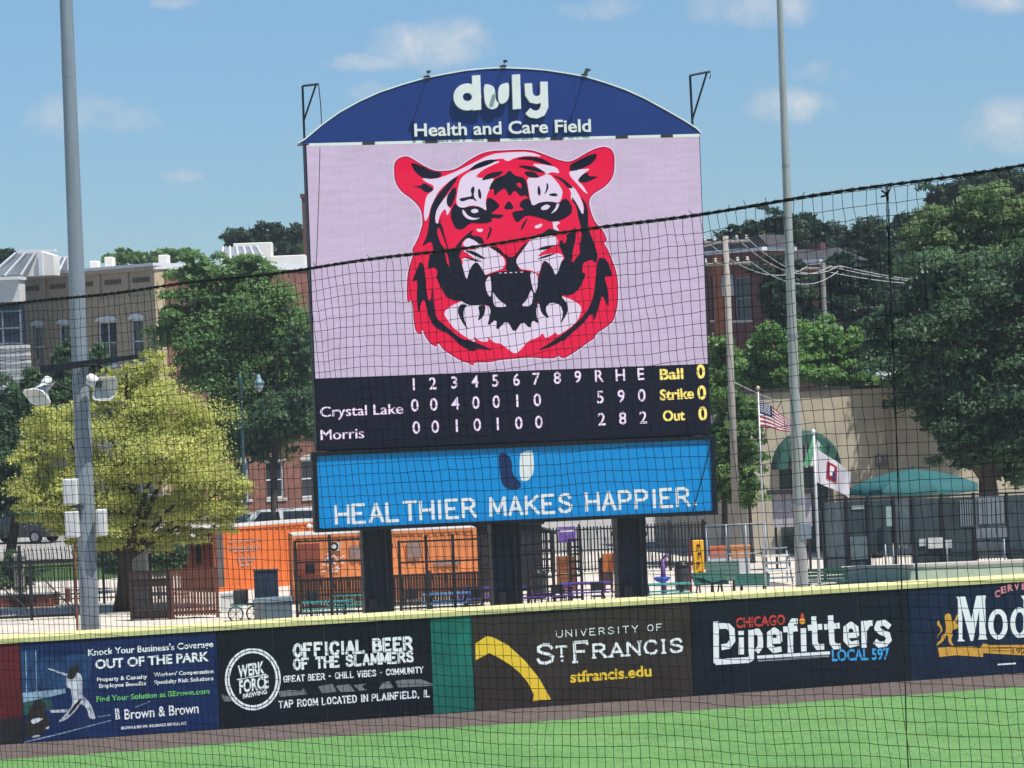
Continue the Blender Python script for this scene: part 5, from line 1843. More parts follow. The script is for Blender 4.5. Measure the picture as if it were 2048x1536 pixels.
# chain link enclosure right of the scoreboard
CL = Frame((0, 106), R(-3))
a, b = CL.hit(1414, 1100)[0], CL.hit(1532, 1100)[0]
z1 = CL.hit(1470, 1048)[1]
t = thing('chain_link_fence', 'silver chain link fence frame between the scoreboard and the thin flagpole', 'fence', CL.p((a + b) / 2, 0))
for k in range(4):
    uu_ = a + (b - a) * k / 3
    part('post', MB().tube([CL.p(uu_, 0), CL.p(uu_, z1)], .04, 8), M_GALV, t, smooth=True)
for zz in (z1 - .02, z1 * .5, .15):
    part('rail', MB().tube([CL.p(a, zz), CL.p(b, zz)], .03, 8), M_GALV, t, smooth=True)
mb = MB()
cell_ = .12
k = int((b - a) / cell_)
for i in range(-int(z1 / cell_), k):
    for sgn in (1, -1):
        u0_ = a + i * cell_
        p0 = [u0_, .1]
        p1 = [u0_ + z1 - .1, z1]
        ua, ub = max(p0[0], a), min(p1[0], b)
        if ub - ua < .05:
            continue
        za, zb_ = .1 + (ua - p0[0]), .1 + (ub - p0[0])
        if sgn < 0:
            za, zb_ = z1 + .1 - za, z1 + .1 - zb_
        mb.tube([CL.p(ua, za, .002 * sgn), CL.p(ub, zb_, .002 * sgn)], .004, 3, caps=False)
o = part('chain_mesh', mb, M_GALV, t)
o['kind'] = 'stuff'
# things seen through it
for (x0, x1, y0, y1, d, m, lab, nm) in ((1421, 1455, 1094, 1114, 109, mat('orange crate plastic', (.60, .13, .03), .5, .1, 3), 'orange crate behind the chain link fence, left of the pair', 'storage_crate'),
                                        (1462, 1500, 1092, 1114, 109.5, mat('pale orange plastic', (.66, .26, .06), .5, .1, 3), 'pale orange crate behind the chain link fence, right of the pair', 'storage_crate')):
    a, b = P(x0, y0, d), P(x1, y1, d)
    t = thing(nm, lab, 'crate', (a.x, d, b.z))
    part('crate_body', MB().box(AX, a.x, b.x, b.z, a.z, -d - .4, -d), m, t, bevel=.015)
    part('rim', MB().box(AX, a.x - .03, b.x + .03, a.z - .05, a.z + .01, -d - .43, -d + .03), m, t)
    part('stand', MB().box(AX, a.x, b.x, 0, b.z - .004, -d - .38, -d - .02), mat('white banner cloth', (.5, .52, .56), .7, .2, 3), t)

# aluminium steps beside the flagpole
q = P(1562, 1140, 104)
cf = Frame((q.x, 104), R(4))
t = thing('bleacher', 'small aluminium bleacher behind the thin flagpole', 'bleacher', (q.x, 104, 0))
for k in range(5):
    part('plank', MB().box(cf, -.5, .5, .25 + .26 * k, .31 + .26 * k, -.3 - .3 * k, -.02 - .3 * k), M_WPLAS if k % 2 else M_GALV, t)
for a in (-.45, .45):
    part('side_frame', MB().slab(cf, [(a, 0), (a + .05, 0), (a + .05, 1.3), (a, 1.3)], -1.5, -1.44), M_GALV, t)
    mb = MB()
    mb.tube([cf.p(a, .05, -.05), cf.p(a, 1.35, -1.4)], .03, 6)
    part('side_rail', mb, M_GALV, t)

# posts and dark green screens of the enclosure at the right
EF = Frame((0, 105), R(2))
M_SCR = mat('dark green windscreen', (.030, .050, .056), .8, .55, 2.0, stretch=(3, 3, .35))  # vertical colour streaks put the shade of wrinkles into the cloth
M_SCR2 = mat('grey green windscreen', (.070, .095, .105), .8, .55, 2.0, stretch=(3, 3, .35))
en = thing('screened_enclosure', 'enclosure of dark green windscreens on black posts under the teal umbrella', 'enclosure', EF.p(EF.hit(1830, 1100)[0], 0))
eb = [1648, 1695, 1738, 1790, 1826, 1885, 1950, 2016, 2090, 2160]
for i, (x0, x1) in enumerate(zip(eb[:-1], eb[1:])):
    a, b = EF.hit(x0, 1080)[0], EF.hit(x1, 1080)[0]
    zt_ = EF.hit((x0 + x1) / 2, 992 - (x0 + x1 - 3700) * .02)[1]
    part('windscreen', MB().box(EF, a + .05, b - .05, (.3, .35, .95, 1.25, .35, .4, .6, .4, .4)[i], zt_ - .1, -.03, -.01), M_SCR if i % 3 else M_SCR2, en)
    part('top_rail', MB().box(EF, a, b, zt_ - .05, zt_ + .02, -.06, 0), M_IRON, en)
    part('low_rail', MB().box(EF, a, b, .85, .9, -.06, 0), M_IRON, en)
for x0 in eb:
    a = EF.hit(x0, 1080)[0]
    part('post', MB().box(EF, a - .055, a + .055, 0, EF.hit(x0, 985)[1], -.07, .04), M_IRON, en)
me = MB().box(EF, -.012, .012, .05, 1.0, -.03, -.01).mesh('baluster', M_IRON, EF.p(0, 0))
ea, eb_ = EF.hit(1648, 1080)[0], EF.hit(2090, 1080)[0]
for i in range(70):
    link('baluster', me, en, EF.p(ea + (eb_ - ea) * i / 69, 0) - worldloc(en))
for (x0, x1, y0, y1, m) in ((1918, 1948, 1000, 1052, 'a'), (1955, 2010, 996, 1046, 'b'), (1950, 2016, 1055, 1074, 'c')):
    a, b = EF.hit(x0, y0), EF.hit(x1, y1)
    nsl = 6
    for k in range(nsl):
        w_ = (b[0] - a[0]) / nsl
        part('louvre', MB().box(EF, a[0] + w_ * k + .02, a[0] + w_ * (k + 1) - .02, b[1], a[1], .012, .04), mat('grey blue louvre', (.14, .17, .19), .6, .2, 3), en)
# paler panels, a lettered strip and a grey box low in the enclosure
for (x0, x1, y0, y1, n_, col) in ((1700, 1736, 1074, 1118, .02, (.10, .14, .16)), (1742, 1764, 1078, 1116, -.5, (.22, .25, .26)), (1838, 1852, 1078, 1092, .05, (.45, .46, .45)), (1856, 1886, 1076, 1096, .05, (.55, .56, .54)), (1890, 1904, 1080, 1096, .05, (.34, .36, .36)), (1702, 1728, 1012, 1018, .02, (.30, .36, .40)), (1772, 1784, 1012, 1052, .3, (.26, .36, .36)), (1828, 1882, 1128, 1146, .1, (.36, .42, .38))):
    a, b = EF.hit(x0, y0, n_), EF.hit(x1, y1, n_)
    part('pale_panel', MB().box(EF, a[0], b[0], b[1], a[1], n_ - .05, n_), mat('panel %.2f' % col[0], col, .6, .25, 4), en)
# silver handrail posts in front
for x0 in (1770, 1786, 1893, 2008):
    a = EF.hit(x0, 1080, .4)
    part('silver_post', MB().tube([EF.p(a[0], 0, .4), EF.p(a[0], 1.35, .4)], .035, 8), M_GALV, en, smooth=True)
# pale green kerb wall
KW = Frame((0, 103.2), R(3))
a, b = KW.hit(1690, 1160)[0], KW.hit(2160, 1140)[0]
t = thing('low_wall', 'low pale green wall at the foot of the screened enclosure', 'wall', KW.p((a + b) / 2, 0))
part('wall_body', MB().box(KW, a, b, 0, .5, -.5, 0), mat('pale green render', (.38, .47, .36), .8, .15, 1.5), t)
part('coping', MB().box(KW, a - .04, b + .04, .5, .6, -.55, .05), mat('pale concrete', (.48, .46, .42), .8, .15, 2), t)
# silver and white boards behind the steel pole
q0, q1 = P(1542, 990, 112), P(1626, 1052, 112)
t = thing('notice_board', 'pale grey notice board with papers behind the steel pole', 'board', ((q0.x + q1.x) / 2, 112, 0))
bw = (q1.x - q0.x) / 3
for k in range(3):
    part('sheet', MB().box(AX, q0.x + bw * k + .03, q0.x + bw * (k + 1) - .03, q1.z, q0.z, -112.05, -112), mat('grey notice', (.36, .34, .38), .7, .3, 4), t)
for k in range(2):
    part('leg', MB().box(AX, q0.x + .1 + k * (q1.x - q0.x - .3), q0.x + .2 + k * (q1.x - q0.x - .3), 0, q0.z, -112.12, -112.06), M_IRON, t)
part('hood', MB().box(AX, q0.x - .15, q1.x + .15, q0.z + .02, q0.z + .2, -112.4, -111.7), M_DSTEEL, t)
# green bench at the foot of the flagpoles
x = ray(1655, 1160).x * 99
cf = Frame((x, 99), R(3))
t = thing('park_bench', 'dark green bench right of the stout flagpole', 'bench', (x, 99, 0))
for k in range(3):
    part('seat_slat', MB().box(cf, -.8, .8, .44, .48, -.12 + .13 * k, -.02 + .13 * k), M_DGRN, t)
    part('back_slat', MB().box(cf, -.8, .8, .56 + .13 * k, .66 + .13 * k, -.2, -.16), M_DGRN, t)
for a in (-.7, .7):
    part('leg', MB().box(cf, a - .03, a + .03, 0, .95, -.25, -.21), M_IRON, t)
    part('leg', MB().box(cf, a - .03, a + .03, 0, .43, .2, .25), M_IRON, t)

# teal umbrella
UXc, UDc = ray(1826, 960).x * 101, 101
ztop_ = ZS(1832, 938, UDc)
zed = ZS(1832, 972, UDc)
t = thing('patio_umbrella', 'wide teal patio umbrella above the screened enclosure', 'umbrella', (UXc, UDc, 0))
M_CANV = mat('teal canvas', (.020, .105, .108), .75, .08, 1.2)
K = 8
Rr = 2.5
for k in range(K):
    a0, a1 = 2 * math.pi * (k + .25) / K, 2 * math.pi * (k + 1.25) / K
    mb = MB()
    rows = []
    for f in (0.04, .4, .75, 1.0):
        sag = .06 * math.sin(f * math.pi)
        p0 = Vector((UXc + Rr * f * math.cos(a0), UDc + Rr * f * math.sin(a0), ztop_ + (zed - ztop_) * f ** 1.7))
        p1 = Vector((UXc + Rr * f * math.cos(a1), UDc + Rr * f * math.sin(a1), ztop_ + (zed - ztop_) * f ** 1.7))
        pm = (p0 + p1) * .5 - Vector((0, 0, .05 * f + sag * .4))
        rows.append((p0, pm, p1))
    rows.append(tuple(p_ - Vector((0, 0, .2)) for p_ in rows[-1]))
    vs = [p_ for r_ in rows for p_ in r_]
    mb.add(vs, [(i * 3 + j, i * 3 + j + 1, (i + 1) * 3 + j + 1, (i + 1) * 3 + j) for i in range(4) for j in range(2)])
    pn = part('canopy_panel', mb, M_CANV, t, smooth=True)
    part('rib', MB().tube([(UXc, UDc, ztop_ - .35), (UXc + Rr * .97 * math.cos(a0), UDc + Rr * .97 * math.sin(a0), zed - .05)], .02, 5), M_DSTEEL, t)
part('pole', MB().tube([(UXc, UDc, 0), (UXc, UDc, ztop_ + .1)], .045, 10), M_GRN, t)
part('base', MB().lathe((UXc, UDc, 0), [(.4, 0), (.4, .08), (.1, .14)], 14), M_DSTEEL, t)

# ================================================================== the backstop net close to the camera
CELL = .0445
NA, NB = Vector((ray(0, 700).x * 13.6, 13.6, 0)), Vector((ray(2048, 700).x * 9.3, 9.3, 0))
ND = (NB - NA)
NL = ND.length
NU = ND.normalized()
NN = Vector((NU.y, -NU.x, 0))
zr0, zr1 = ZS(0, 612, 13.6), ZS(2048, 331, 9.3)


def rope_z(s):
    f = s / NL
    return zr0 + (zr1 - zr0) * f - .022 * math.sin(math.pi * min(max(f, 0), 1)) + .004 * math.sin(s * 5.1)


i0, i1 = int(-5.0 / CELL), int((NL + 5.0) / CELL)
ni, nj = i1 - i0 + 1, 62
II, JJ = np.meshgrid(np.arange(i0, i1 + 1), np.arange(nj), indexing='ij')
s_ = II * CELL
zt_ = np.vectorize(rope_z)(s_.astype(float))


def smooth_noise(shape, k, amp):
    small = rng.normal(0, 1, (shape[0] // k + 3, shape[1] // k + 3))
    x = np.arange(shape[0]) / k
    y = np.arange(shape[1]) / k
    xi, yi = x.astype(int), y.astype(int)
    fx, fy = (x - xi)[:, None], (y - yi)[None, :]
    fx, fy = fx * fx * (3 - 2 * fx), fy * fy * (3 - 2 * fy)
    a = small[np.ix_(xi, yi)]
    b = small[np.ix_(xi + 1, yi)]
    c = small[np.ix_(xi, yi + 1)]
    d = small[np.ix_(xi + 1, yi + 1)]
    return amp * ((a * (1 - fx) + b * fx) * (1 - fy) + (c * (1 - fx) + d * fx) * fy)


sh = II.shape
top_pull = np.exp(-JJ / 2.5)
ss = s_ + .085 * JJ * CELL + smooth_noise(sh, 10, .007) + smooth_noise(sh, 3, .0026) + rng.normal(0, .0012, sh) + top_pull * rng.normal(0, .004, sh)
zz = zt_ - JJ * CELL * 1.0 - .012 * np.minimum(JJ, 1) + smooth_noise(sh, 9, .005) + smooth_noise(sh, 2, .0018) + rng.normal(0, .0010, sh)
zz[:, 0] = zt_[:, 0] - .006
nnn = smooth_noise(sh, 16, .022) + smooth_noise(sh, 5, .005)
NP = np.stack([NA.x + NU.x * ss + NN.x * nnn, NA.y + NU.y * ss + NN.y * nnn, zz], -1)
TR = .00130
offs = np.array([(math.cos(a), math.sin(a)) for a in (math.pi / 2, math.pi * 7 / 6, math.pi * 11 / 6)]) * TR
offv = np.array([[NU.x * a + NN.x * b, NU.y * a + NN.y * b, 0] for a, b in offs])
offh = np.array([[NN.x * b, NN.y * b, a] for a, b in offs])


def strands(NP, off, axis):
    A = NP if axis == 1 else NP.transpose(1, 0, 2)       # strand index first
    n_, k_ = A.shape[:2]
    V = (A[:, :, None, :] + off[None, None]).reshape(-1, 3)
    base = (np.arange(n_)[:, None] * k_ + np.arange(k_ - 1)[None]) * 3
    F = []
    for e in range(3):
        e2 = (e + 1) % 3
        F.append(np.stack([base + e, base + e2, base + 3 + e2, base + 3 + e], -1).reshape(-1, 4))
    return V, np.concatenate(F)


V1, F1 = strands(NP, offv, 1)
V2, F2 = strands(NP, offh, 0)
V = np.concatenate([V1, V2])
Fq = np.concatenate([F1, F2 + len(V1)])
me = bpy.data.meshes.new('netting')
me.vertices.add(len(V))
me.loops.add(Fq.size)
me.polygons.add(len(Fq))
M_NET = mat('black net twine', (.010, .010, .013), .7, .2, 30)
nroot = NA.lerp(NB, .5)
me.vertices.foreach_set('co', (V - np.array([nroot.x, nroot.y, 0])).reshape(-1).astype(np.float32))
me.loops.foreach_set('vertex_index', Fq.reshape(-1).astype(np.int32))
me.polygons.foreach_set('loop_start', np.arange(0, Fq.size, 4, dtype=np.int32))
me.polygons.foreach_set('loop_total', np.full(len(Fq), 4, dtype=np.int32))
me.materials.append(M_NET)
me.update(calc_edges=True)
net = thing('backstop_net', 'black square mesh safety net with a thick top rope in the foreground', 'net', (nroot.x, nroot.y, 0))
o = link('netting', me, net)
o['kind'] = 'stuff'
M_ROPE = mat('dark rope', (.020, .017, .020), .8, .3, 60)


def npnt(s, z, n=0.0):
    return NA + NU * s + NN * n + Vector((0, 0, z))


# top rope: two strands laid together, lashed with twine
sgrid = np.arange(-5.0, NL + 5.0, .012)
for ph in (0, math.pi):
    pts = [npnt(s, rope_z(s) + .0028 * math.sin(s * 55 + ph), .0028 * math.cos(s * 55 + ph)) for s in sgrid]
    part('top_rope', MB().tube(pts, .0040, 6), M_ROPE, net, smooth=True)
mb = MB()
for i in range(i0, i1, 1):
    s = i * CELL + rng.normal(0, .004)
    z_ = rope_z(s)
    pts = [npnt(s + .006 * math.sin(k * 1.3), z_ + .0084 * math.cos(k * math.pi / 3), .0084 * math.sin(k * math.pi / 3)) for k in range(7)]
    mb.tube(pts, .0016, 3, caps=False)
    if rng.random() < .12:
        mb.tube([npnt(s, z_ + .010), npnt(s - .004 + rng.normal(0, .006), z_ + .014 + rng.random() * .012)], .0016, 3)
o = part('lashing', mb, M_ROPE, net)
o['kind'] = 'stuff'
# vertical seam cord
sm = None
for k in range(400):
    s = NL * k / 400
    q = npnt(s, rope_z(s))
    px = F_PX * (q.x / q.y)
    if px > ray(1772, 395).x * F_PX:
        sm = s
        break
pts = [npnt(sm - .004 * j * CELL + .0012 * math.sin(j * .7), rope_z(sm) - j * CELL, .004) for j in range(0, 62)]
part('seam_cord', MB().tube(pts, .0024, 6), M_ROPE, net, smooth=True)
pts2 = [npnt(sm - .005 + .003 * math.sin(j * 1.7), rope_z(sm) - j * CELL, .006) for j in range(0, 14)]
part('seam_cord', MB().tube(pts2, .0026, 5), M_ROPE, net, smooth=True)
part('knot', MB().tube([npnt(sm - .022, rope_z(sm) - .018, .01), npnt(sm - .004, rope_z(sm) - .03, .012), npnt(sm + .020, rope_z(sm) - .012, .01), npnt(sm + .002, rope_z(sm) - .035, .01), npnt(sm - .024, rope_z(sm) - .04, .012)], .004, 6), M_ROPE, net, smooth=True)

# ================================================================== buildings


def wall_open(mb, fr, u0, u1, z0, z1, holes, depth=.25):
    """front face of a wall with real recessed openings; holes = (u0,u1,z0,z1)"""
    us = sorted({u0, u1, *[h[0] for h in holes], *[h[1] for h in holes]})
    zs_ = sorted({z0, z1, *[h[2] for h in holes], *[h[3] for h in holes]})
    for a, b in zip(us[:-1], us[1:]):
        for c, d in zip(zs_[:-1], zs_[1:]):
            um, zm_ = (a + b) / 2, (c + d) / 2
            if any(h[0] < um < h[1] and h[2] < zm_ < h[3] for h in holes):
                continue
            mb.add([fr.p(a, c), fr.p(b, c), fr.p(b, d), fr.p(a, d)], [(0, 1, 2, 3)])
    for (a, b, c, d) in holes:
        f = [fr.p(a, c), fr.p(b, c), fr.p(b, d), fr.p(a, d)]
        k = [fr.p(a, c, -depth), fr.p(b, c, -depth), fr.p(b, d, -depth), fr.p(a, d, -depth)]
        mb.add(f + k, [(i, (i + 1) % 4, 4 + (i + 1) % 4, 4 + i) for i in range(4)])
    return mb


def window(parent, fr, h, m_frame, m_sill=None, m_lintel=None, mull=0, depth=.22):
    a, b, c, d = h
    w = part('window', MB().box(fr, a + .02, b - .02, c + .02, d - .02, -depth - .02, -depth + .0), M_GLASS, parent)
    mb = MB()
    t_ = .11
    mb.box(fr, a, a + t_, c, d, -depth + .002, -depth + .08)
    mb.box(fr, b - t_, b, c, d, -depth + .002, -depth + .08)
    mb.box(fr, a + t_, b - t_, d - t_, d, -depth + .002, -depth + .078)
    mb.box(fr, a + t_, b - t_, c, c + t_, -depth + .002, -depth + .078)
    m2 = (c + d) / 2
    mb.box(fr, a + t_, b - t_, m2 - .04, m2 + .04, -depth + .002, -depth + .07)
    for k in range(mull):
        x = a + (b - a) * (k + 1) / (mull + 1)
        mb.box(fr, x - .03, x + .03, c + t_, d - t_, -depth + .002, -depth + .066)
    part('frame', mb, m_frame, w)
    if m_sill:
        part('sill', MB().box(fr, a - .12, b + .12, c - .18, c - .003, -depth, .1), m_sill, w)
    if m_lintel:
        mid, half = (a + b) / 2, (b - a) / 2 + .14
        arc_ = [(mid - half * math.cos(math.pi * k / 10), d + .003 + .34 * math.sin(math.pi * k / 10)) for k in range(11)]
        part('lintel', MB().slab(fr, arc_, -.1, .06), m_lintel, w)
    return w


M_GLASS = mat('window glass', (.02, .026, .034), .08, .3, .6, spec=.6)
M_TAN = mat('tan brick', (.36, .28, .195), .85, .14, 2.5, bump=.2)
M_TAN2 = mat('tan brick trim', (.36, .29, .21), .85, .12, 2.5)
M_RED = mat('red brick', (.205, .092, .068), .85, .35, 1.6, bump=.2)
M_RED2 = mat('dark red brick', (.115, .05, .042), .85, .25, 2.0, bump=.2)
M_WPNT = mat('white window paint', (.62, .64, .67), .6, .06, 4)
M_STONE = mat('pale sill stone', (.45, .43, .40), .8, .15, 3)
M_MEMB = mat('white roof membrane', (.70, .68, .64), .7, .10, .5)

# ---- tan brick building at the left with its brick side wall
c0 = P(314, 700, 170)
TF = Frame((c0.x, c0.y), R(-40))                     # street front, in shade
TS = Frame((c0.x, c0.y), R(47))                      # side wall, in the sun
tan = thing('corner_building', 'tan brick corner building with a red brick side wall and white skylit roof', 'building', (c0.x, c0.y, 0))
ul_, _ = TF.hit(38, 700)
zt_ = TF.hit(170, 540)[1]
wins = []
for (x0, x1) in ((66, 88), (117, 139), (196, 234), (262, 288)):
    wins.append((TF.hit(x0, 690)[0], TF.hit(x1, 690)[0]))
zw1 = TF.hit(200, 643)[1]
zw0 = zw1 - 2.75
holes = [(a, b, zw0, zw1) for a, b in wins] + [(a, b, zw0 - 5.0, zw1 - 5.0) for a, b in wins] + [(a - .3, b + .3, .6, 3.4) for a, b in wins]
mb = MB()
wall_open(mb, TF, ul_, 0, 0, zt_ - 1.9, holes)
part('front_wall', mb, M_TAN, tan)
for i, h in enumerate(holes[:8]):
    window(tan, TF, h, M_WPNT, M_WPNT if i < 4 else M_STONE, M_WPNT, 1 if i in (2, 6) else 0)
for h in holes[8:]:
    window(tan, TF, h, M_WPNT, M_STONE, None, 2)
# upper frieze: piers and recessed panels, each with a row of small brick dentils
part('frieze_back', MB().box(TF, ul_, 0, zt_ - 1.9, zt_ - .35, -.4, -.1), M_TAN, tan)
npan = 5
W_ = -ul_
for k in range(npan + 1):
    x = ul_ + W_ * k / npan
    part('pier', MB().box(TF, max(ul_, x - .22), min(0.0, x + .22), zt_ - 1.9, zt_ - .36, -.099, .03), M_TAN2, tan)
dm = MB().box(TF, -.06, .06, -.3, 0, -.098, -.01).mesh('dentil', mat('dark brick dentil', (.11, .075, .05), .85), TF.p(0, 0))
for k in range(npan):
    for j in range(6):
        x = ul_ + W_ * (k + .26 + j * .1) / npan
        link('dentil', dm, tan, TF.p(x, zt_ - .75) - worldloc(tan))
part('cornice', MB().box(TF, ul_ - .1, .12, zt_ - .35, zt_ - .1, -.5, .16), M_TAN2, tan)
part('coping', MB().box(TF, ul_ - .15, .16, zt_ - .1, zt_ + .08, -.6, .22), M_WPNT, tan)
# sunlit side
LS = 16.5
part('corner_quoin', MB().box(TS, .002, .75, 0, zt_ - .1, -.3, .03), mat('sunlit tan brick', (.48, .38, .24), .85, .12, 3), tan)  # return of the tan front, sunlight put into its paler colour
sh_ = []
for (x0, x1, y0, y1) in ((534, 567, 921, 998), (605, 637, 918, 996), (470, 498, 925, 1000)):
    a, b = TS.hit(x0, y1), TS.hit(x1, y0)
    sh_.append((a[0], b[0], a[1], b[1]))
hs = []
for (a, b, c, d) in sh_:
    hs += [(a, b, c, d), (a, b, c + 5.0, d + 5.0)]
mb = MB()
wall_open(mb, TS, .75, LS, 0, zt_ - .3, hs)
part('side_wall', mb, M_RED, tan)
for h in hs:
    window(tan, TS, h, M_WPNT, M_STONE, M_STONE)
part('stone_band', MB().box(TS, .76, LS, sh_[0][2] - 1.5, sh_[0][2] - .75, .002, .05), mat('grey stone base', (.34, .31, .29), .85, .3, 2), tan)
part('side_coping', MB().box(TS, -.1, LS, zt_ - .3, zt_ + .06, -.5, .12), M_WPNT, tan)
# roof deck
rp_ = [TF.p(ul_, 0), TF.p(0, 0), TS.p(LS, 0), TF.p(ul_, 0) + TS.u * LS]
mb = MB()
mb.add([(q.x, q.y, zt_ - .25) for q in rp_], [(0, 1, 2, 3)])
part('roof', mb, M_MEMB, tan)
mb = MB()
mb.add([(rp_[0].x, rp_[0].y, 0), (rp_[3].x, rp_[3].y, 0), (rp_[3].x, rp_[3].y, zt_ - .26), (rp_[0].x, rp_[0].y, zt_ - .26)], [(0, 1, 2, 3)])
mb.add([(rp_[2].x, rp_[2].y, 0), (rp_[3].x, rp_[3].y, 0), (rp_[3].x, rp_[3].y, zt_ - .26), (rp_[2].x, rp_[2].y, zt_ - .26)], [(0, 1, 2, 3)])
part('back_wall', mb, M_RED2, tan)


def skylight(px, py, d, w, dep, h, ang, lean):
    """glazed lean-to on the roof: white curb, sloping glass, white bars"""
    q = P(px, py, d)
    fr = Frame((q.x, d), R(ang))
    z0_ = q.z
    s = part('skylight', MB().slab(fr, [(-w / 2, z0_), (w / 2, z0_), (w / 2 - lean, z0_ + h), (-w / 2 + lean * .4, z0_ + h)], -dep, -dep + .25), M_MEMB, tan)
    mb = MB()
    mb.add([fr.p(-w / 2, z0_ + .05, 0), fr.p(w / 2, z0_ + .05, 0), fr.p(w / 2 - lean, z0_ + h, -dep + .26), fr.p(-w / 2 + lean * .4, z0_ + h, -dep + .26)], [(0, 1, 2, 3)])
    part('glass_slope', mb, mat('skylight glass', (.20, .22, .25), .2, .2, .8), s)
    for k in range(6):
        f = k / 5
        a = fr.p(-w / 2 + w * f, z0_ + .07, .02)
        b = fr.p(-w / 2 + lean * .4 + (w - lean * 1.4) * f, z0_ + h + .03, -dep + .28)
        part('glazing_bar', MB().tube([a, b], .07, 4), M_WPNT, s)
    part('curb', MB().box(fr, -w / 2 - .1, w / 2 + .1, z0_ - .5, z0_ + .06, -.1, .1), M_WPNT, s)


skylight(488, 529, 178, 2.9, 1.8, 1.25, 8, .5)
for (x0, x1, y0, y1, d, nm) in ((466, 545, 487, 532, 181, 'roof_block'), (540, 612, 512, 542, 180, 'roof_block'), (208, 226, 514, 532, 176, 'roof_vent'), (178, 196, 522, 536, 175, 'roof_vent'), (316, 336, 510, 524, 174, 'roof_vent')):
    a, b = P(x0, y0, d), P(x1, y1, d)
    part(nm, MB().box(AX, a.x, b.x, min(b.z, zt_ - .3), a.z, -d - 1.2, -d), M_MEMB, tan, bevel=.04)
# tower of brick behind the roof, beside the scoreboard
a = P(603, 388, 184)
part('brick_tower', MB().box(AX, a.x, a.x + 3.2, 0, a.z - .25, -186.5, -184), M_RED2, tan)
part('tower_cap', MB().box(AX, a.x - .1, a.x + 3.3, a.z - .25, a.z, -186.6, -183.9), mat('dark coping', (.12, .05, .045), .8), tan)

# ---- white building at the far left
q = P(40, 620, 172)
WFr = Frame((q.x, 172), R(-8))
wb = thing('white_building', 'white sided building with skylit roof at the left edge', 'building', WFr.p(-2, 0))
M_WSID = mat('white siding', (.60, .59, .57), .7, .08, 1.5)
zz1 = WFr.hit(20, 560)[1]
zz2 = WFr.hit(20, 604)[1]
zz3 = WFr.hit(20, 622)[1]
zz4 = WFr.hit(20, 690)[1]
part('upper_wall', MB().box(WFr, -12, 0, zz2, zz1, -1.2, 0), M_WSID, wb)
for k in range(4):
    part('siding_board', MB().box(WFr, -12, -.01, zz2 + (zz1 - zz2) * k / 4 + .02, zz2 + (zz1 - zz2) * (k + 1) / 4, .002, .02), M_WSID, wb)
part('eave', MB().box(WFr, -12.3, .1, zz1, zz1 + .2, -1.2, .35), M_WPNT, wb)
part('window_band', MB().box(WFr, -12, 0, zz4, zz2 - .004, -1.1, -.3), mat('dark window band', (.02, .03, .05), .2, .2, .5), wb)
for k in range(8):
    x = -.08 - k * 1.15
    part('mullion', MB().box(WFr, x - .05, x + .05, zz4, zz3, -.298, -.2), mat('blue grey mullion', (.16, .2, .26), .5), wb)
for zq in (zz4 + .1, (zz3 + zz4) / 2, zz3):
    part('transom', MB().box(WFr, -12, 0, zq - .05, zq + .05, -.296, -.19), mat('blue grey mullion', (.16, .2, .26)), wb)
k = 0
zq = zz4
while zq > .4:
    part('step_board', MB().box(WFr, -12, .25, zq - .22, zq - .02, -1.1, .05 + .03 * (k % 2)), M_WSID if k % 2 == 0 else mat('grey siding', (.25, .26, .27), .7, .1, 2), wb)
    zq -= .24
    k += 1
zr = WFr.hit(20, 558)[1] + .2
for (x0, x1, ya, lean) in ((18, 84, 470, .8), (66, 128, 474, .7)):
    pass


def monitor(px0, px1, py0, py1, d, parent):
    """roof monitor: gabled glass box with white ribs"""
    a, b = P(px0, py1, d), P(px1, py0, d)
    fr = Frame((a.x, d), R(-12))
    w = (b.x - a.x)
    h = b.z - a.z
    s = part('roof_monitor', MB().slab(fr, [(0, a.z), (w, a.z), (w, a.z + h * .8), (w * .8, b.z), (w * .45, b.z - .05)], -1.2, -.15), M_MEMB, parent)
    mb = MB()
    mb.add([fr.p(.12, a.z + .1, .3), fr.p(w * .55, a.z + .1, .3), fr.p(w * .72, b.z - .12, -.1), fr.p(w * .42, b.z - .12, -.1)], [(0, 1, 2, 3)])
    part('glass_slope', mb, mat('skylight glass', (.20, .22, .25)), s)
    for f in (0, .5, 1):
        part('glazing_bar', MB().tube([fr.p(.05 + (w * .52) * f, a.z + .08, .34), fr.p(w * .42 + w * .32 * f, b.z - .05, -.06)], .09, 4), M_WPNT, s)
    part('post', MB().box(fr, w * .78, w * .84, a.z, b.z - .1, -.149, .05), M_WPNT, s)


monitor(-20, 112, 502, 556, 174, wb)
monitor(90, 150, 512, 548, 177, wb)
part('ridge_cap', MB().box(AX, P(32, 498, 178).x, P(110, 498, 178).x, P(70, 504, 178).z, P(70, 499, 178).z, -178.6, -178), M_WPNT, wb)

# ---- red brick houses right of the scoreboard
q = P(1528, 600, 165)
H1 = Frame((q.x, 165), R(-48))
hb = thing('brick_house', 'tall red brick house, front darkened for shade, right behind the scoreboard', 'house', (q.x, 165, 0))
zt1 = H1.hit(1480, 505)[1]
ha = H1.hit(1380, 600)[0]
hl = []
for (x0, x1, y0, y1) in ((1470, 1500, 552, 640), (1425, 1440, 552, 640)):
    a, b = H1.hit(x0, y1), H1.hit(x1, y0)
    hl.append((a[0], b[0], a[1], b[1]))
mb = MB()
wall_open(mb, H1, ha, 0, 0, zt1, hl)
part('front_wall', mb, M_RED2, hb)  # darker brick than the sunny side, shade put into the colour
for h in hl:
    window(hb, H1, h, mat('grey window paint', (.20, .20, .23), .6), M_STONE, mat('brick lintel', (.19, .06, .05), .8))  # window paint in a darker grey
part('eave', MB().box(H1, ha - .2, .3, zt1, zt1 + .22, -2.8, .35), M_WPNT, hb)
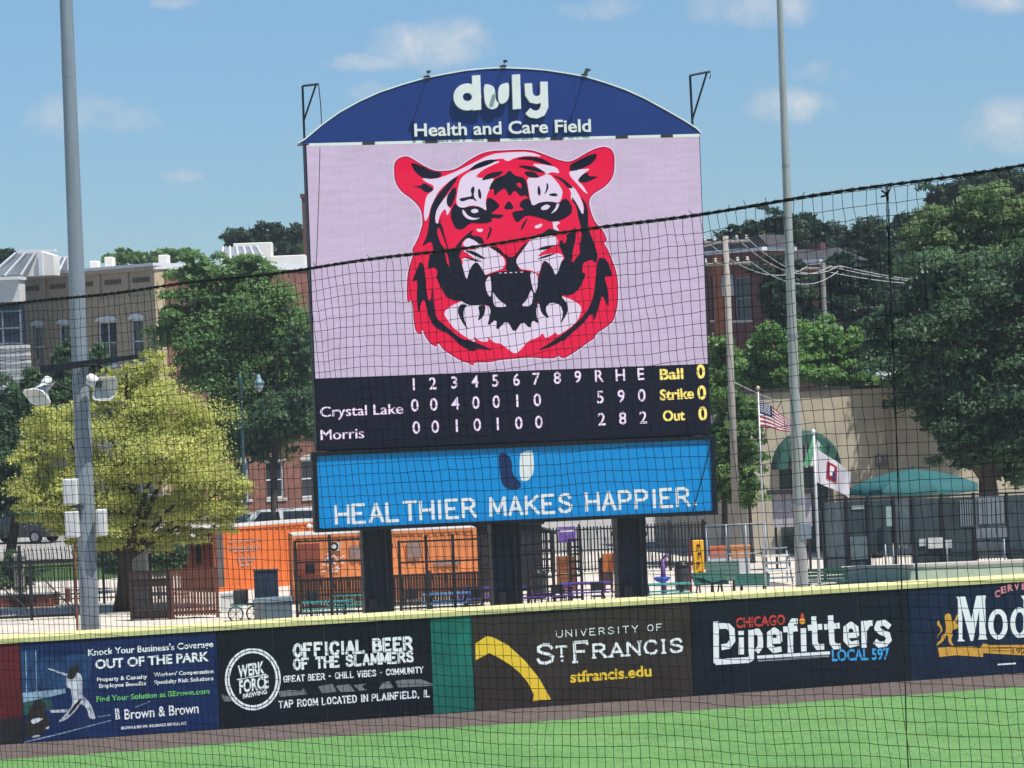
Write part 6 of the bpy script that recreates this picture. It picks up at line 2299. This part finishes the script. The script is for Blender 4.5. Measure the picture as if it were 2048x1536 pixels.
part('pilaster', MB().box(H1, H1.hit(1432, 600)[0], H1.hit(1450, 600)[0], 0, zt1 - .02, .002, .18), mat('orange brick', (.30, .10, .05), .85, .2, 2), hb)
part('side_wall', MB().box(H1, -.3, -.002, 0, zt1 - .01, -2.6, -.02), M_RED, hb)
mb = MB()
mb.slab(Frame((H1.p(0, 0, -.2).x, H1.p(0, 0, -.2).y), R(-48)), [(ha - .3, zt1 + .22), (.4, zt1 + .22), (-.5, zt1 + 1.0), (ha + .5, zt1 + 1.0)], -2.4, 0)
part('roof', mb, mat('dark shingle', (.05, .05, .055), .85, .25, 2), hb)

q = P(1640, 600, 176)
H2 = Frame((q.x, 176), R(-34))
hb = thing('brick_house', 'small brick house with a dark pitched roof and white eaves behind the steel pole', 'house', (q.x, 176, 0))
za, zb_ = H2.hit(1590, 532)[1], H2.hit(1600, 505)[1]
ha = H2.hit(1536, 600)[0]
h = [(H2.hit(1606, 610)[0], H2.hit(1622, 610)[0], H2.hit(1610, 640)[1], H2.hit(1610, 570)[1])]
mb = MB()
wall_open(mb, H2, ha, 0.3, 0, za, h)
part('front_wall', mb, M_RED, hb)
window(hb, H2, h[0], M_WPNT, M_STONE)
part('eave', MB().box(H2, ha - .3, .32, za, za + .35, -4.5, .4), M_WPNT, hb)
mb = MB()
a = Frame((H2.p(0, 0, .4).x, H2.p(0, 0, .4).y), R(-34))
mb.add([a.p(ha - .4, za + .36, 0), a.p(.35, za + .36, 0), a.p(-.2, zb_ + .35, -3.5), a.p(ha + .3, zb_ + .35, -3.5), a.p(ha - .4, za + .36, -7), a.p(.35, za + .36, -7)], [(0, 1, 2, 3), (3, 2, 5, 4), (1, 5, 2), (0, 3, 4)])
part('roof', mb, mat('dark shingle', (.05, .05, .055)), hb)
part('chimney', MB().box(H2, ha * .55, ha * .55 + .8, za, zb_ + .7, -3.6, -2.8), M_RED2, hb)
part('downpipe', MB().box(H2, .31, .42, 0, za, .02, .12), M_WPNT, hb)

# ---- tan rendered hall with the green arched awning
q = P(1490, 900, 121)
TH = Frame((q.x, 121), R(17))
th = thing('rendered_hall', 'low tan rendered hall with a green arched awning behind the flags', 'building', (q.x, 121, 0))
zt2 = TH.hit(1650, 781)[1]
ur_ = TH.hit(2150, 880)[0]
M_REND = mat('tan render', (.395, .35, .27), .9, .14, .8, bump=.15)
dh = [(TH.hit(1560, 1000)[0], TH.hit(1668, 1000)[0], 0.02, TH.hit(1612, 930)[1])]
mb = MB()
wall_open(mb, TH, 0, ur_, 0, zt2, dh, .4)
part('front_wall', mb, M_REND, th)
part('door', MB().box(TH, dh[0][0] + .1, dh[0][1] - .1, .05, dh[0][3] - .05, -.44, -.38), mat('dark door', (.03, .05, .045), .4, .2, 2), th)
part('parapet_cap', MB().box(TH, -.1, ur_ + .1, zt2, zt2 + .16, -.5, .12), mat('dark coping metal', (.03, .033, .036), .5), th)
part('side_wall', MB().box(TH, 0, .3, 0, zt2 - .01, -12, -.01), M_REND, th)
part('roof', MB().box(TH, .31, ur_, zt2 - .5, zt2 - .3, -12, -.02), mat('dark shingle', (.05, .05, .055)), th)
mb = MB()
# barrel awning with quarter-round hood
cu, cz = TH.hit(1612, 936)
Ra = (TH.hit(1682, 936)[0] - TH.hit(1543, 936)[0]) / 2
rows = []
for f, n_ in ((1.0, .01), (.98, .16), (.94, .30), (.88, .38)):
    rows.append([TH.p(cu + Ra * f * math.cos(an_), cz + Ra * f * math.sin(an_), n_) for an_ in [math.pi * k / 18 for k in range(19)]])
for r0, r1 in zip(rows[:-1], rows[1:]):
    for k in range(18):
        mb.add([r0[k], r0[k + 1], r1[k + 1], r1[k]], [(0, 1, 2, 3)])
part('arched_awning', mb, mat('dark green awning', (.02, .065, .055), .7, .15, 2), th, smooth=True)
mb = MB()
for k in range(18):
    a0, a1 = math.pi * k / 18, math.pi * (k + 1) / 18
    mb.add([TH.p(cu + Ra * .88 * math.cos(a0), cz + Ra * .88 * math.sin(a0), .382), TH.p(cu + Ra * .88 * math.cos(a1), cz + Ra * .88 * math.sin(a1), .382), TH.p(cu + Ra * .62 * math.cos(a1), cz + Ra * .62 * math.sin(a1), .36), TH.p(cu + Ra * .62 * math.cos(a0), cz + Ra * .62 * math.sin(a0), .36)], [(0, 1, 2, 3)])
part('awning_band', mb, mat('green awning band', (.03, .10, .08), .7), th)
half = [(cu + Ra * .7 * math.cos(math.pi * k / 14), cz + .02 + Ra * .7 * math.sin(math.pi * k / 14)) for k in range(15)]
part('fanlight', MB().slab(TH, half, .003, .05), mat('fanlight glass', (.10, .085, .075), .2, .3, 2), th)
for k in (-.28, 0, .28):
    part('fanlight_bar', MB().box(TH, cu + Ra * k - .03, cu + Ra * k + .03, cz + .02, cz + Ra * .62, .052, .09), M_WPNT, th)
q = TH.hit(1771, 812, .25)
mb = MB()
mb.lathe(TH.p(q[0], q[1], .25), [(.16, -.12), (.16, .12), (.1, .3), (.04, .36)], 12)
part('wall_lamp', mb, M_DSTEEL, th, smooth=True)
part('lamp_yellow_cap', MB().lathe(TH.p(q[0], q[1] + .3, .25), [(.12, 0), (.14, .05), (.08, .14)], 12), mat('yellow enamel', (.6, .5, .08), .4), th)  # cap in plain yellow enamel
q = TH.hit(1786, 900)
part('downpipe', MB().box(TH, q[0] - .05, q[0] + .05, 0, zt2, .002, .1), mat('tan pipe', (.38, .33, .27), .6), th)
a, b = TH.hit(1752, 912, .1), TH.hit(1776, 934, .1)
part('wall_vent', MB().box(TH, a[0], b[0], b[1], a[1], .003, .14), mat('grey vent metal', (.13, .12, .12), .5, .2, 5), th)

# ---- lit orange brick block at the right edge
q = P(2003, 960, 128)
OB = Frame((q.x, 128), R(10))
ob = thing('brick_block', 'sunlit orange brick building at the right edge below the big tree', 'building', (q.x, 128, 0))
zo = OB.hit(2025, 935)[1]
oh = [(1.3, 2.2, 1.6, 3.1), (3.6, 4.5, 1.6, 3.1)]
mb = MB()
wall_open(mb, OB, 0, 8, 0, zo, oh)
part('front_wall', mb, mat('orange brick wall', (.42, .15, .08), .85, .25, 3, bump=.3), ob)
for h in oh:
    window(ob, OB, h, M_WPNT, M_STONE)
part('coping', MB().box(OB, -.1, 8.1, zo, zo + .15, -.4, .1), M_STONE, ob)
part('side_wall', MB().box(OB, 0, .25, 0, zo - .01, -6, -.01), M_RED, ob)

# ================================================================== vehicles
M_TYRE = mat('tyre rubber', (.014, .014, .015), .85)
M_RIM = mat('wheel alloy', (.35, .36, .38), .35, metal=.6)
M_CGL = mat('car glass', (.02, .026, .03), .06, spec=.7)


def car(name, label, cat, px, py, heading, L, Wd, H, col, kind):
    q = G(px, py)
    fr = Frame((q.x, q.y), R(heading))                # u forward, n to the right side
    t = thing(name, label, cat, q)
    m = mat('car paint ' + label[:14], col, .25, .04, 1, spec=.6)
    if kind == 'van':
        low_ = [(-L / 2, .35), (L / 2 - .05, .3), (L / 2, .75), (L / 2 - .25, 1.0), (-L / 2, 1.02)]
        cab = [(-L / 2 + .02, 1.0), (L / 2 - .3, 1.0), (L / 2 - 1.25, H - .06), (L / 2 - 1.6, H), (-L / 2 + .35, H), (-L / 2 + .1, H - .12)]
    elif kind == 'suv':
        low_ = [(-L / 2, .42), (-L / 2 + .06, .36), (L / 2 - .05, .36), (L / 2, .8), (L / 2 - .25, 1.02), (L / 2 - 1.2, 1.1), (-L / 2, 1.08)]
        cab = [(-L / 2 + .03, 1.06), (L / 2 - 1.25, 1.06), (L / 2 - 1.95, H - .05), (L / 2 - 2.3, H), (-L / 2 + .45, H), (-L / 2 + .2, H - .12)]
    else:
        low_ = [(-L / 2, .4), (L / 2 - .05, .32), (L / 2, .65), (L / 2 - .2, .82), (L / 2 - 1.2, .95), (-L / 2 + .7, .98), (-L / 2, .92)]
        cab = [(-L / 2 + .6, .94), (L / 2 - 1.2, .93), (L / 2 - 1.95, H - .04), (L / 2 - 2.2, H), (-L / 2 + 1.4, H), (-L / 2 + 1.15, H - .06)]
    part('body', MB().slab(fr, low_, -Wd / 2, Wd / 2), m, t, bevel=.06)
    k = len(cab)
    zb0 = min(z_ for _, z_ in cab)
    ins = lambda z_: .06 + (z_ - zb0) * .2
    vs = [fr.p(u1, z1, -Wd / 2 + ins(z1)) for u1, z1 in cab] + [fr.p(u1, z1, Wd / 2 - ins(z1)) for u1, z1 in cab]
    mb = MB()
    mb.add(vs, [tuple(range(k, 2 * k)), tuple(reversed(range(k)))] + [(i, (i + 1) % k, k + (i + 1) % k, k + i) for i in range(k)])
    part('cabin', mb, m, t, bevel=.04)
    # glass: side lights, windscreen, rear screen, each a pane a little proud
    ub0, ub1 = cab[0][0], cab[1][0]
    zs1 = H - .14
    for sgn in (-1, 1):
        for f0, f1 in ((.1, .47), (.5, .86)):
            a, b = ub0 + (ub1 - ub0) * f0, ub0 + (ub1 - ub0) * f1
            sh1 = -.55 if f1 > .6 else 0
            pts = [(a, zb0 + .08), (b, zb0 + .08), (b + sh1, zs1), (a + .12, zs1)]
            mb = MB()
            mb.add([fr.p(u1, z1, sgn * (Wd / 2 - ins(z1) + .006)) for u1, z1 in pts], [(0, 1, 2, 3)])
            part('side_window', mb, M_CGL, t)
    for (pa, pb, nm) in ((cab[1], cab[2], 'windscreen'), (cab[0], cab[-1], 'rear_window')):
        du = .012 if nm == 'windscreen' else -.012
        a0, a1 = .12, .92
        p0 = (pa[0] + (pb[0] - pa[0]) * a0, pa[1] + (pb[1] - pa[1]) * a0)
        p1 = (pa[0] + (pb[0] - pa[0]) * a1, pa[1] + (pb[1] - pa[1]) * a1)
        w0, w1 = Wd / 2 - ins(p0[1]) - .08, Wd / 2 - ins(p1[1]) - .08
        mb = MB()
        mb.add([fr.p(p0[0] + du, p0[1], -w0), fr.p(p0[0] + du, p0[1], w0), fr.p(p1[0] + du, p1[1], w1), fr.p(p1[0] + du, p1[1], -w1)], [(0, 1, 2, 3)])
        part(nm, mb, M_CGL, t)
    wr = .34 if kind != 'suv' else .38
    for a in (-L / 2 + .85, L / 2 - .85):
        for sgn in (-1, 1):
            c = fr.p(a, wr, sgn * (Wd / 2 - .1))
            ax = fr.n * sgn

            def disc(r_, n0, n1):
                mbx = MB()
                vs_ = []
                for nn_ in (n0, n1):
                    for j in range(18):
                        an_ = 2 * math.pi * j / 18
                        vs_.append(c + fr.u * r_ * math.cos(an_) + Vector((0, 0, r_ * math.sin(an_))) + ax * nn_)
                mbx.add(vs_, [tuple(range(18)), tuple(range(18, 36))] + [(j, (j + 1) % 18, 18 + (j + 1) % 18, 18 + j) for j in range(18)])
                return mbx
            w_ = part('wheel', disc(wr, -.1, .12), M_TYRE, t)
            part('rim', disc(wr * .62, .1, .135), M_RIM, w_)
    for sgn in (-1, 1):
        n0 = sgn * (Wd / 2 - .02)
        n1 = sgn * (Wd / 2 - .3)
        part('tail_light', MB().box(fr, -L / 2 - .02, -L / 2 + .1, .82, 1.15 if kind != 'sedan' else .9, min(n0, n1), max(n0, n1)), mat('tail light red', (.42, .02, .02), .25, spec=.6), t)
        part('headlight', MB().box(fr, L / 2 - .2, L / 2 + .005, .62, .8, min(n0, n1), max(n0, n1)), mat('headlight', (.6, .6, .6), .15), t)
    part('bumper', MB().box(fr, -L / 2 - .07, -L / 2 + .1, .38, .62, -Wd / 2 + .05, Wd / 2 - .05), mat('grey bumper', (.05, .05, .055), .5), t, bevel=.03)
    part('number_plate', MB().box(fr, -L / 2 - .085, -L / 2 - .073, .66, .8, -.25, .25), M_WPNT, t)
    return t


car('parked_suv', 'dark grey parked sport utility vehicle at the left edge under the trees', 'car', 42, 1086, 158, 4.8, 1.95, 1.85, (.028, .032, .04), 'suv')
car('parked_van', 'white parked minivan behind the orange container', 'van', 566, 1086, 172, 4.9, 1.95, 1.86, (.62, .63, .64), 'van')
car('parked_car', 'silver parked car left of the white minivan', 'car', 494, 1084, 8, 4.5, 1.8, 1.48, (.22, .24, .27), 'sedan')

# ================================================================== trees
M_BARK = mat('bark', (.055, .042, .034), .9, .35, 4, bump=.5, bscale=12)
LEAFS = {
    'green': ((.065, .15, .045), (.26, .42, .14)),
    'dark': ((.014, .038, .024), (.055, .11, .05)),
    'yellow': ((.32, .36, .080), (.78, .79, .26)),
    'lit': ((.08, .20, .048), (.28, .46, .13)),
    'light': ((.10, .175, .060), (.27, .38, .15)),  # sunlit crown top, sunlight put into the leaf colour
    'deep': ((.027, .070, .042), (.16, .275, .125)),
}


def tree(name, label, base_px, D, blobs, kind, leaf, dens, group=None, depth=1.0, trunk_r=.22, trunk=True, rough=1.0):
    """tapered trunk and limbs; every lobe of the crown is a cluster of boughs, every bough a spray of leaves"""
    bxw = ray(base_px, 1000).x * D
    t = thing(name, label, 'tree', (bxw, D, 0), group)
    V, T = [], []
    cents = []
    for bl in blobs:
        px, py, rx, ry = bl[:4]
        dd = bl[4] if len(bl) > 4 else 0.0
        c = P(px, py, D + dd)
        ax_ = rx * D / F_PX * 1.08
        az_ = ry * D / F_PX * 1.06
        ay_ = max(ax_, az_) * .8 * depth
        ell = np.array([ax_, ay_, az_])
        cv = np.array([c.x, c.y, c.z])
        cents.append((c, az_))
        # boughs
        size = (ax_ * az_) ** .5
        nbgh = int(np.clip(size * size * 5.5, 12, 60))
        dirs = rng.normal(0, 1, (nbgh, 3))
        dirs /= np.linalg.norm(dirs, axis=1, keepdims=True)
        rad = rng.uniform(.35, 1.02, nbgh) ** .75
        bc = cv + dirs * rad[:, None] * ell * (1 + rng.normal(0, .10 * rough, nbgh))[:, None]
        br = np.clip(size * rng.uniform(.20, .42, nbgh), .22, 1.3)
        n_leaf = int(ax_ * az_ * math.pi * dens * 6.2)
        w_ = br ** 2
        idx = rng.choice(nbgh, n_leaf, p=w_ / w_.sum())
        # leaves lie on the upper shell of their bough, a few hang below
        ld = rng.normal(0, 1, (n_leaf, 3))
        ld[:, 2] = np.abs(ld[:, 2]) * 1.1 - .55
        ld /= np.linalg.norm(ld, axis=1, keepdims=True)
        lr = rng.random(n_leaf) ** .35 * (1 + rng.normal(0, .16 * rough, n_leaf))
        pos = bc[idx] + ld * (lr * br[idx])[:, None] * np.array([1.15, 1.15, .72])
        btint = rng.random(nbgh)
        tint = np.clip(.5 * btint[idx] + .5 * rng.random(n_leaf), 0, 1)
        tint = np.clip(tint * rng.uniform(.7, 1.15, nbgh)[idx], 0, 1)
        nrm = rng.normal(0, 1, (n_leaf, 3)) * .6 + np.array([0, 0, .55]) + ld * .8
        nrm /= np.linalg.norm(nrm, axis=1, keepdims=True)
        a1 = np.cross(nrm, rng.normal(0, 1, (n_leaf, 3)))
        a1 /= np.linalg.norm(a1, axis=1, keepdims=True) + 1e-9
        a2 = np.cross(nrm, a1)
        s = leaf * .62 * rng.uniform(.4, 1.5, n_leaf)[:, None]
        V.append(np.stack([pos - a1 * s, pos - a2 * s * .55 - nrm * s * .15, pos + a1 * s, pos + a2 * s * .55 - nrm * s * .15], 1))
        T.append(tint)
        # larger leaves deep inside close the crown, tinted darker for inner shade
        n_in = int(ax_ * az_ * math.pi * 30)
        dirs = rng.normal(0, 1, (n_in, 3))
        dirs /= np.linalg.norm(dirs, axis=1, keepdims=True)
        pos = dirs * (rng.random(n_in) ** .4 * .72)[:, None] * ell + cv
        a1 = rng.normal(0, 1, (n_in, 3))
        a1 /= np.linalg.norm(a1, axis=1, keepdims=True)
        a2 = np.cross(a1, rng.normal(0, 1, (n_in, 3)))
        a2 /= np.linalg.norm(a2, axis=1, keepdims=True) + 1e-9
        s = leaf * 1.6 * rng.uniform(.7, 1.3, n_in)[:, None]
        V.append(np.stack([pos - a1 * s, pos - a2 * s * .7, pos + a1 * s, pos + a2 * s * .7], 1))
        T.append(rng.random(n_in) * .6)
    V = np.concatenate(V)
    T = np.concatenate(T)
    V = V - np.array([bxw, D, 0])
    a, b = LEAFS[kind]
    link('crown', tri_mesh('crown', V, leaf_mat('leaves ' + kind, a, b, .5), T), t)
    if trunk:
        zc = min(c.z for c, _ in cents)
        zmid = max(1.2, zc - .5)
        top = max(c.z for c, _ in cents)
        lean = sum(c.x for c, _ in cents) / len(cents)
        mb = MB()
        kx = bxw + (lean - bxw) * .3
        mb.tube([(bxw, D, 0), (bxw + (kx - bxw) * .3, D, zmid * .35), (kx, D, zmid), (kx + (lean - kx) * .5, D + .1, (zmid + top) / 2), (lean, D, top)],
                [trunk_r * 1.5, trunk_r, trunk_r * .8, trunk_r * .5, .04], 10)
        part('trunk', mb, M_BARK, t, smooth=True)
        for c, az_ in cents:
            part('limb', MB().tube([(kx, D, zmid * .9), (kx * .5 + c.x * .5, D + (c.y - D) * .5 - .1, (zmid + c.z) / 2 + .2), (c.x, c.y, c.z + az_ * .3)], [trunk_r * .5, trunk_r * .3, .03], 6), M_BARK, t, smooth=True)
    return t


tree('honey_locust', 'broad yellow green honey locust tree in front of the tan building', 240, 104,
     [(262, 800, 105, 85), (130, 885, 95, 85), (330, 900, 135, 115, -1), (180, 985, 135, 75), (415, 965, 82, 85), (300, 1025, 140, 48), (300, 728, 42, 36), (90, 990, 60, 45), (200, 1050, 90, 30), (430, 1030, 60, 32), (270, 1078, 110, 26), (120, 1040, 70, 34), (180, 1085, 70, 20), (350, 1072, 60, 26), (70, 935, 48, 55), (462, 985, 34, 45), (215, 770, 50, 45), (388, 850, 50, 45)],
     'yellow', .085, 150, trunk_r=.30)
tree('street_tree', 'tall mid green street tree left of the scoreboard', 470, 150,
     [(470, 610, 105, 85), (420, 705, 92, 105), (560, 690, 85, 105), (520, 800, 105, 100), (398, 545, 55, 42), (600, 770, 42, 100), (445, 855, 85, 60), (500, 540, 60, 40), (345, 650, 40, 60)],
     'green', .17, 60, trunk_r=.3)
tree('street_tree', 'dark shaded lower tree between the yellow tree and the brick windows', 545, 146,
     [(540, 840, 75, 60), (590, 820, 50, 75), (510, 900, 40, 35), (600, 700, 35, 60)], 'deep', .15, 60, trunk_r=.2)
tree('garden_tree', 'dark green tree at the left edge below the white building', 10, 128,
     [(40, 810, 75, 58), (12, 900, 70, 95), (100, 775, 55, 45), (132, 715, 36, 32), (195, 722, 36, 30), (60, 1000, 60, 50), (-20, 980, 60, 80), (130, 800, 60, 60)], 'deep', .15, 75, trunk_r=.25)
tree('hill_tree', 'dark tree rising behind the white roofs beside the brick tower', 520, 232,
     [(500, 482, 62, 30), (575, 478, 48, 30), (545, 500, 80, 30)], 'dark', .28, 45)
tree('hill_tree', 'low dark treetop behind the roof at the far left edge', 14, 232, [(14, 514, 26, 15), (-10, 520, 30, 18)], 'dark', .25, 50)
tree('hill_tree', 'low green treetops showing above the tan building roof', 280, 234, [(262, 514, 46, 15), (330, 512, 36, 15), (225, 518, 26, 10), (372, 508, 26, 14)], 'green', .25, 50)

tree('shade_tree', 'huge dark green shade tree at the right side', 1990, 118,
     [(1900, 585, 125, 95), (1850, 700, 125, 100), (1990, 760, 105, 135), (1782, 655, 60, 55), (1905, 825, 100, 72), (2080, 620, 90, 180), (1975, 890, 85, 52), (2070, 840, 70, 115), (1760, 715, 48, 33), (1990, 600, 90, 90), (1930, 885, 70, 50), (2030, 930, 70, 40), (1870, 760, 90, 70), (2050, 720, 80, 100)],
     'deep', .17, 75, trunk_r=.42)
tree('shade_tree', 'upper crown above the huge shade tree, sunlight put into its lighter green', 1975, 121,
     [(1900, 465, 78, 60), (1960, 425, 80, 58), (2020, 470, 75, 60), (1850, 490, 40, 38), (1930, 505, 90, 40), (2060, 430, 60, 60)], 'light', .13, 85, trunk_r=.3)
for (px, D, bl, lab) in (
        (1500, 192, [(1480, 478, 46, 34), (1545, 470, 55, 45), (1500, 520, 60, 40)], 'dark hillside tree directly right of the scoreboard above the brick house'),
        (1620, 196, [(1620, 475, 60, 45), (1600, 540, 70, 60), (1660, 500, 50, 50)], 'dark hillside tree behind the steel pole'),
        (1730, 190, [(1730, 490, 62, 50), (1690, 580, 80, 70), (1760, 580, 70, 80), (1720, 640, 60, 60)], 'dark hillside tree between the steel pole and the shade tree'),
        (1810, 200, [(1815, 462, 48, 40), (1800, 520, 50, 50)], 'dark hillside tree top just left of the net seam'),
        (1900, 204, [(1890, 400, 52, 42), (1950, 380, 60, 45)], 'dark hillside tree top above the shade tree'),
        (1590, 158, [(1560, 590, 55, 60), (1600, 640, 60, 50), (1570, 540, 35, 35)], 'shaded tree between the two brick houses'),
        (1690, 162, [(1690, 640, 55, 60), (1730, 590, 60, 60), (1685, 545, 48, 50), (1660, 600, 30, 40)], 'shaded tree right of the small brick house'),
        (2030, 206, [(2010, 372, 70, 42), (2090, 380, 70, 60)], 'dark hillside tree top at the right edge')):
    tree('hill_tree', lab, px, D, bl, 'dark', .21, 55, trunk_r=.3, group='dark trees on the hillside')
tree('young_maple', 'sunlit bright green maple behind the tan hall, left of the steel pole', 1545, 134,
     [(1545, 690, 62, 55), (1500, 735, 48, 42), (1570, 740, 60, 38)], 'lit', .15, 75)
tree('young_maple', 'sunlit bright green maple behind the tan hall, right of the steel pole', 1670, 136,
     [(1650, 690, 70, 58), (1715, 705, 45, 48), (1640, 745, 70, 32), (1700, 760, 60, 25)], 'lit', .15, 75)
tree('slim_tree', 'narrow green tree squeezed between the scoreboard edge and the utility pole', 1445, 117,
     [(1440, 770, 44, 70), (1452, 880, 55, 70), (1440, 965, 55, 55), (1445, 700, 34, 40), (1490, 820, 30, 45)], 'green', .14, 75, trunk_r=.15)
tree('slim_tree', 'green leafy shrub tree in front of the tan hall corner', 1500, 117,
     [(1500, 905, 36, 42), (1490, 975, 48, 48), (1510, 850, 22, 28), (1466, 950, 34, 44)], 'green', .12, 80, trunk_r=.1)


def shrub(label, px, py, D, rx, ry, kind='deep'):
    tree('shrub', label, px, D, [(px, py, rx, ry), (px + rx * .6, py + ry * .3, rx * .6, ry * .6), (px - rx * .6, py + ry * .2, rx * .6, ry * .7)], kind, .10, 130, trunk=False)


shrub('dark shrub behind the gate at the left edge', 16, 1150, 112, 42, 45)
shrub('dark shrub below the yellow tree beside the orange container', 318, 1095, 112, 52, 42)
shrub('dark spreading shrub behind the trunk of the yellow tree', 225, 1112, 114, 60, 34)
shrub('small shrub under the yellow tree left of the dark trunk', 205, 1100, 116, 40, 22, 'green')

# ================================================================== summer haze
hb_ = MB().box(AX, -920, 920, -1.0, 24.5, -2520, 80)
hm = bpy.data.materials.new('haze air')
hm.use_nodes = True
ht = hm.node_tree
ht.nodes.clear()
ho = N(ht, 'ShaderNodeOutputMaterial')
hv = N(ht, 'ShaderNodeVolumePrincipled')
hv.inputs['Color'].default_value = (.80, .88, 1.0, 1)
hv.inputs['Density'].default_value = 0.00026
hv.inputs['Anisotropy'].default_value = 0.0
ht.links.new(hv.outputs[0], ho.inputs['Volume'])
hz_ = link('haze', hb_.mesh('haze', hm))
hz_['kind'] = 'stuff'
tag(hz_, 'thin pale summer haze in the air over the ballpark', 'haze')
